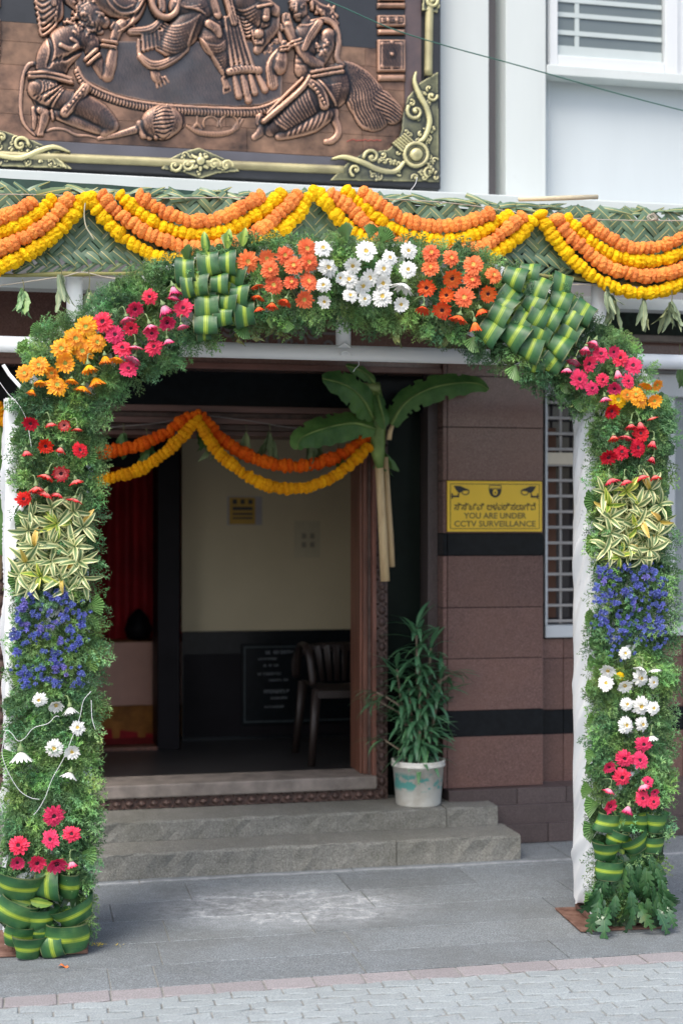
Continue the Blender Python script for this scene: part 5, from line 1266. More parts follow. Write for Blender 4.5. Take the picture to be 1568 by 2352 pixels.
# ------------------------------------------------------------------ wall relief (bronze coloured), gold ornament frame
RT0 = 6.90
class Field:
    """A height field over the panel, in photograph units on the panel's own plane; only raised cells become faces."""
    def __init__(s, x0, x1, y0, y1, step=1.6):
        s.x = np.arange(x0, x1+step, step); s.y = np.arange(y0, y1+step, step); s.X, s.Y = np.meshgrid(s.x, s.y); s.h = np.zeros_like(s.X); s.step = step
    def seg(s, pts, rad, tall=.62, along=0, across=0., amp=.0, base=0., rings=None, sharp=.5, blend=True):
        """Tapered capsule through pts; along = number of lengthwise ridges, across = spacing of crosswise ridges."""
        P = np.array(pts, float); n = len(P); R = np.array(rad if hasattr(rad, '__len__') else [rad]*n, float)
        if n > 2:      # smooth the path
            t = np.linspace(0, n-1, (n-1)*6+1); Pc = np.array([list(p) for p in [cr(P, q) for q in t]]); R = np.interp(t, range(n), R); P = Pc; n = len(P)
        lo = P.min(0)-R.max()-2; hi = P.max(0)+R.max()+2
        i0, i1 = np.searchsorted(s.x, [lo[0], hi[0]]); j0, j1 = np.searchsorted(s.y, [lo[1], hi[1]])
        if i1 <= i0 or j1 <= j0: return s
        X = s.X[j0:j1, i0:i1]; Y = s.Y[j0:j1, i0:i1]; best = np.full(X.shape, 9e9); hh = np.zeros(X.shape); L = 0; U = np.zeros(X.shape); Vv = np.zeros(X.shape); RR = np.ones(X.shape)
        for k in range(n-1):
            a, b = P[k], P[k+1]; d = b-a; q = d@d+1e-9; u = np.clip(((X-a[0])*d[0]+(Y-a[1])*d[1])/q, 0, 1)
            ex = X-a[0]-u*d[0]; ey = Y-a[1]-u*d[1]; r = R[k]+(R[k+1]-R[k])*u; dist = np.hypot(ex, ey)/r
            m = dist < best; best = np.where(m, dist, best); RR = np.where(m, r, RR)
            U = np.where(m, L+u*math.sqrt(q), U); Vv = np.where(m, (ex*d[1]-ey*d[0])/math.sqrt(q)/r, Vv); L += math.sqrt(q)
        fold = R.max() < 5.6 and base > 7 and not across and n > 12
        z = np.where(best < 1, base+tall*RR*np.clip(1-best**2, 0, 1)**sharp, 0)
        if along: z = np.where(best < 1, z+amp*(np.abs(np.cos(along*PI*.5*(Vv+.13*np.sin(U/17.))))**.7-.5)*np.clip((1-best)*5, 0, 1), z)
        if across: z = np.where(best < 1, z+amp*(np.abs(np.cos(PI*(U+Vv*Vv*RR*.45+Vv*RR*.25)/across))**.7-.5)*np.clip((1-best)*5, 0, 1), z)
        H = s.h[j0:j1, i0:i1]
        if fold: z = np.maximum(H, base*.75*np.clip((1-best)*4, 0, 1))+tall*RR*.55*np.clip(1-best**2, 0, 1)**1.2; s.h[j0:j1, i0:i1] = np.where(best < 1, z, H); return s
        s.h[j0:j1, i0:i1] = np.where(best < 1, np.maximum(H, z), H); return s
    def ball(s, x, y, r, tall=.7, base=0.): return s.seg([(x, y), (x+.01, y)], [r, r], tall, base=base)
    def add(s, pts, r, a):
        """Raise (or cut, a<0) a narrow line only where something already stands."""
        old = s.h.copy(); s.h[:] = 0; s.seg(pts, r, 1.); k = np.clip(s.h/np.max([1e-6, s.h.max()]), 0, 1); s.h = np.where(old > 0, np.maximum(old+a*k, .15), old); return s
    def build(s, th, name, mat, t, scale=.00172, minh=.12, kind=None, color=True, lift=0., parent=None, soft=1, tex=.6):
        h = s.h.copy(); up = h > minh
        if soft:
            for _ in range(soft): h = np.where(up, (h*2+np.roll(h, 1, 0)+np.roll(h, -1, 0)+np.roll(h, 1, 1)+np.roll(h, -1, 1))/6, 0)
        ny, nx = h.shape; h = h+np.where(up, .35*np.sin(s.X*.9+np.sin(s.Y*.31)*2)*np.sin(s.Y*.7+s.X*.17), 0)*(tex)
        fm = up[:-1, :-1] | up[1:, :-1] | up[:-1, 1:] | up[1:, 1:]
        use = np.zeros_like(up); use[:-1, :-1] |= fm; use[1:, :-1] |= fm; use[:-1, 1:] |= fm; use[1:, 1:] |= fm
        idx = -np.ones(h.shape, int); idx[use] = np.arange(use.sum())
        X = s.X[use]; Y = s.Y[use]; H = np.where(up[use], h[use]*scale+lift, -.002)
        dx = (X-CX)/FO; k = t/(W.c-dx*W.sn); ss = k*(dx*W.c+W.sn); zz_ = EYE+k*(HY-Y)/FO
        V = np.c_[ss, t-H, zz_]-np.array(th.o); j, i = np.where(fm)
        F = np.c_[idx[j, i], idx[j, i+1], idx[j+1, i+1], idx[j+1, i]][:, ::-1]
        me = npmesh(name, V, F, mat, True)
        # tone by height: raised edges lighter copper, hollows darker
        def blur(a, n):
            for _ in range(n): a = (a+np.roll(a, 1, 0)+np.roll(a, -1, 0)+np.roll(a, 1, 1)+np.roll(a, -1, 1))/5
            return a
        wv = h-blur(h, 8); w2 = h-blur(h, 40); relief_tone = np.clip(.36+wv*.42+w2*.045, 0, 1)[use]
        ca = me.color_attributes.new('relief_tone', 'FLOAT_COLOR', 'POINT')
        if len(me.vertices) == len(V): ca.data.foreach_set('color', np.c_[relief_tone, relief_tone, relief_tone, np.ones(len(V))].astype(np.float32).ravel())
        o = link(name, me, parent or th.root); tag(o, None, None, None, kind); return o
def cr(P, q):
    i = min(int(q), len(P)-2); t = q-i; p0 = P[max(i-1, 0)]; p1 = P[i]; p2 = P[i+1]; p3 = P[min(i+2, len(P)-1)]
    return .5*((2*p1)+(p2-p0)*t+(2*p0-5*p1+4*p2-p3)*t*t+(3*p1-p0-3*p2+p3)*t**3)
def bronze(name, dark, mid, hi, metal=.35, rough=.42):
    m, n, l, b = nodes_of(name); a = n.new('ShaderNodeAttribute'); a.attribute_name = 'relief_tone'
    g = n.new('ShaderNodeNewGeometry').outputs['Position']; sp = n.new('ShaderNodeSeparateColor'); l.new(a.outputs['Color'], sp.inputs[0])
    f = math_(n, l, 'ADD', sp.outputs[0], math_(n, l, 'MULTIPLY_ADD', noise(n, l, g, 12, 8, .75), .62, -.33))
    c = ramp(n, l, f, [(.22, dark), (.45, mid), (.72, hi)])
    c = mix(n, l, math_(n, l, 'MULTIPLY', ramp(n, l, noise(n, l, g, 4.5, 5, .6), [(.5, (0, 0, 0)), (.66, (1, 1, 1))]), .5), c, tuple((x+y)/2 for x, y in zip(dark, (.10, .11, .12))))
    l.new(c, b.inputs['Base Color']); b.inputs['Metallic'].default_value = metal; b.inputs['Roughness'].default_value = rough
    bump(n, l, b, noise(n, l, g, 130, 4, .7), .2, .002); return m
m_bronze = bronze('bronze_patina', (.010, .009, .012), (.085, .050, .040), (.46, .27, .185), .45, .38)
m_gold = bronze('gold_patina', (.025, .03, .022), (.20, .20, .11), (.62, .57, .30), .3, .42)
rel = Thing('wall_relief', 'large bronze coloured relief of kneeling figures in a black frame with gold scrollwork', 'wall relief', W, (S(480, RT0), RT0, zz(415, 480, RT0)))
def quadbox(th, name, pts, t, dep, mat, parent=None, bevel=0):
    """Prism on the panel plane from photograph points."""
    a = [W.at(x, y, t) for x, y in pts]; n = len(a); vs = [(p[0], t-dep, p[2]) for p in a]+[(p[0], t, p[2]) for p in a]
    fs = [tuple(range(n))[::-1], tuple(range(n, 2*n))]+[(i, (i+1) % n, n+(i+1) % n, n+i) for i in range(n)]
    return th.part(name, MB().add(vs, fs), mat, parent=parent, bevel=bevel)
m_blackfr = M('black_frame_paint', (.012, .014, .017), .45, .3, 10, .2, 40)
m_purple = M('purple_brown_border', (.085, .065, .075), .45, .25, 6, .25, 60, hue=(.13, .085, .08))
m_slateb = M('slate_border', (.085, .085, .105), .5, .2, 5, .2, 60)
def ln(x, y0, k): return y0+k*x
# back board and border (the frame's outer edges recede to the black side face)
o_ = (-260, 1012); yb = lambda x: 376+.054*x-(0 if x > -999 else 0)
s_a, s_b = S(-260, RT0), S(1006, RT0); z_b = zz(412, 480, RT0+.0)
rel.part('back_board', MB().box(s_a, s_b, RT0-.012, RT0+.045, z_b, 5.1), m_blackfr, bevel=.004)
rel.part('panel_edge', MB().box(s_a, s_b+.0, RT0-.045, RT0-.0125, z_b+.0, z_b+.07), m_blackfr, bevel=.006)
rel.part('panel_edge', MB().box(S(978, RT0-.04), s_b, RT0-.045, RT0-.0125, z_b+.0705, 5.1), m_blackfr, bevel=.006)
PTt = RT0-.014
zi0 = zz(345, 480, PTt)
rel.part('lower_border', MB().box(s_a+.02, S(966, PTt), PTt-.010, PTt, z_b+.075, zi0-.001), m_slateb, bevel=.002)
rel.part('side_border', MB().box(S(928, PTt), S(966, PTt), PTt-.010, PTt, zi0, 5.08), m_purple, bevel=.002)
m_field = bronze('background_patina', (.05, .035, .032), (.17, .095, .065), (.30, .17, .105), .3, .45)
m_fielddark = M('black_niche', (.016, .018, .022), .35, .3, 5, .1, 30)
m_court = bronze('dais_patina', (.035, .034, .040), (.085, .068, .066), (.26, .165, .12), .4, .36)
# wall blocks behind the figures, cut with joints
m_block = M('copper_block', (.085, .050, .038), .42, .6, 8, .3, 60, metal=.35, rnd=.10, hue=(.29, .165, .105))
rr_ = random.Random(4)
ys = [85, 128, 180, 236, 290, 345]
for i in range(len(ys)-1):
    x = -240+rr_.uniform(0, 60)
    zt_, zb2 = zz(ys[i], 480, PTt), zz(ys[i+1], 480, PTt)
    sx = s_a+.02; 
    while sx < S(926, PTt):
        sw = rr_.uniform(.35, .8); e = min(sx+sw, S(927, PTt)); rel.part('wall_block', MB().box(sx+.0007, e-.0007, PTt-.010, PTt, zb2+.0007, zt_-.0007), m_block, bevel=.0008); sx += sw
rel.part('niche', MB().box(s_a+.02, S(927, PTt), PTt-.006, PTt, zz(84, 480, PTt), 5.08), m_fielddark)
RP = PTt-.010
# dais
f = Field(150, 660, 60, 262)
X, Y = f.X, f.Y
edge = np.interp(X, [170, 200, 260, 330, 420, 540, 600, 650], [150, 185, 214, 231, 239, 243, 240, 222])
f.h = np.where((Y < edge+3) & (X > 172) & (X < 648) & (Y > 95), 3.+1.2*np.sin(X/23.)*np.sin(Y/17.), 0)
f.build(rel, 'dais_floor', m_court, RP, minh=.1)
f = Field(150, 670, 140, 275)
rim = [(180, 152), (200, 185), (258, 214), (330, 232), (420, 241), (540, 246), (600, 243), (648, 222)]
f.seg([(x-2, y+13) for x, y in rim], [9, 9, 9, 10, 10, 10, 9, 7], .55, across=7.5, amp=3.2); f.seg([(x-1, y+4) for x, y in rim], 4.2, .8, base=3); f.seg([(x-2, y+22) for x, y in rim], 3, .7)
f.build(rel, 'dais_rim', m_bronze, RP)
def hair(f, pts, r, n, amp, seed):
    q = random.Random(seed)
    for x, y in pts:
        for k in range(n):
            a = q.uniform(0, 6.28); d = q.uniform(2, 11); X0, Y0 = x+d*math.cos(a), y+d*math.sin(a); b = q.uniform(0, 6.28)
            f.seg([(X0, Y0), (X0+4*math.cos(b), Y0+4*math.sin(b)), (X0+5*math.cos(b+1.4), Y0+5*math.sin(b+1.4))], r, .9, base=amp)
# left kneeling figure
f = Field(35, 330, -20, 330)
f.seg([(100, 150), (70, 148), (56, 170), (50, 205), (48, 250), (56, 285), (82, 312)], [6, 7, 6.5, 6, 5.5, 5, 4], .7)
f.seg([(118, 165), (125, 135), (150, 105), (172, 88)], [36, 42, 44, 34], .55); f.seg([(150, 92), (190, 92), (212, 105)], [26, 28, 22], .62)
f.add([(110, 80), (120, 120), (112, 155)], 5, -4); f.add([(150, 140), (170, 128), (188, 118)], 5, -5); f.add([(140, 110), (160, 118), (178, 112)], 6, 3); f.add([(165, 95), (178, 105), (172, 118)], 5, 2.5)
for k in range(5): f.add([(118+k*9, 150-k*2), (132+k*10, 138-k*3)], 2.5, -2)
f.seg([(208, 104), (215, 128), (238, 172)], [21, 18, 14], .75); f.seg([(247, 176), (254, 150), (260, 118)], [15, 15, 11], .75, base=3)
f.seg([(196, 140), (222, 118)], 5, .9, base=16, across=3, amp=2); f.seg([(202, 150), (229, 128)], 4.4, .9, base=15, across=3, amp=2)
f.seg([(236, 96), (268, 101)], 4.6, .9, base=12, across=3.4, amp=2.4); f.seg([(235, 106), (266, 111)], 4.2, .9, base=11, across=3.4, amp=2)
f.seg([(262, 92), (272, 66), (280, 55)], [11, 14, 12], .6, base=5)
for k in range(4): f.seg([(274+k*3, 60+k*4), (292+k*3, 48+k*3), (303+k*2, 42+k*7)], [4, 3.6, 2.8], .9, base=9)
f.seg([(255, 66), (262, 54)], [4, 3], .9, base=10)
# head: skull, brow, muzzle, ear, beard curls
f.seg([(206, 34), (214, 44)], [32, 30], .65); f.seg([(226, 50), (240, 54)], [20, 14], .75, base=5); f.seg([(222, 34), (236, 38)], 5, .9, base=16)
f.ball(228, 42, 4, .9, 18); f.ball(243, 47, 6, .8, 12); f.seg([(232, 62), (246, 62)], 3.4, .9, base=10); f.seg([(236, 57), (248, 56)], 2.6, .9, base=12); f.seg([(222, 72), (232, 74)], [10, 8], .6, base=3)
hair(f, [(178, 12), (190, 8), (205, 6), (216, 8), (182, 26), (176, 40), (190, 34), (198, 50), (160, 52), (172, 60), (186, 66), (196, 70), (210, 68), (218, 62), (178, 76), (205, 80)], 2.2, 9, 17, 3)
f.seg([(186, 20), (204, 10), (222, 8)], 2.6, .9, base=20)
# belt, wrap, thigh, shin, feet
f.seg([(92, 205), (112, 215), (128, 222)], [30, 36, 30], .62, across=8, amp=2.2)
for k in range(6): f.add([(150, 188+k*3), (128, 205+k*6), (96+k*4, 222+k*7)], 2.6, 3.2 if k % 2 else -2.5)
f.seg([(74, 180), (78, 214), (88, 244)], [9, 10, 7], .7, along=3, amp=2.5)
f.seg([(68, 172), (110, 171), (164, 184)], 5, .9, base=16, across=3.4, amp=2.6); f.seg([(68, 180), (110, 180), (166, 193)], 4.6, .9, base=15, across=3.4, amp=2.4)
f.seg([(130, 228), (178, 240), (225, 265), (252, 288)], [28, 32, 30, 22], .66); f.seg([(258, 290), (240, 305)], [16, 12], .6, base=4)
f.seg([(196, 205), (176, 232), (150, 262)], [12, 13, 12], .4, base=17, along=4, amp=1.6); 
for k in range(6): f.ball(192-k*8, 212+k*9, 3.4, .8, 22)
f.seg([(130, 264), (175, 280), (222, 296), (246, 304)], [12, 15, 14, 10], .7, base=2); f.seg([(119, 256), (122, 276)], 3.4, .9, base=10)
f.seg([(92, 254), (104, 262), (100, 285), (92, 308)], [9, 13, 11, 6], .75, base=3)
f.seg([(78, 250), (80, 275), (78, 296)], [7, 8, 5], .7)
for k in range(3): f.seg([(90+k*4, 300), (88+k*5, 312)], 2.8, .9, base=6)
f.seg([(105, 302), (125, 296), (150, 298), (176, 310), (205, 312), (228, 318)], [4, 4.5, 4.5, 4.5, 4, 3.5], .8)
f.build(rel, 'kneeling_figure', m_bronze, RP)
# mace
f = Field(215, 450, 225, 330)
f.seg([(228, 318), (270, 310), (312, 298)], [6, 8, 11], .8, across=5, amp=1.6); f.seg([(320, 285), (330, 312)], [9, 9], .8, base=4); f.seg([(332, 278), (344, 314)], [10, 10], .7, base=3, across=0)
f.seg([(346, 272), (358, 320)], 4, .9, base=12)
f.seg([(360, 284), (372, 282), (388, 280)], [38, 42, 34], .62)
for k in range(9):
    v = (k-4)/4.; f.add([(352+6*abs(v), 284+v*30), (376, 281+v*40), (398-8*abs(v), 278+v*33)], 1.6, -2.5)
for dx in (0, 8, 15): f.seg([(384+dx, 242+dx*.5), (402+dx, 262), (406+dx, 288), (394+dx, 312-dx)], 4.2, .85, base=6-dx*.3)
f.build(rel, 'mace', m_bronze, RP)
# bowl of offerings
f = Field(420, 560, 255, 330)
f.seg([(430, 290), (455, 304), (490, 309), (525, 305), (548, 292)], [4, 7, 8, 7, 4], .6, across=6, amp=1)
for cx_, r_ in ((484, 17), (526, 20)): f.seg([(cx_+r_*math.cos(a), 284+r_*math.sin(a)*.95) for a in np.linspace(PI*.85, PI*2.15, 12)], 3, .8, base=1)
f.seg([(453, 262), (453, 280)], [2.4, 3.5], .8); f.seg([(443, 296), (453, 286), (463, 296)], [4, 6, 4], .6); f.seg([(553, 296), (568, 270)], 4, .7) if False else None
f.seg([(536, 296), (552, 270)], [4, 3], .7); f.seg([(546, 296), (558, 274)], [4, 3], .7)
f.build(rel, 'offering_bowl', m_field, RP)
# seated figures, cut off by the top of the photograph
def drape(f, pts, rad, n, amp, tall=.5, base=2.): f.seg(pts, rad, tall, along=n, amp=amp, base=base)
f = Field(60, 640, -60, 250)
drape(f, [(108, -40), (112, 0), (118, 30)], [32, 34, 30], 0, 0)
for k in range(8): f.seg([(78+k*2, -20+k*13), (100, -8+k*13), (128, -24+k*12), (148-k*3, -40+k*12)], [4, 4.4, 4.4, 3], .8, base=13)
f.seg([(122, -20), (124, 14)], 7, .5, along=3, amp=2, base=18)
f.seg([(150, -10), (164, 6), (176, 20)], [14, 11, 6], .7)
# left leg of the central figure: folded knee, fall of cloth, hem and foot
f.seg([(232, -10), (262, 10), (300, 22)], [30, 32, 24], .6, base=3); f.seg([(240, -25), (248, 10), (275, 34), (312, 30), (330, 2)], 3.5, .9, base=22); f.seg([(250, -30), (262, 8), (285, 24), (305, 16)], 3, .9, base=22)
for k in range(7): f.seg([(338-k*2, -25+k*2), (332-k*4, 14+k*4), (318-k*5, 44+k*4), (300-k*7, 62+k*3)], [3.6, 4.2, 4, 2.4], .85, base=12+k*.4)
f.seg([(300, 74), (345, 70), (368, 52)], [9, 12, 9], .6, base=6, along=3, amp=2)
f.seg([(420, 16), (454, 22), (468, 28)], [34, 36, 30], .6, base=3); f.seg([(450, 40), (420, 74), (396, 108)], [38, 38, 30], .55, base=2)
for k in range(10): f.seg([(372-k*1.5, 52+k*7.), (398, 66+k*7.4), (430, 60+k*6.5), (458-k*3, 40+k*7)], [3, 4.4, 4.4, 2.6], .8, base=13)
for k in range(5): f.seg([(400+k*10, 8+k*2), (425+k*9, 24+k*2), (458+k*4, 18+k*6)], [2.5, 3.6, 2.6], .8, base=21)
for k in range(6): f.seg([(328+k*9, 82-k*2), (330+k*9.5, 118-k*3)], [4.6, 5.2], .7, base=8)
f.seg([(318, 94), (320, 124), (332, 140)], [5, 6, 6], .7, base=6)
f.seg([(322, 132), (345, 150), (372, 150), (405, 134), (430, 112)], [8, 11, 11, 9, 6], .5, base=9, along=3, amp=1.8)
f.seg([(354, 158), (358, 176), (364, 186)], [11, 12, 10], .65, base=2)
for k in range(4): f.seg([(358+k*7, 182-k*1.5), (362+k*8.5, 202-k*4)], [4.2, 3.4], .9, base=3)
# round garland
f.seg([(346+0, -8), (350, 18), (364, 38), (384, 44), (402, 34), (411, 12), (412, -10)], 7.6, .8, base=18, across=3.4, amp=1.5)
f.seg([(370, -10), (372, 24)], 9, .4, base=10, across=5, amp=1.2)
# right leg
f.seg([(486, 56), (490, 90), (498, 108)], [26, 34, 30], .6, base=2); f.seg([(500, 110), (512, 140), (520, 168)], [30, 24, 14], .5, base=2)
for k in range(11): f.seg([(456+k*5.5, 88+k*7.5), (474+k*4, 106+k*7.2), (502+k*1.2, 110+k*6.4), (520, 92+k*7.5)], [2.4, 4, 4, 2.4], .8, base=13-k*.4)
f.seg([(478, 60), (494, 72), (500, 86)], [10, 12, 8], .5, base=20)
f.seg([(514, 182), (520, 200)], [8, 9], .7, base=1)
for k in range(4): f.seg([(513+k*5, 202-k*1.), (514+k*5, 216-k*2)], [3, 2.6], .9, base=2)
f.seg([(484, -5), (492, 24), (498, 40)], [11, 12, 10], .7, base=14)
for k in range(4): f.seg([(492+k*5, 40-k*1), (500+k*4, 54), (504+k*4, 66-k*2)], [3.6, 3.4, 2.6], .9, base=14)
# sash with tassels
for k in range(5): f.seg([(516+k*7, 42), (522+k*9, 90), (532+k*12, 158)], [3.6, 4.8, 5.6], .75, base=12)
f.seg([(520, -10), (530, 30), (536, 56)], [11, 10, 9], .5, base=14, along=3, amp=2)
f.seg([(526, 168), (560, 162), (594, 164)], 8.5, .5, base=14, across=8, amp=2.2)
for x0, y0, x1, y1 in ((538, 180, 548, 222), (556, 178, 566, 218), (574, 176, 584, 214), (590, 172, 608, 208), (562, 190, 570, 232)): f.seg([(x0, y0), (x1, y1)], [6, 9], .6, base=8, along=4, amp=1.8)
# second seated figure's lap and arm
f.seg([(560, 5), (590, 30), (604, 52)], [34, 34, 26], .55, base=2)
for k in range(8): f.seg([(530+k*4, 20+k*9), (556+k*2, 30+k*8), (584, 20+k*8), (604-k, 2+k*7)], [2.6, 4.2, 4.2, 2.6], .8, base=14)
f.seg([(590, -5), (612, 16), (632, 30)], [14, 16, 14], .6, base=12); f.seg([(590, 22), (620, 16)], 4, .9, base=22, across=3, amp=2); f.seg([(632, 30), (630, 60), (606, 90), (590, 118)], [14, 15, 15, 10], .55, base=6)
f.seg([(610, 28), (608, 46)], [9, 9], .7, base=18)
for k in range(4): f.seg([(603+k*4, 46), (600+k*5, 60), (598+k*4, 70-k*2)], [3.2, 3, 2.4], .9, base=18)
f.ball(592, 82, 12, .7, 14)
for k in range(5): f.seg([(578+k*6, 74), (580+k*5.5, 92), (584+k*4, 104)], 2.4, .8, base=21)
hair(f, [(618, 108), (628, 98), (610, 118)], 2., 9, 4, 8)
f.build(rel, 'seated_figures', m_bronze, RP)
# right kneeling figure
f = Field(565, 935, -20, 345)
# trailing shawl
f.seg([(775, 150), (800, 158), (822, 190), (838, 225), (856, 262)], [8, 16, 34, 46, 42], .24, base=3, along=13, amp=3.)
f.seg([(838, 215), (870, 240), (900, 262)], [26, 34, 26], .3, base=4, along=8, amp=4)
f.seg([(860, 285), (838, 288), (822, 270)], [14, 12, 10], .3, base=5, along=3, amp=3)
# hair and head
for k in range(9): f.seg([(710+k*2, -8+k*4), (728+k*3, 6+k*5), (742+k*4, 14+k*5), (764+k*1, 20+k*5)], [4.4, 4, 3.6, 2.6], .8, base=8)
hair(f, [(716, 4), (730, 22), (744, 34), (756, 44), (758, 18), (764, 36)], 2.2, 6, 9, 12)
f.seg([(684, 14), (688, 30)], [21, 18], .75, base=3); f.seg([(683, 40), (684, 44)], [10, 8], .8, base=6); f.seg([(679, 14), (677, 30)], [3, 4.4], .9, base=18)
f.seg([(666, 20), (674, 19)], 2, .9, base=17); f.seg([(685, 17), (696, 15)], 2.2, .9, base=17); f.seg([(675, 38), (687, 37)], 1.8, .9, base=17); f.seg([(676, 42), (686, 41)], 2.2, .9, base=15.5)
f.ball(670, 24, 3.2, .8, 16); f.ball(690, 21, 3.6, .8, 17); f.seg([(714, 10), (716, 24)], [5, 4], .8, base=12); f.seg([(664, 6), (684, -2), (704, 4)], 3, .8, base=15)
f.seg([(700, 46), (706, 62)], [13, 16], .6, base=2); f.seg([(690, 62), (708, 62), (728, 52)], 4.4, .9, base=12, across=3, amp=2.6)
f.seg([(704, 82), (708, 112)], [32, 28], .6); f.ball(698, 92, 13, .7, 5); f.seg([(700, 120), (700, 160)], [24, 26], .55, across=12, amp=1.6)
f.seg([(730, 58), (710, 88), (696, 116)], [10, 10, 8], .4, base=17, along=4, amp=2.6)
f.seg([(716, 52), (750, 48), (770, 66), (776, 100), (772, 135), (784, 152)], [6, 7, 7, 7, 7, 7], .6, base=8, along=3, amp=2.6)
# arms
f.seg([(752, 84), (748, 112), (736, 140)], [18, 18, 15], .75, base=5); f.seg([(728, 152), (706, 140), (690, 116), (680, 100)], [16, 15, 12, 10], .75, base=9)
hair(f, [(730, 112), (738, 122), (744, 106)], 2.4, 10, 20, 5)
f.seg([(641, 158), (644, 142), (646, 122)], [17, 17, 11], .75, base=4); f.seg([(646, 120), (652, 100)], [9, 8], .7, base=4)
for x0, y0, x1, y1 in ((660, 104, 688, 94), (663, 111, 691, 101), (642, 112, 662, 108), (643, 119, 662, 116)): f.seg([(x0, y0), (x1, y1)], 3.2, .9, base=15, across=3, amp=2)
f.seg([(672, 92), (664, 74), (660, 62)], [11, 12, 11], .6, base=10)
for k in range(4): f.seg([(651+k*6, 60), (648+k*5.5, 44), (650+k*4.5, 31+abs(k-1.5)*2)], [3.4, 3.2, 2.4], .9, base=12)
f.seg([(647, 70), (644, 58)], [3.6, 2.8], .9, base=10); f.seg([(645, 96), (640, 72), (640, 62)], [6, 5, 3], .7, base=3)
# sash at her back hand
f.seg([(640, 118), (622, 150), (626, 196)], [8, 12, 13], .35, base=5, along=5, amp=3.4)
# belt and skirt
f.seg([(768, 176), (772, 205), (750, 228)], [30, 36, 34], .55); f.seg([(740, 210), (700, 248), (656, 284)], [40, 40, 30], .5); f.seg([(650, 284), (622, 298)], [28, 18], .5)
f.seg([(714, 170), (745, 164), (782, 158)], 4.6, .9, base=17, across=3, amp=2.4); f.seg([(716, 180), (748, 174), (784, 168)], 4.4, .9, base=17, across=3, amp=2.4)
for k in range(9): f.seg([(728+k*1.5, 186+k*2), (750+k*2, 200+k*5), (780-k*1.5, 196+k*6)], [2.4, 4, 2.6], .8, base=19)
f.seg([(712, 196), (732, 214), (742, 246)], [10, 13, 11], .35, base=21, along=3, amp=1.6)
for k in range(6): f.ball(716+k*5, 202+k*8, 3, .8, 27)
for k in range(12): f.seg([(704-k*7, 208+k*6), (708-k*6.5, 232+k*5), (722-k*6, 262+k*3.4)], [2.6, 4.2, 3.], .8, base=19-k*.6)
f.seg([(708, 180), (690, 208), (640, 252), (604, 282)], [5, 7, 7, 6], .5, base=20, along=2, amp=2.2); f.seg([(700, 176), (660, 214), (614, 262)], [4, 5, 5], .5, base=14)
f.seg([(604, 290), (596, 306), (584, 316)], [12, 11, 8], .65); f.seg([(596, 268), (594, 284)], [10, 8], .6, along=2, amp=2)
f.seg([(750, 262), (716, 286), (680, 302), (640, 314)], [20, 22, 16, 10], .6, base=3)
for k in range(8): f.seg([(752-k*12, 256+k*6), (746-k*12, 276+k*4.5), (736-k*11, 292+k*3.2)], [2.4, 4.2, 2.6], .8, base=15-k*.4)
f.seg([(746, 254), (764, 256), (768, 276), (776, 296), (774, 312), (762, 324), (748, 326)], [9, 13, 10, 9, 9, 9, 7], .75, base=2)
f.build(rel, 'kneeling_woman', m_bronze, RP)
# turned pillars
for x0, blocks in ((868, ((-25, 5, 6), (8, 20, 10), (36, 64, 12), (68, 82, 8), (92, 168, 12), (172, 188, 7))), (-60, ((-10, 18, 12), (46, 106, 12), (108, 122, 9), (126, 140, 6)))):
    f = Field(x0-14, x0+82, -30, 200); X, Y = f.X, f.Y
    for y0, y1, hh in blocks:
        ins = np.minimum(np.minimum(X-(x0-hh*.3), x0+60+hh*.2-X), np.minimum(Y-y0, y1-Y)); f.h = np.maximum(f.h, np.where(ins > 0, np.clip(ins*1.4, 0, 6)+hh*.7-np.where((ins > 5) & (ins < 8) & (y1-y0 > 25), 2.5, 0), 0))
    if x0 > 0:
        for cx_, cy_, r_ in ((888, 50, 8), (908, 50, 8), (897, 128, 9)): f.ball(cx_, cy_, r_, .5, 13); f.add([(cx_+r_*.6*math.cos(a), cy_+r_*.6*math.sin(a)) for a in np.linspace(0, 6.3, 10)], 1.5, -2)
        for cx_, cy_ in ((876, 104), (897, 102), (918, 105), (876, 155), (897, 157), (918, 157)): f.ball(cx_, cy_, 6, .5, 12)
        for y_ in (13, 77, 163): 
            for k in range(11): f.ball(870+k*5.3, y_, 2.4, .8, 11)
    f.build(rel, 'carved_pillar', m_bronze, RP)
# painter's scrawl in red, unreadable
sc_ = MB(); q = random.Random(6); pts = [W.at(796+k*4.2, 322+q.uniform(-4, 4)*(1.5 if k % 5 == 0 else .6), RP-.003) for k in range(20)]; sc_.tube(interp_path([Vector(p) for p in pts], .006), .0014, 4); rel.part('scrawl', sc_, M('red_paint', (.5, .05, .05), .6, .2, 9))
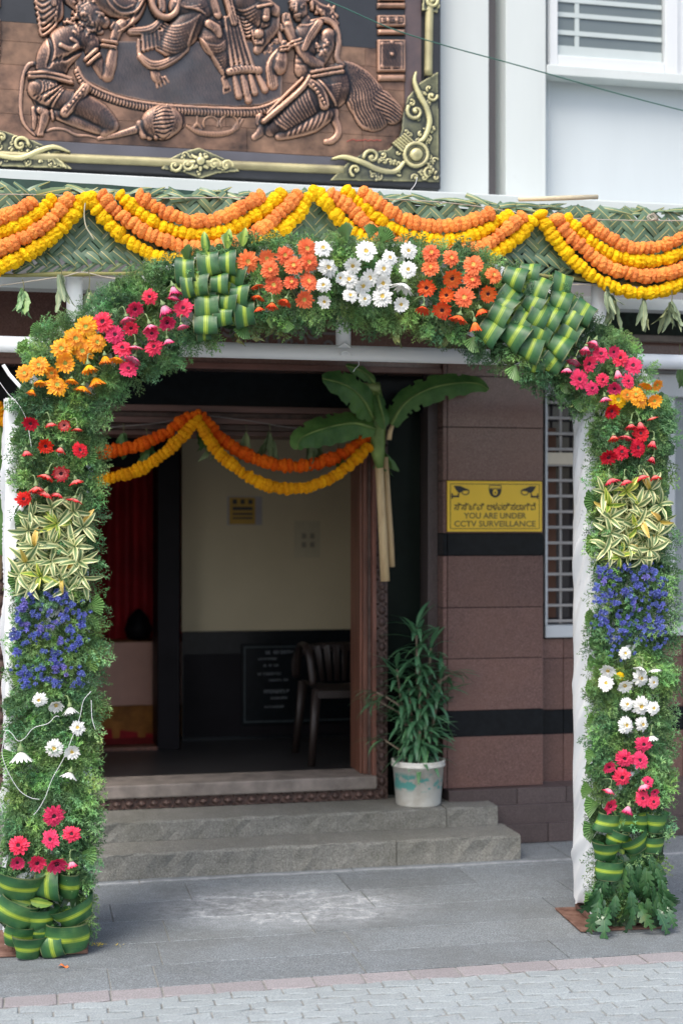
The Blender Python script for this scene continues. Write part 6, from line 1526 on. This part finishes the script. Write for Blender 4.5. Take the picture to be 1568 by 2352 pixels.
# gold rods, corner scrollwork and centre ornament
GT = RT0-.045
def rod(pts, r, name='gold_rod'):
    rel.part(name, MB().tube(interp_path([Vector(W.at(x, y, GT+.004)) for x, y in pts], .03), r, 12), M('gold_rod_paint', (.40, .36, .20), .4, .35, 5, .25, 60, metal=.25, hue=(.52, .47, .25)), smooth=True)
rod([(-200, 347), (150, 363), (400, 374), (790, 391)], .0225); rod([(988, -60), (985, 60), (983, 178)], .021)
def spiral(f, cx_, cy_, r, a0, turns, w, base=3, dirn=1):
    pts = [(cx_+r*(1-k/22)*math.cos(a0+dirn*turns*2*PI*k/22), cy_+r*(1-k/22)*math.sin(a0+dirn*turns*2*PI*k/22)) for k in range(20)]
    f.seg(pts, [w*(1-.4*k/20) for k in range(20)], .8, base=base); f.ball(cx_, cy_, w*1.1, .8, base+1)
def scatter_curls(f, poly, n, seed, r0=7):
    q = random.Random(seed); P = pts_in(poly, n)
    for x, y in P: spiral(f, x, y, q.uniform(.6, 1.2)*r0, q.uniform(0, 6.28), q.choice((.8, 1.1)), 2.1, 2.5, q.choice((-1, 1)))
def plate(f, poly, h):
    P = np.array(poly, float); ins = np.zeros(f.X.shape, bool)
    for (x1, y1), (x2, y2) in zip(P, np.roll(P, -1, 0)):
        c = ((y1 > f.Y) != (y2 > f.Y)) & (f.X < (x2-x1)*(f.Y-y1)/(y2-y1+1e-9)+x1); ins ^= c
    f.h = np.maximum(f.h, np.where(ins, h, 0))
f = Field(745, 1012, 155, 425, 1.3)
poly = [(758, 414), (800, 372), (835, 352), (890, 345), (912, 325), (922, 300), (925, 262), (935, 225), (952, 205), (962, 192), (1004, 166), (1007, 418)]
plate(f, poly, 1.2); scatter_curls(f, [(830, 408), (850, 360), (905, 350), (930, 300), (940, 230), (1000, 190), (1002, 410)], 70, 2, 8)
f.seg([(953, 168), (950, 190), (962, 222), (978, 252), (984, 285), (972, 318), (955, 330)], [2, 4.5, 6, 6, 6, 5, 3], .8, base=6)
f.seg([(762, 366), (790, 362), (830, 374), (870, 392), (905, 395), (925, 375)], [2, 5, 6, 6, 5.5, 4], .8, base=6)
spiral(f, 852, 362, 18, PI, 1.3, 4, 6); spiral(f, 952, 258, 20, PI*1.2, 1.3, 4, 6, -1); spiral(f, 990, 222, 12, 0, 1.2, 3, 6); spiral(f, 815, 392, 14, 2, 1.2, 3, 6); spiral(f, 985, 395, 14, 2, 1.2, 3, 5)
for k in range(6): f.seg([(902+k*5, 322-k*4+8), (922+k*5, 342-k*4+6)], 2.4, .9, base=7)
for k in range(5): f.seg([(975+k*6, 372+k*6), (985+k*5-8, 362+k*6+14)], 2.4, .9, base=7)
f.seg([(953+26*math.cos(a), 357+26*math.sin(a)) for a in np.linspace(0, 6.3, 26)], 4, .8, base=8, across=4, amp=1.5); f.seg([(953+19*math.cos(a), 357+19*math.sin(a)) for a in np.linspace(0, 6.3, 22)], 3.4, .8, base=9); f.ball(953, 357, 15, .8, 8)
f.build(rel, 'scroll_ornament', m_gold, GT-.0005, lift=.006, soft=0, tex=0)
f = Field(-80, 170, 290, 400, 1.3)
plate(f, [(-60, 298), (10, 302), (40, 312), (80, 325), (104, 336), (150, 348), (122, 352), (142, 370), (166, 388), (-60, 380)], 2.2); scatter_curls(f, [(-50, 305), (30, 318), (90, 340), (140, 380), (-50, 372)], 40, 5, 8)
spiral(f, 48, 333, 18, 0, 1.4, 4, 6, -1); spiral(f, 5, 318, 14, 2, 1.2, 3.5, 6); f.seg([(-20, 352), (10, 361), (50, 364), (90, 348), (125, 339), (160, 350)], [4, 5.5, 6, 6, 5, 2], .8, base=6)
for k in range(5): f.seg([(112+k*7, 352+k*5), (128+k*6, 378+k*2)], 2.2, .8, base=4)
f.build(rel, 'scroll_ornament', m_gold, GT-.0005, lift=.006, soft=0, tex=0)
f = Field(360, 560, 335, 420, 1.3)
plate(f, [(370, 388), (392, 364), (425, 348), (457, 340), (490, 354), (530, 372), (550, 394), (500, 398), (462, 410), (420, 396)], 2.); scatter_curls(f, [(380, 388), (425, 356), (490, 358), (542, 390), (462, 404)], 26, 9, 8)
f.ball(460, 372, 11, .8, 6)
for k in range(8): a = 2*PI*k/8; f.seg([(460+12*math.cos(a), 374+12*math.sin(a)), (460+22*math.cos(a), 374+18*math.sin(a))], [5, 3], .8, base=5)
for x_, d_ in ((430, 1), (492, -1), (402, 1), (520, -1)): spiral(f, x_, 376+abs(x_-460)*.1, 14, 0, 1.2, 3.4, 5, d_)
f.build(rel, 'scroll_ornament', m_gold, GT-.0005, lift=.006, soft=0, tex=0)
f = Field(955, 1012, -20, 35, 1.3); plate(f, [(972, -20), (1004, -20), (1004, 30), (968, 24)], 2.); spiral(f, 989, 4, 14, 0, 1.4, 4, 5); scatter_curls(f, [(972, -15), (1002, -15), (1002, 26), (972, 22)], 8, 2, 6)
f.build(rel, 'scroll_ornament', m_gold, GT-.0005, lift=.006, soft=0, tex=0)

# ------------------------------------------------------------------ signs and notices
m_signy = M('sign_yellow', (.80, .52, .03), .45, .05, 5); m_signk = M('sign_black', (.018, .018, .016), .5, .2, 20); m_signb = M('sign_brown_print', (.16, .12, .03), .5, .2, 20)
ST = T1-.012; sa, sb = S(1027, ST), S(1244, ST); za, zb3 = zz(1221, 1135, ST), zz(1105, 1135, ST); sw, sh = sb-sa, zb3-za
sg = Thing('warning_sign', 'yellow camera surveillance warning sign with black lettering on the maroon granite pillar', 'sign', W, ((sa+sb)/2, ST, za))
sg.part('board', MB().box(sa, sb, ST, T1-.0005, za, zb3), m_signy, bevel=.002)
bo = MB(); i_ = .014; wd_ = .003; y_ = ST-.0008
for a, b_, c, d in ((sa+i_, sb-i_, za+i_, za+i_+wd_), (sa+i_, sb-i_, zb3-i_-wd_, zb3-i_), (sa+i_, sa+i_+wd_, za+i_+wd_, zb3-i_-wd_), (sb-i_-wd_, sb-i_, za+i_+wd_, zb3-i_-wd_)): bo.box(a, b_, y_, ST-.0001, c, d)
sg.part('border', bo, m_signk)
def put_text(th, txt, w, h, cx_, cz_, t, mat, bold=.0, name='lettering', spacing=1.):
    me = text_mesh(txt, 1., mat, .0, bold, spacing); xs_ = [v.co.x for v in me.vertices]; ys_ = [v.co.y for v in me.vertices]
    k1 = w/(max(xs_)-min(xs_)); k2 = h/(max(ys_)-min(ys_)); mx, my = (max(xs_)+min(xs_))/2, (max(ys_)+min(ys_))/2
    for v in me.vertices: v.co = ((v.co.x-mx)*k1, (v.co.y-my)*k2, v.co.z*.001)
    return th.inst(name, me, (cx_, t, cz_), rot=(PI/2, 0, 0))
mid = (sa+sb)/2
put_text(sg, 'ಸಿಸಿಟಿವಿ ಅಳವಡಿಸಲಾಗಿದೆ', sw*.86, sh*.155, mid, za+sh*.50, ST-.0012, m_signk, .012)
put_text(sg, 'YOU ARE UNDER', sw*.66, sh*.118, mid, za+sh*.315, ST-.0012, m_signb, .02)
put_text(sg, 'CCTV SURVEILLANCE', sw*.86, sh*.118, mid, za+sh*.155, ST-.0012, m_signb, .018)
def shape(th, name, pts, ox, oz, k, t, mat, flip=1):
    mb = MB(); vs = [(ox+flip*x*k, t, oz+z*k) for x, z in pts]; mb.add(vs, [tuple(range(len(vs)))]); th.part(name, mb, mat)
for fl, ox in ((1, sa+sw*.13), (-1, sb-sw*.13)):
    oz = za+sh*.80
    shape(sg, 'camera_symbol', [(-.035, .028), (.0, .028), (.055, .004), (.02, .0), (-.005, -.012), (-.022, .005)], ox, oz, .95, ST-.0012, m_signk, fl)
    ring = [(.03+.024*math.cos(a), -.004+.019*math.sin(a)) for a in np.linspace(0, 6.2, 14)]; shape(sg, 'camera_symbol', ring, ox, oz, .95, ST-.0010, m_signb, fl)
    shape(sg, 'camera_symbol', [(.03+.016*math.cos(a), -.004+.012*math.sin(a)) for a in np.linspace(0, 6.2, 12)], ox, oz, .95, ST-.0011, m_signy, fl)
    shape(sg, 'camera_symbol', [(-.048, -.012), (-.04, -.012), (-.04, -.024), (-.012, -.024), (-.012, -.012), (-.004, -.012), (-.004, -.034), (-.04, -.034), (-.04, -.042), (-.048, -.042)], ox, oz, .95, ST-.0012, m_signk, fl)
oz = za+sh*.80
shape(sg, 'camera_symbol', [(-.034, .034), (.034, .034), (.038, .014), (-.038, .014)], mid, oz, .95, ST-.0008, m_signb)
shape(sg, 'camera_symbol', [(-.030, .028), (.030, .028), (.032, .018), (-.032, .018)], mid, oz, .95, ST-.0009, m_signy)
shape(sg, 'camera_symbol', [(-.038, .012), (.038, .012)]+[(.036*math.cos(a), .010+.045*math.sin(a)) for a in np.linspace(0, -PI, 12)], mid, oz, .95, ST-.0010, m_signk)
shape(sg, 'camera_symbol', [(.014*math.cos(a), -.006+.017*math.sin(a)) for a in np.linspace(0, 6.2, 14)], mid, oz, .95, ST-.0012, m_signy)
shape(sg, 'camera_symbol', [(.005*math.cos(a), -.008+.006*math.sin(a)) for a in np.linspace(0, 6.2, 10)], mid, oz, .95, ST-.0014, m_signk)
nt = BT-.006
ns = Thing('wall_notice', 'small yellow notice with dark print on the cream inner wall', 'notice', W, (S(555, nt), nt, zz(1205, 555, nt)))
ns.part('backing', MB().box(S(522, nt), S(602, nt), nt, BT-.0005, zz(1206, 555, nt), zz(1140, 555, nt)), M('notice_backing', (.32, .30, .30), .7, .1, 9))
ns.part('sheet', MB().box(S(527, nt), S(586, nt), nt-.003, nt-.0005, zz(1204, 555, nt), zz(1143, 555, nt)), M('notice_yellow', (.42, .25, .03), .6, .1, 9))
for k, (y0, y1) in enumerate(((1147, 1158), (1164, 1172), (1178, 1183), (1188, 1192))):
    pm = MB(); n = 3 if k == 0 else 1
    for q in range(n): pm.box(S(534+q*18, nt), S(534+q*18+(10 if n == 3 else 46), nt), nt-.0045, nt-.0032, zz(y1, 555, nt), zz(y0, 555, nt))
    ns.part('print', pm, m_signk)
ps = Thing('paper_notice', 'faded cream paper notice on the inner wall right of the yellow one', 'notice', W, (S(705, nt), nt, zz(1280, 705, nt)))
ps.part('sheet', MB().box(S(676, nt), S(735, nt), nt, BT-.0005, zz(1281, 705, nt), zz(1196, 705, nt)), M('paper_faded', (.42, .37, .26), .8, .08, 9))
pm = MB()
for a in (693, 712):
    for y0 in (1225, 1245): pm.box(S(a, nt), S(a+10, nt), nt-.0012, nt-.0003, zz(y0+12, 705, nt), zz(y0, 705, nt))
ps.part('print', pm, M('faded_print', (.22, .20, .16), .8, .1, 9), kind='stuff')
kt = BT-.045
pq = Thing('stone_plaque', 'black inscribed stone plaque with white lettering on the inner wall behind the chair', 'plaque', W, (S(680, kt), kt, zz(1655, 680, kt)))
pq.part('slab', MB().box(S(555, kt), S(806, kt)+.12, kt, BT-.021, zz(1662, 680, kt), zz(1478, 680, kt)), m_blackboard, bevel=.004)
fb = MB(); a, b_ = S(561, kt), S(806, kt)+.08; c, d = zz(1656, 680, kt), zz(1484, 680, kt)
for q in ((a, b_, c, c+.005), (a, b_, d-.005, d), (a, a+.005, c+.005, d-.005)): fb.box(q[0], q[1], kt-.001, kt-.0001, q[2], q[3])
m_inscr = M('inscription_grey', (.26, .28, .30), .7, .2, 30); pq.part('border', fb, M('inscription_border', (.05, .07, .075), .6, .2, 20))
rq2 = random.Random(17)
for x, y, w, h in ((645, 1498, .19, .020), (615, 1513, .12, .013), (622, 1528, .09, .013), (618, 1547, .14, .015), (640, 1562, .12, .013), (638, 1588, .17, .022), (640, 1603, .10, .013), (632, 1623, .13, .013)):
    im = MB(); a = S(x, kt)-w/2; z0 = zz(y, 640, kt)      # worn, unreadable strokes of the engraved lines
    e = a+w
    while a < e:
        L = h*rq2.uniform(.5, .9)
        im.tube([(a+L*.5+L*.45*math.cos(t_), kt-.001, z0+h*.42*math.sin(t_)) for t_ in np.linspace(rq2.uniform(0, 2), rq2.uniform(4, 6.2), 7)], h*.10, 4, cap=False); a += L*1.15+(h*.8 if rq2.random() < .18 else 0)
    pq.part('inscription', im, m_inscr, kind='stuff')

# ------------------------------------------------------------------ plastic chair inside
ct = 8.05; cs = S(725, ct); FZc = FZ
m_chair = M('brown_plastic', (.02, .013, .011), .5, .1, 6)
ch = Thing('plastic_chair', 'dark brown plastic armchair with slatted back standing inside the doorway', 'chair', W, (cs+.12, ct, FZc))
zt_ = zz(1490, 740, ct); c0_ = cs+.13; hw = .24
for k in range(7):
    x = c0_+(k-3)*.054; ch.part('back_slat', MB().tube([(x*.8+c0_*.2, ct+.02, FZc+.42), (x, ct+.05, FZc+.62), (x+(k-3)*.008, ct+.08, zt_-.02)], [.014, .021, .026], 8, flat=.4), m_chair, smooth=True)
ch.part('back_rail', MB().tube(interp_path([Vector(p) for p in ((c0_-hw, ct+.02, zt_-.16), (c0_-hw+.01, ct+.06, zt_-.05), (c0_-.13, ct+.08, zt_), (c0_+.13, ct+.08, zt_), (c0_+hw-.01, ct+.06, zt_-.05), (c0_+hw, ct+.02, zt_-.16))], .03), .024, 8, flat=.6), m_chair, smooth=True)
ch.part('seat', MB().grid(lambda u, v: (c0_+(u-.5)*.42, ct-.40+.44*v, FZc+.42-.03*math.sin(PI*u)+.01*v), 10, 8).box(c0_-.21, c0_+.21, ct-.40, ct-.385, FZc+.37, FZc+.41), m_chair, smooth=False)
for sx in (-1, 1):
    ch.part('armrest', MB().tube(interp_path([Vector(p) for p in ((c0_+sx*hw, ct+.02, zt_-.16), (c0_+sx*(hw+.01), ct-.15, FZc+.64), (c0_+sx*hw, ct-.36, FZc+.62), (c0_+sx*.22, ct-.40, FZc+.42))], .03), .022, 8, flat=.6), m_chair, smooth=True)
    for ty in (-.38, .03): ch.part('leg', MB().tube([(c0_+sx*.20, ct+ty, FZc+.42), (c0_+sx*.235, ct+ty+(.05 if ty > 0 else -.03), FZc+.002)], [.028, .02], 8, flat=.7), m_chair, smooth=True)

# ------------------------------------------------------------------ garlands, leaf bunches and banana plants on the doorway
GT2 = 6.98; GD_ = 'marigold garlands swagged across the doorway'
dd = lambda P: [(784-484+.7653*x/1.0, y) for x, y in P]
def g5(P): return [((300+x*.7653)/1.6327, (1300+y*.7653)/1.6327) for x, y in P]
garland('deep orange garland sagging across the right half of the doorway to the banana stalk', g5([(572, 342), (620, 372), (680, 440), (760, 500), (860, 550), (960, 578), (1070, 585), (1170, 570), (1280, 530), (1360, 480), (1405, 430)]), m_mo2, GT2, .031, GD_, seed=51, step=.027)
garland('amber yellow garland hanging lowest across the right half of the doorway', g5([(575, 360), (610, 420), (670, 510), (760, 590), (850, 650), (950, 688), (1060, 695), (1160, 675), (1260, 625), (1340, 560), (1410, 495)]), m_my2, GT2-.04, .029, GD_, seed=52, step=.024)
garland('deep orange garland rising from the left column to the top of the doorway', g5([(-80, 545), (0, 540), (110, 520), (220, 502), (330, 468), (430, 420), (500, 370), (570, 338)]), m_mo2, GT2, .031, GD_, seed=53, step=.027)
garland('amber yellow garland rising from the left column below the orange one', g5([(-80, 680), (20, 670), (120, 650), (240, 620), (340, 575), (430, 510), (510, 430), (572, 358)]), m_my2, GT2-.04, .029, GD_, seed=54, step=.024)
garland('far left yellow garland end seen behind the left column', [(-40, 900), (-10, 930), (8, 950), (20, 985)], m_my2, GT2-.06, .029, GD_, seed=55, step=.024)
cord('lintel_cord', 'thin pale cord strung along the carved door lintel', [W.at(x, y, 7.03) for x, y in ((200, 985), (360, 972), (450, 955), (560, 965), (700, 985), (850, 980))], .0025, M('grey_cord', (.2, .18, .17), .9, .1, 20))
m_dk1 = leafmat('door_leaf_green', (.03, .09, .025), (.06, .15, .04), (.12, .2, .07), 1, .0009, .5); m_dk2 = leafmat('door_leaf_dry', (.09, .13, .05), (.14, .19, .09), (.2, .24, .12), 1, .0009, .6)
GB = 'leaf bunches tied along the door lintel'
for i, (x, y, n, mt_, sp_, lb_) in enumerate(((240, 1010, 6, m_dk1, .4, 'green leaf bunch on the lintel nearest the left column'), (283, 1000, 6, m_dk1, .3, 'green leaf bunch over the red curtain, second from the left'), (335, 1010, 7, m_dk1, .4, 'leaf bunch hanging behind the rising left garlands'), (468, 985, 6, m_dk1, .7, 'small green bunch just right of the garland peak'), (497, 1000, 5, m_dk2, .6, 'pale green sprig between the peak and the middle bunches'), (565, 1002, 8, m_dk2, .5, 'green bunch over the cream wall behind the orange garland'), (620, 1000, 9, m_dk2, .5, 'loose dry bunch in the middle of the cream wall opening'), (715, 1010, 9, m_dk2, .6, 'dry bunch hanging left of the lower banana leaf'), (775, 1035, 8, m_dk1, .8, 'green leaves beneath the lower banana leaf'), (880, 1040, 8, m_dk1, .9, 'narrow leaves sticking out under the banana crown'))):
    bunch(lb_, x, y, n, 1.15, 7.02, 60+i, MLG if mt_ is m_dk1 else ML, sp_, mt_, stem=28, group=GB)
m_banana = leafmat('banana_leaf_green', (.02, .085, .022), (.035, .125, .03), (.14, .25, .07), 1, .008, .38)
m_stalk = M('banana_stalk', (.56, .38, .20), .6, .2, 8, .25, 30, hue=(.66, .50, .27), stretch=(8, 8, 1)); m_crown = M('banana_crown', (.11, .22, .045), .5, .4, 9, hue=(.22, .32, .08))
def banana_leaf(th, px_pts, wpx, t, dt_=0., seed=0, fold=.35, up=Vector((0, -1, .35))):
    """A broad blade with torn edges along a surveyed midrib."""
    path = interp_path([Vector(W.at(x, y, t+dt_*k/(len(px_pts)-1))) for k, (x, y) in enumerate(px_pts)], .02); n = len(path); r = random.Random(seed); vs = []; m = 9
    for i, p in enumerate(path):
        u = i/(n-1); d = (path[min(i+1, n-1)]-path[max(i-1, 0)]).normalized(); side = d.cross(up).normalized(); nr = side.cross(d)
        w = wpx*.00215*(math.sin(PI*min(1, .08+u*.90))**.55)*(1+.05*math.sin(i*1.7+seed))
        for j in range(m):
            v = (j/(m-1)-.5)*2; vs.append(p+side*v*w-nr*(fold*w*abs(v)**1.3)+nr*.006*math.sin(i*1.3)*abs(v))
    mb = MB(); torn = {(i, s_) for i in range(n) for s_ in (0, 1) if r.random() < .13}
    fs = [(i*m+j, (i+1)*m+j, (i+1)*m+j+1, i*m+j+1) for i in range(n-1) for j in range(m-1) if not ((i, 0) in torn and j < 1) and not ((i, 1) in torn and j > 6)]
    mb.add(vs, fs); o = th.part('leaf', mb, MATS['banana_blade'], smooth=True)
    th.part('midrib', MB().tube([p+Vector((0, -.003, 0)) for p in path], [.008*(1-.7*i/n) for i in range(n)], 6), m_crown, parent=o, smooth=True)
M('banana_blade', (.05, .17, .035), .45, .3, 6, .35, 90, hue=(.14, .30, .07), stretch=(1, 1, 1)); thin(MATS['banana_blade'], None, .3)
BP = 6.96
bp = Thing('banana_plant', 'cut banana plant tied upright at the right side of the doorway', 'banana plant', W, W.at(885, 1335, BP))
bp.part('stalk', MB().tube([W.at(x, y, BP) for x, y in ((868, 1030), (873, 1120), (879, 1230), (884, 1335))], [.022, .021, .0225, .024], 12), m_stalk, smooth=True)
bp.part('stalk', MB().tube([W.at(x, y, BP+.04) for x, y in ((884, 1050), (890, 1150), (896, 1230), (900, 1302))], [.016, .0165, .0165, .015], 12), m_stalk, smooth=True)
bp.part('crown', MB().tube([W.at(x, y, BP-.01) for x, y in ((858, 880), (864, 920), (868, 980), (867, 1040), (872, 1075))], [.03, .036, .04, .036, .018], 10, flat=.8), m_crown, smooth=True)
bp.part('leaf_sheath', MB().tube([W.at(x, y, BP-.03) for x, y in ((893, 1010), (896, 990), (903, 972))], [.012, .012, .009], 8), m_stalk, smooth=True)
bp.part('leaf_sheath', MB().tube([W.at(x, y, BP-.03) for x, y in ((870, 892), (840, 888), (812, 886))], [.022, .02, .014], 8), M('leaf_sheath_pale', (.24, .30, .10), .5, .2, 9), smooth=True)
banana_leaf(bp, [(898, 975), (930, 925), (985, 893), (1050, 880), (1100, 882), (1126, 900)], 34, BP-.04, -.12, 1)
banana_leaf(bp, [(858, 965), (835, 920), (795, 885), (735, 868)], 40, BP-.03, -.2, 2, .2)
banana_leaf(bp, [(862, 985), (810, 972), (740, 985), (690, 1008), (683, 1040)], 38, BP-.05, -.15, 3, .5)
banana_leaf(bp, [(862, 885), (845, 862), (815, 845), (790, 840)], 16, BP-.02, -.1, 4)
banana_leaf(bp, [(866, 905), (872, 930), (880, 960), (884, 990)], 20, BP-.05, -.03, 5, .6)
bq = Thing('banana_plant', 'cut banana plant at the far left, mostly behind the left flower column', 'banana plant', W, W.at(-6, 1330, BP))
bq.part('stalk', MB().tube([W.at(x, y, BP) for x, y in ((8, 1000), (2, 1150), (-8, 1330))], [.022, .024, .025], 10), m_stalk, smooth=True)
banana_leaf(bq, [(-40, 930), (5, 1000), (15, 1130), (8, 1280)], 34, BP-.04, -.05, 11, .4)
banana_leaf(bq, [(60, 1090), (20, 1050), (-30, 1060), (-70, 1120)], 30, BP-.06, -.05, 12, .4)
# ------------------------------------------------------------------ potted plant
pt_ = 6.935; pp_ = W.at(960, 1849, pt_); ps_ = pp_[0]; PZ = .2135
pot = Thing('potted_plant', 'bushy narrow leaved plant in a white bucket beside the carved door frame', 'potted plant', W, (ps_, pt_, PZ))
m_bucket, n_, l_, b_ = nodes_of('white_bucket_plastic'); g_ = n_.new('ShaderNodeTexCoord').outputs['Object']; sp_ = n_.new('ShaderNodeSeparateXYZ'); l_.new(g_, sp_.inputs[0])
fz = ramp(n_, l_, noise(n_, l_, scaled(n_, l_, g_, (1, 1, 1.4)), 17, 4, .55), [(.50, (0, 0, 0)), (.54, (1, 1, 1))]); bandz = ramp(n_, l_, math_(n_, l_, 'ABSOLUTE', math_(n_, l_, 'SUBTRACT', sp_.outputs[2], .125)), [(.03, (1, 1, 1)), (.05, (0, 0, 0))])
base_ = ramp(n_, l_, noise(n_, l_, g_, 8, 6, .7), [(.3, (.48, .45, .38)), (.55, (.66, .66, .60))]); l_.new(mix(n_, l_, mix(n_, l_, 1., fz, bandz, 'MULTIPLY'), base_, (.16, .50, .45)), b_.inputs['Base Color']); b_.inputs['Roughness'].default_value = .5
r1_, r2_ = .113, .132; hz = .225
bk_ = MB().lathe([(0, .0), (r1_-.004, .0), (r1_, .006), (r2_-.004, hz-.03), (r2_+.004, hz-.03), (r2_+.005, hz-.02), (r2_, hz-.018), (r2_+.004, hz-.006), (r2_+.003, hz), (r2_-.006, hz), (r2_-.012, hz-.05), (0, hz-.05)], 36, (ps_, pt_, PZ))
bkt = pot.part('bucket', bk_, m_bucket, smooth=True)
so = MB().lathe([(r2_-.012, hz-.045), (.06, hz-.03), (0, hz-.028)], 20, (ps_, pt_, PZ)); pot.part('soil', so, M('soil', (.06, .04, .03), .95, .4, 30, .6, 40), parent=bkt)
r = random.Random(44)
deb = MB()
for k in range(40):
    a = r.uniform(0, 6.28); q = r.uniform(.0, .1); x, y = ps_+q*math.cos(a), pt_+q*math.sin(a); z = PZ+hz-.02; b2 = r.uniform(0, 6); deb.add([(x, y, z), (x+.012*math.cos(b2), y+.012*math.sin(b2), z+.006), (x+.008*math.cos(b2+1.2), y+.008*math.sin(b2+1.2), z+.003)], [(0, 1, 2)])
pot.part('fallen_petals', deb, M('fallen_petal_red', (.5, .12, .05), .8, .5, 60), parent=bkt, kind='stuff')
m_pl = leafmat('strap_leaf', (.03, .11, .05), (.07, .20, .09), (.10, .21, .11), 1, .002, .36)
PLf = [leaf_mesh('strap_leaf', L, .020, d, .25, c, m_pl, 9, .05, s) for s, (L, d, c) in enumerate(((.20, .9, .2), (.17, 1.4, -.2), (.22, .5, .3), (.15, 1.9, 0)))]
m_bark = M('thin_bark', (.22, .17, .12), .85, .3, 20, .4, 60)
for k, (dx, dy, h) in enumerate(((-.02, 0, .36), (.03, .02, .56), (0, -.03, .50), (-.045, .02, .46), (.05, -.01, .42), (.0, .03, .68))):
    x, y = ps_+dx*.5, pt_+dy; stem = interp_path([Vector((x, y, PZ+hz-.04)), Vector((x+dx*1.1, y, PZ+hz+h*.5)), Vector((x+dx*1.9, y, PZ+hz+h))], .05)
    pot.part('plant_stem', MB().tube(stem, [.009*(1-.4*i/len(stem)) for i in range(len(stem))], 7), m_bark, smooth=True)
    for j in range(int(h*125)):
        u = .12+.88*(j+.5)/int(h*125); q = stem[min(len(stem)-1, int(u*len(stem)))]
        a = j*2.4+k; el = r.uniform(.3, 1.3) if u > .85 else r.uniform(-.2, .9); d = Vector((math.cos(a)*math.cos(el), math.sin(a)*math.cos(el), math.sin(el)))
        yv = Vector((0, 0, 1)).cross(d).normalized(); zv = d.cross(yv)
        if d.y > .3 and q.y > pt_: d.y *= .4
        pot.inst('strap_leaf', r.choice(PLf), q+Vector((0, 0, r.uniform(-.02, .02))), rot=Matrix((d, yv, zv)).transposed().to_euler(), sc=(r.uniform(.6, 1.), 1.35, 1))
for x, y, a in ((845, 1590, 200), (850, 1610, 170), (865, 1700, 190), (868, 1600, 185), (1020, 1545, 10)):
    q = Vector(W.at(x+18, y, pt_-.02)); an = math.radians(a)
    for k in range(6):
        d = Vector((math.cos(an)+r.uniform(-.3, .3), r.uniform(-.5, .1), r.uniform(-.3, .5))).normalized(); yv = Vector((0, 0, 1)).cross(d).normalized(); zv = d.cross(yv); pot.inst('strap_leaf', r.choice(PLf), q, rot=Matrix((d, yv, zv)).transposed().to_euler(), sc=r.uniform(.5, .8))
    pot.part('plant_stem', MB().tube([q, (q+Vector((ps_, pt_, q.z-.12)))/2, Vector((ps_, pt_, q.z-.2))], .004, 6), m_bark)

# ------------------------------------------------------------------ cables and litter
m_cable = M('green_cable', (.04, .13, .10), .5, .1, 10)
cord('cable', 'thin dark green cable sagging across the white facade and the relief', [W.at(x, y, 6.3) for x, y in ((700, -20), (790, 18), (900, 66), (1020, 104), (1160, 142), (1260, 170), (1400, 210), (1568, 254), (1700, 285))], .0028, m_cable, 'cable')
cord('light_wire', 'thin white wire with tiny lamps running down the wall beside the window', [W.at(x, y, 7.03) for x, y in ((1262, -30), (1260, 100), (1259, 165), (1261, 300), (1259, 470))], .0018, m_alu, 'wire')
cord('thread', 'loose white thread standing up behind the garlands right of the relief corner', [W.at(x, y, 5.66) for x, y in ((940, 440), (952, 425), (957, 410), (955, 402))], .0012, m_wire)
cord('thread', 'arched white thread above the garland peak at the arch top', [W.at(x, y, 5.66) for x, y in ((770, 440), (785, 430), (800, 428), (812, 436))], .0012, m_wire)
cord('thread', 'short frayed white thread hanging under the middle of the rail', [W.at(x, y, 5.74) for x, y in ((822, 826), (824, 838), (816, 846), (810, 856))], .0011, m_wire)
cord('thread', 'short curled brown thread hanging under the rail right of the middle', [W.at(x, y, 5.74) for x, y in ((1140, 838), (1138, 848), (1142, 858), (1141, 867))], .0011, m_jute)
cord('leaf_ribbon', 'long dry leaf ribbon hanging down from the left garland peak', [W.at(x, y, 5.62) for x, y in ((196, 466), (194, 495), (198, 520), (208, 537), (218, 552))], [.003]*999 if False else .0028, M('dry_ribbon', (.42, .40, .28), .7, .2, 20), 'leaf strip')
r = random.Random(8); pm = MB()
for (x, y, n, sp) in ((222, 2171, 26, 14), (272, 2173, 12, 10), (236, 2174, 10, 6)):
    for k in range(n):
        g = A.ground(x+r.gauss(0, sp*.6), y+r.gauss(0, 2.2)); a = r.uniform(0, 6.28); L = r.uniform(.006, .013)
        pm.add([(g[0], g[1], .004), (g[0]+L*math.cos(a), g[1]+L*math.sin(a), .007), (g[0]+L*.5*math.cos(a+.8), g[1]+L*.5*math.sin(a+.8), .005)], [(0, 1, 2)])
solo('fallen_petals', 'scatter of yellow petals on the paving by the left base plate', None, pm, M('fallen_petal_yellow', (.8, .6, .05), .8, .2, 40), A, A.ground(230, 2172), kind='stuff')
g = A.ground(146, 2222); pe = MB(); pe.grid(lambda u, v: (g[0]+(u-.5)*.04*(1-v*.3), g[1]+(v-.5)*.02, .006+.006*math.sin(u*6)), 6, 3)
solo('fallen_petal', 'single orange petal lying on the paving in front of the left column', 'petal', pe, M('fallen_petal_orange', (.75, .2, .05), .7, .2, 40), A, g)
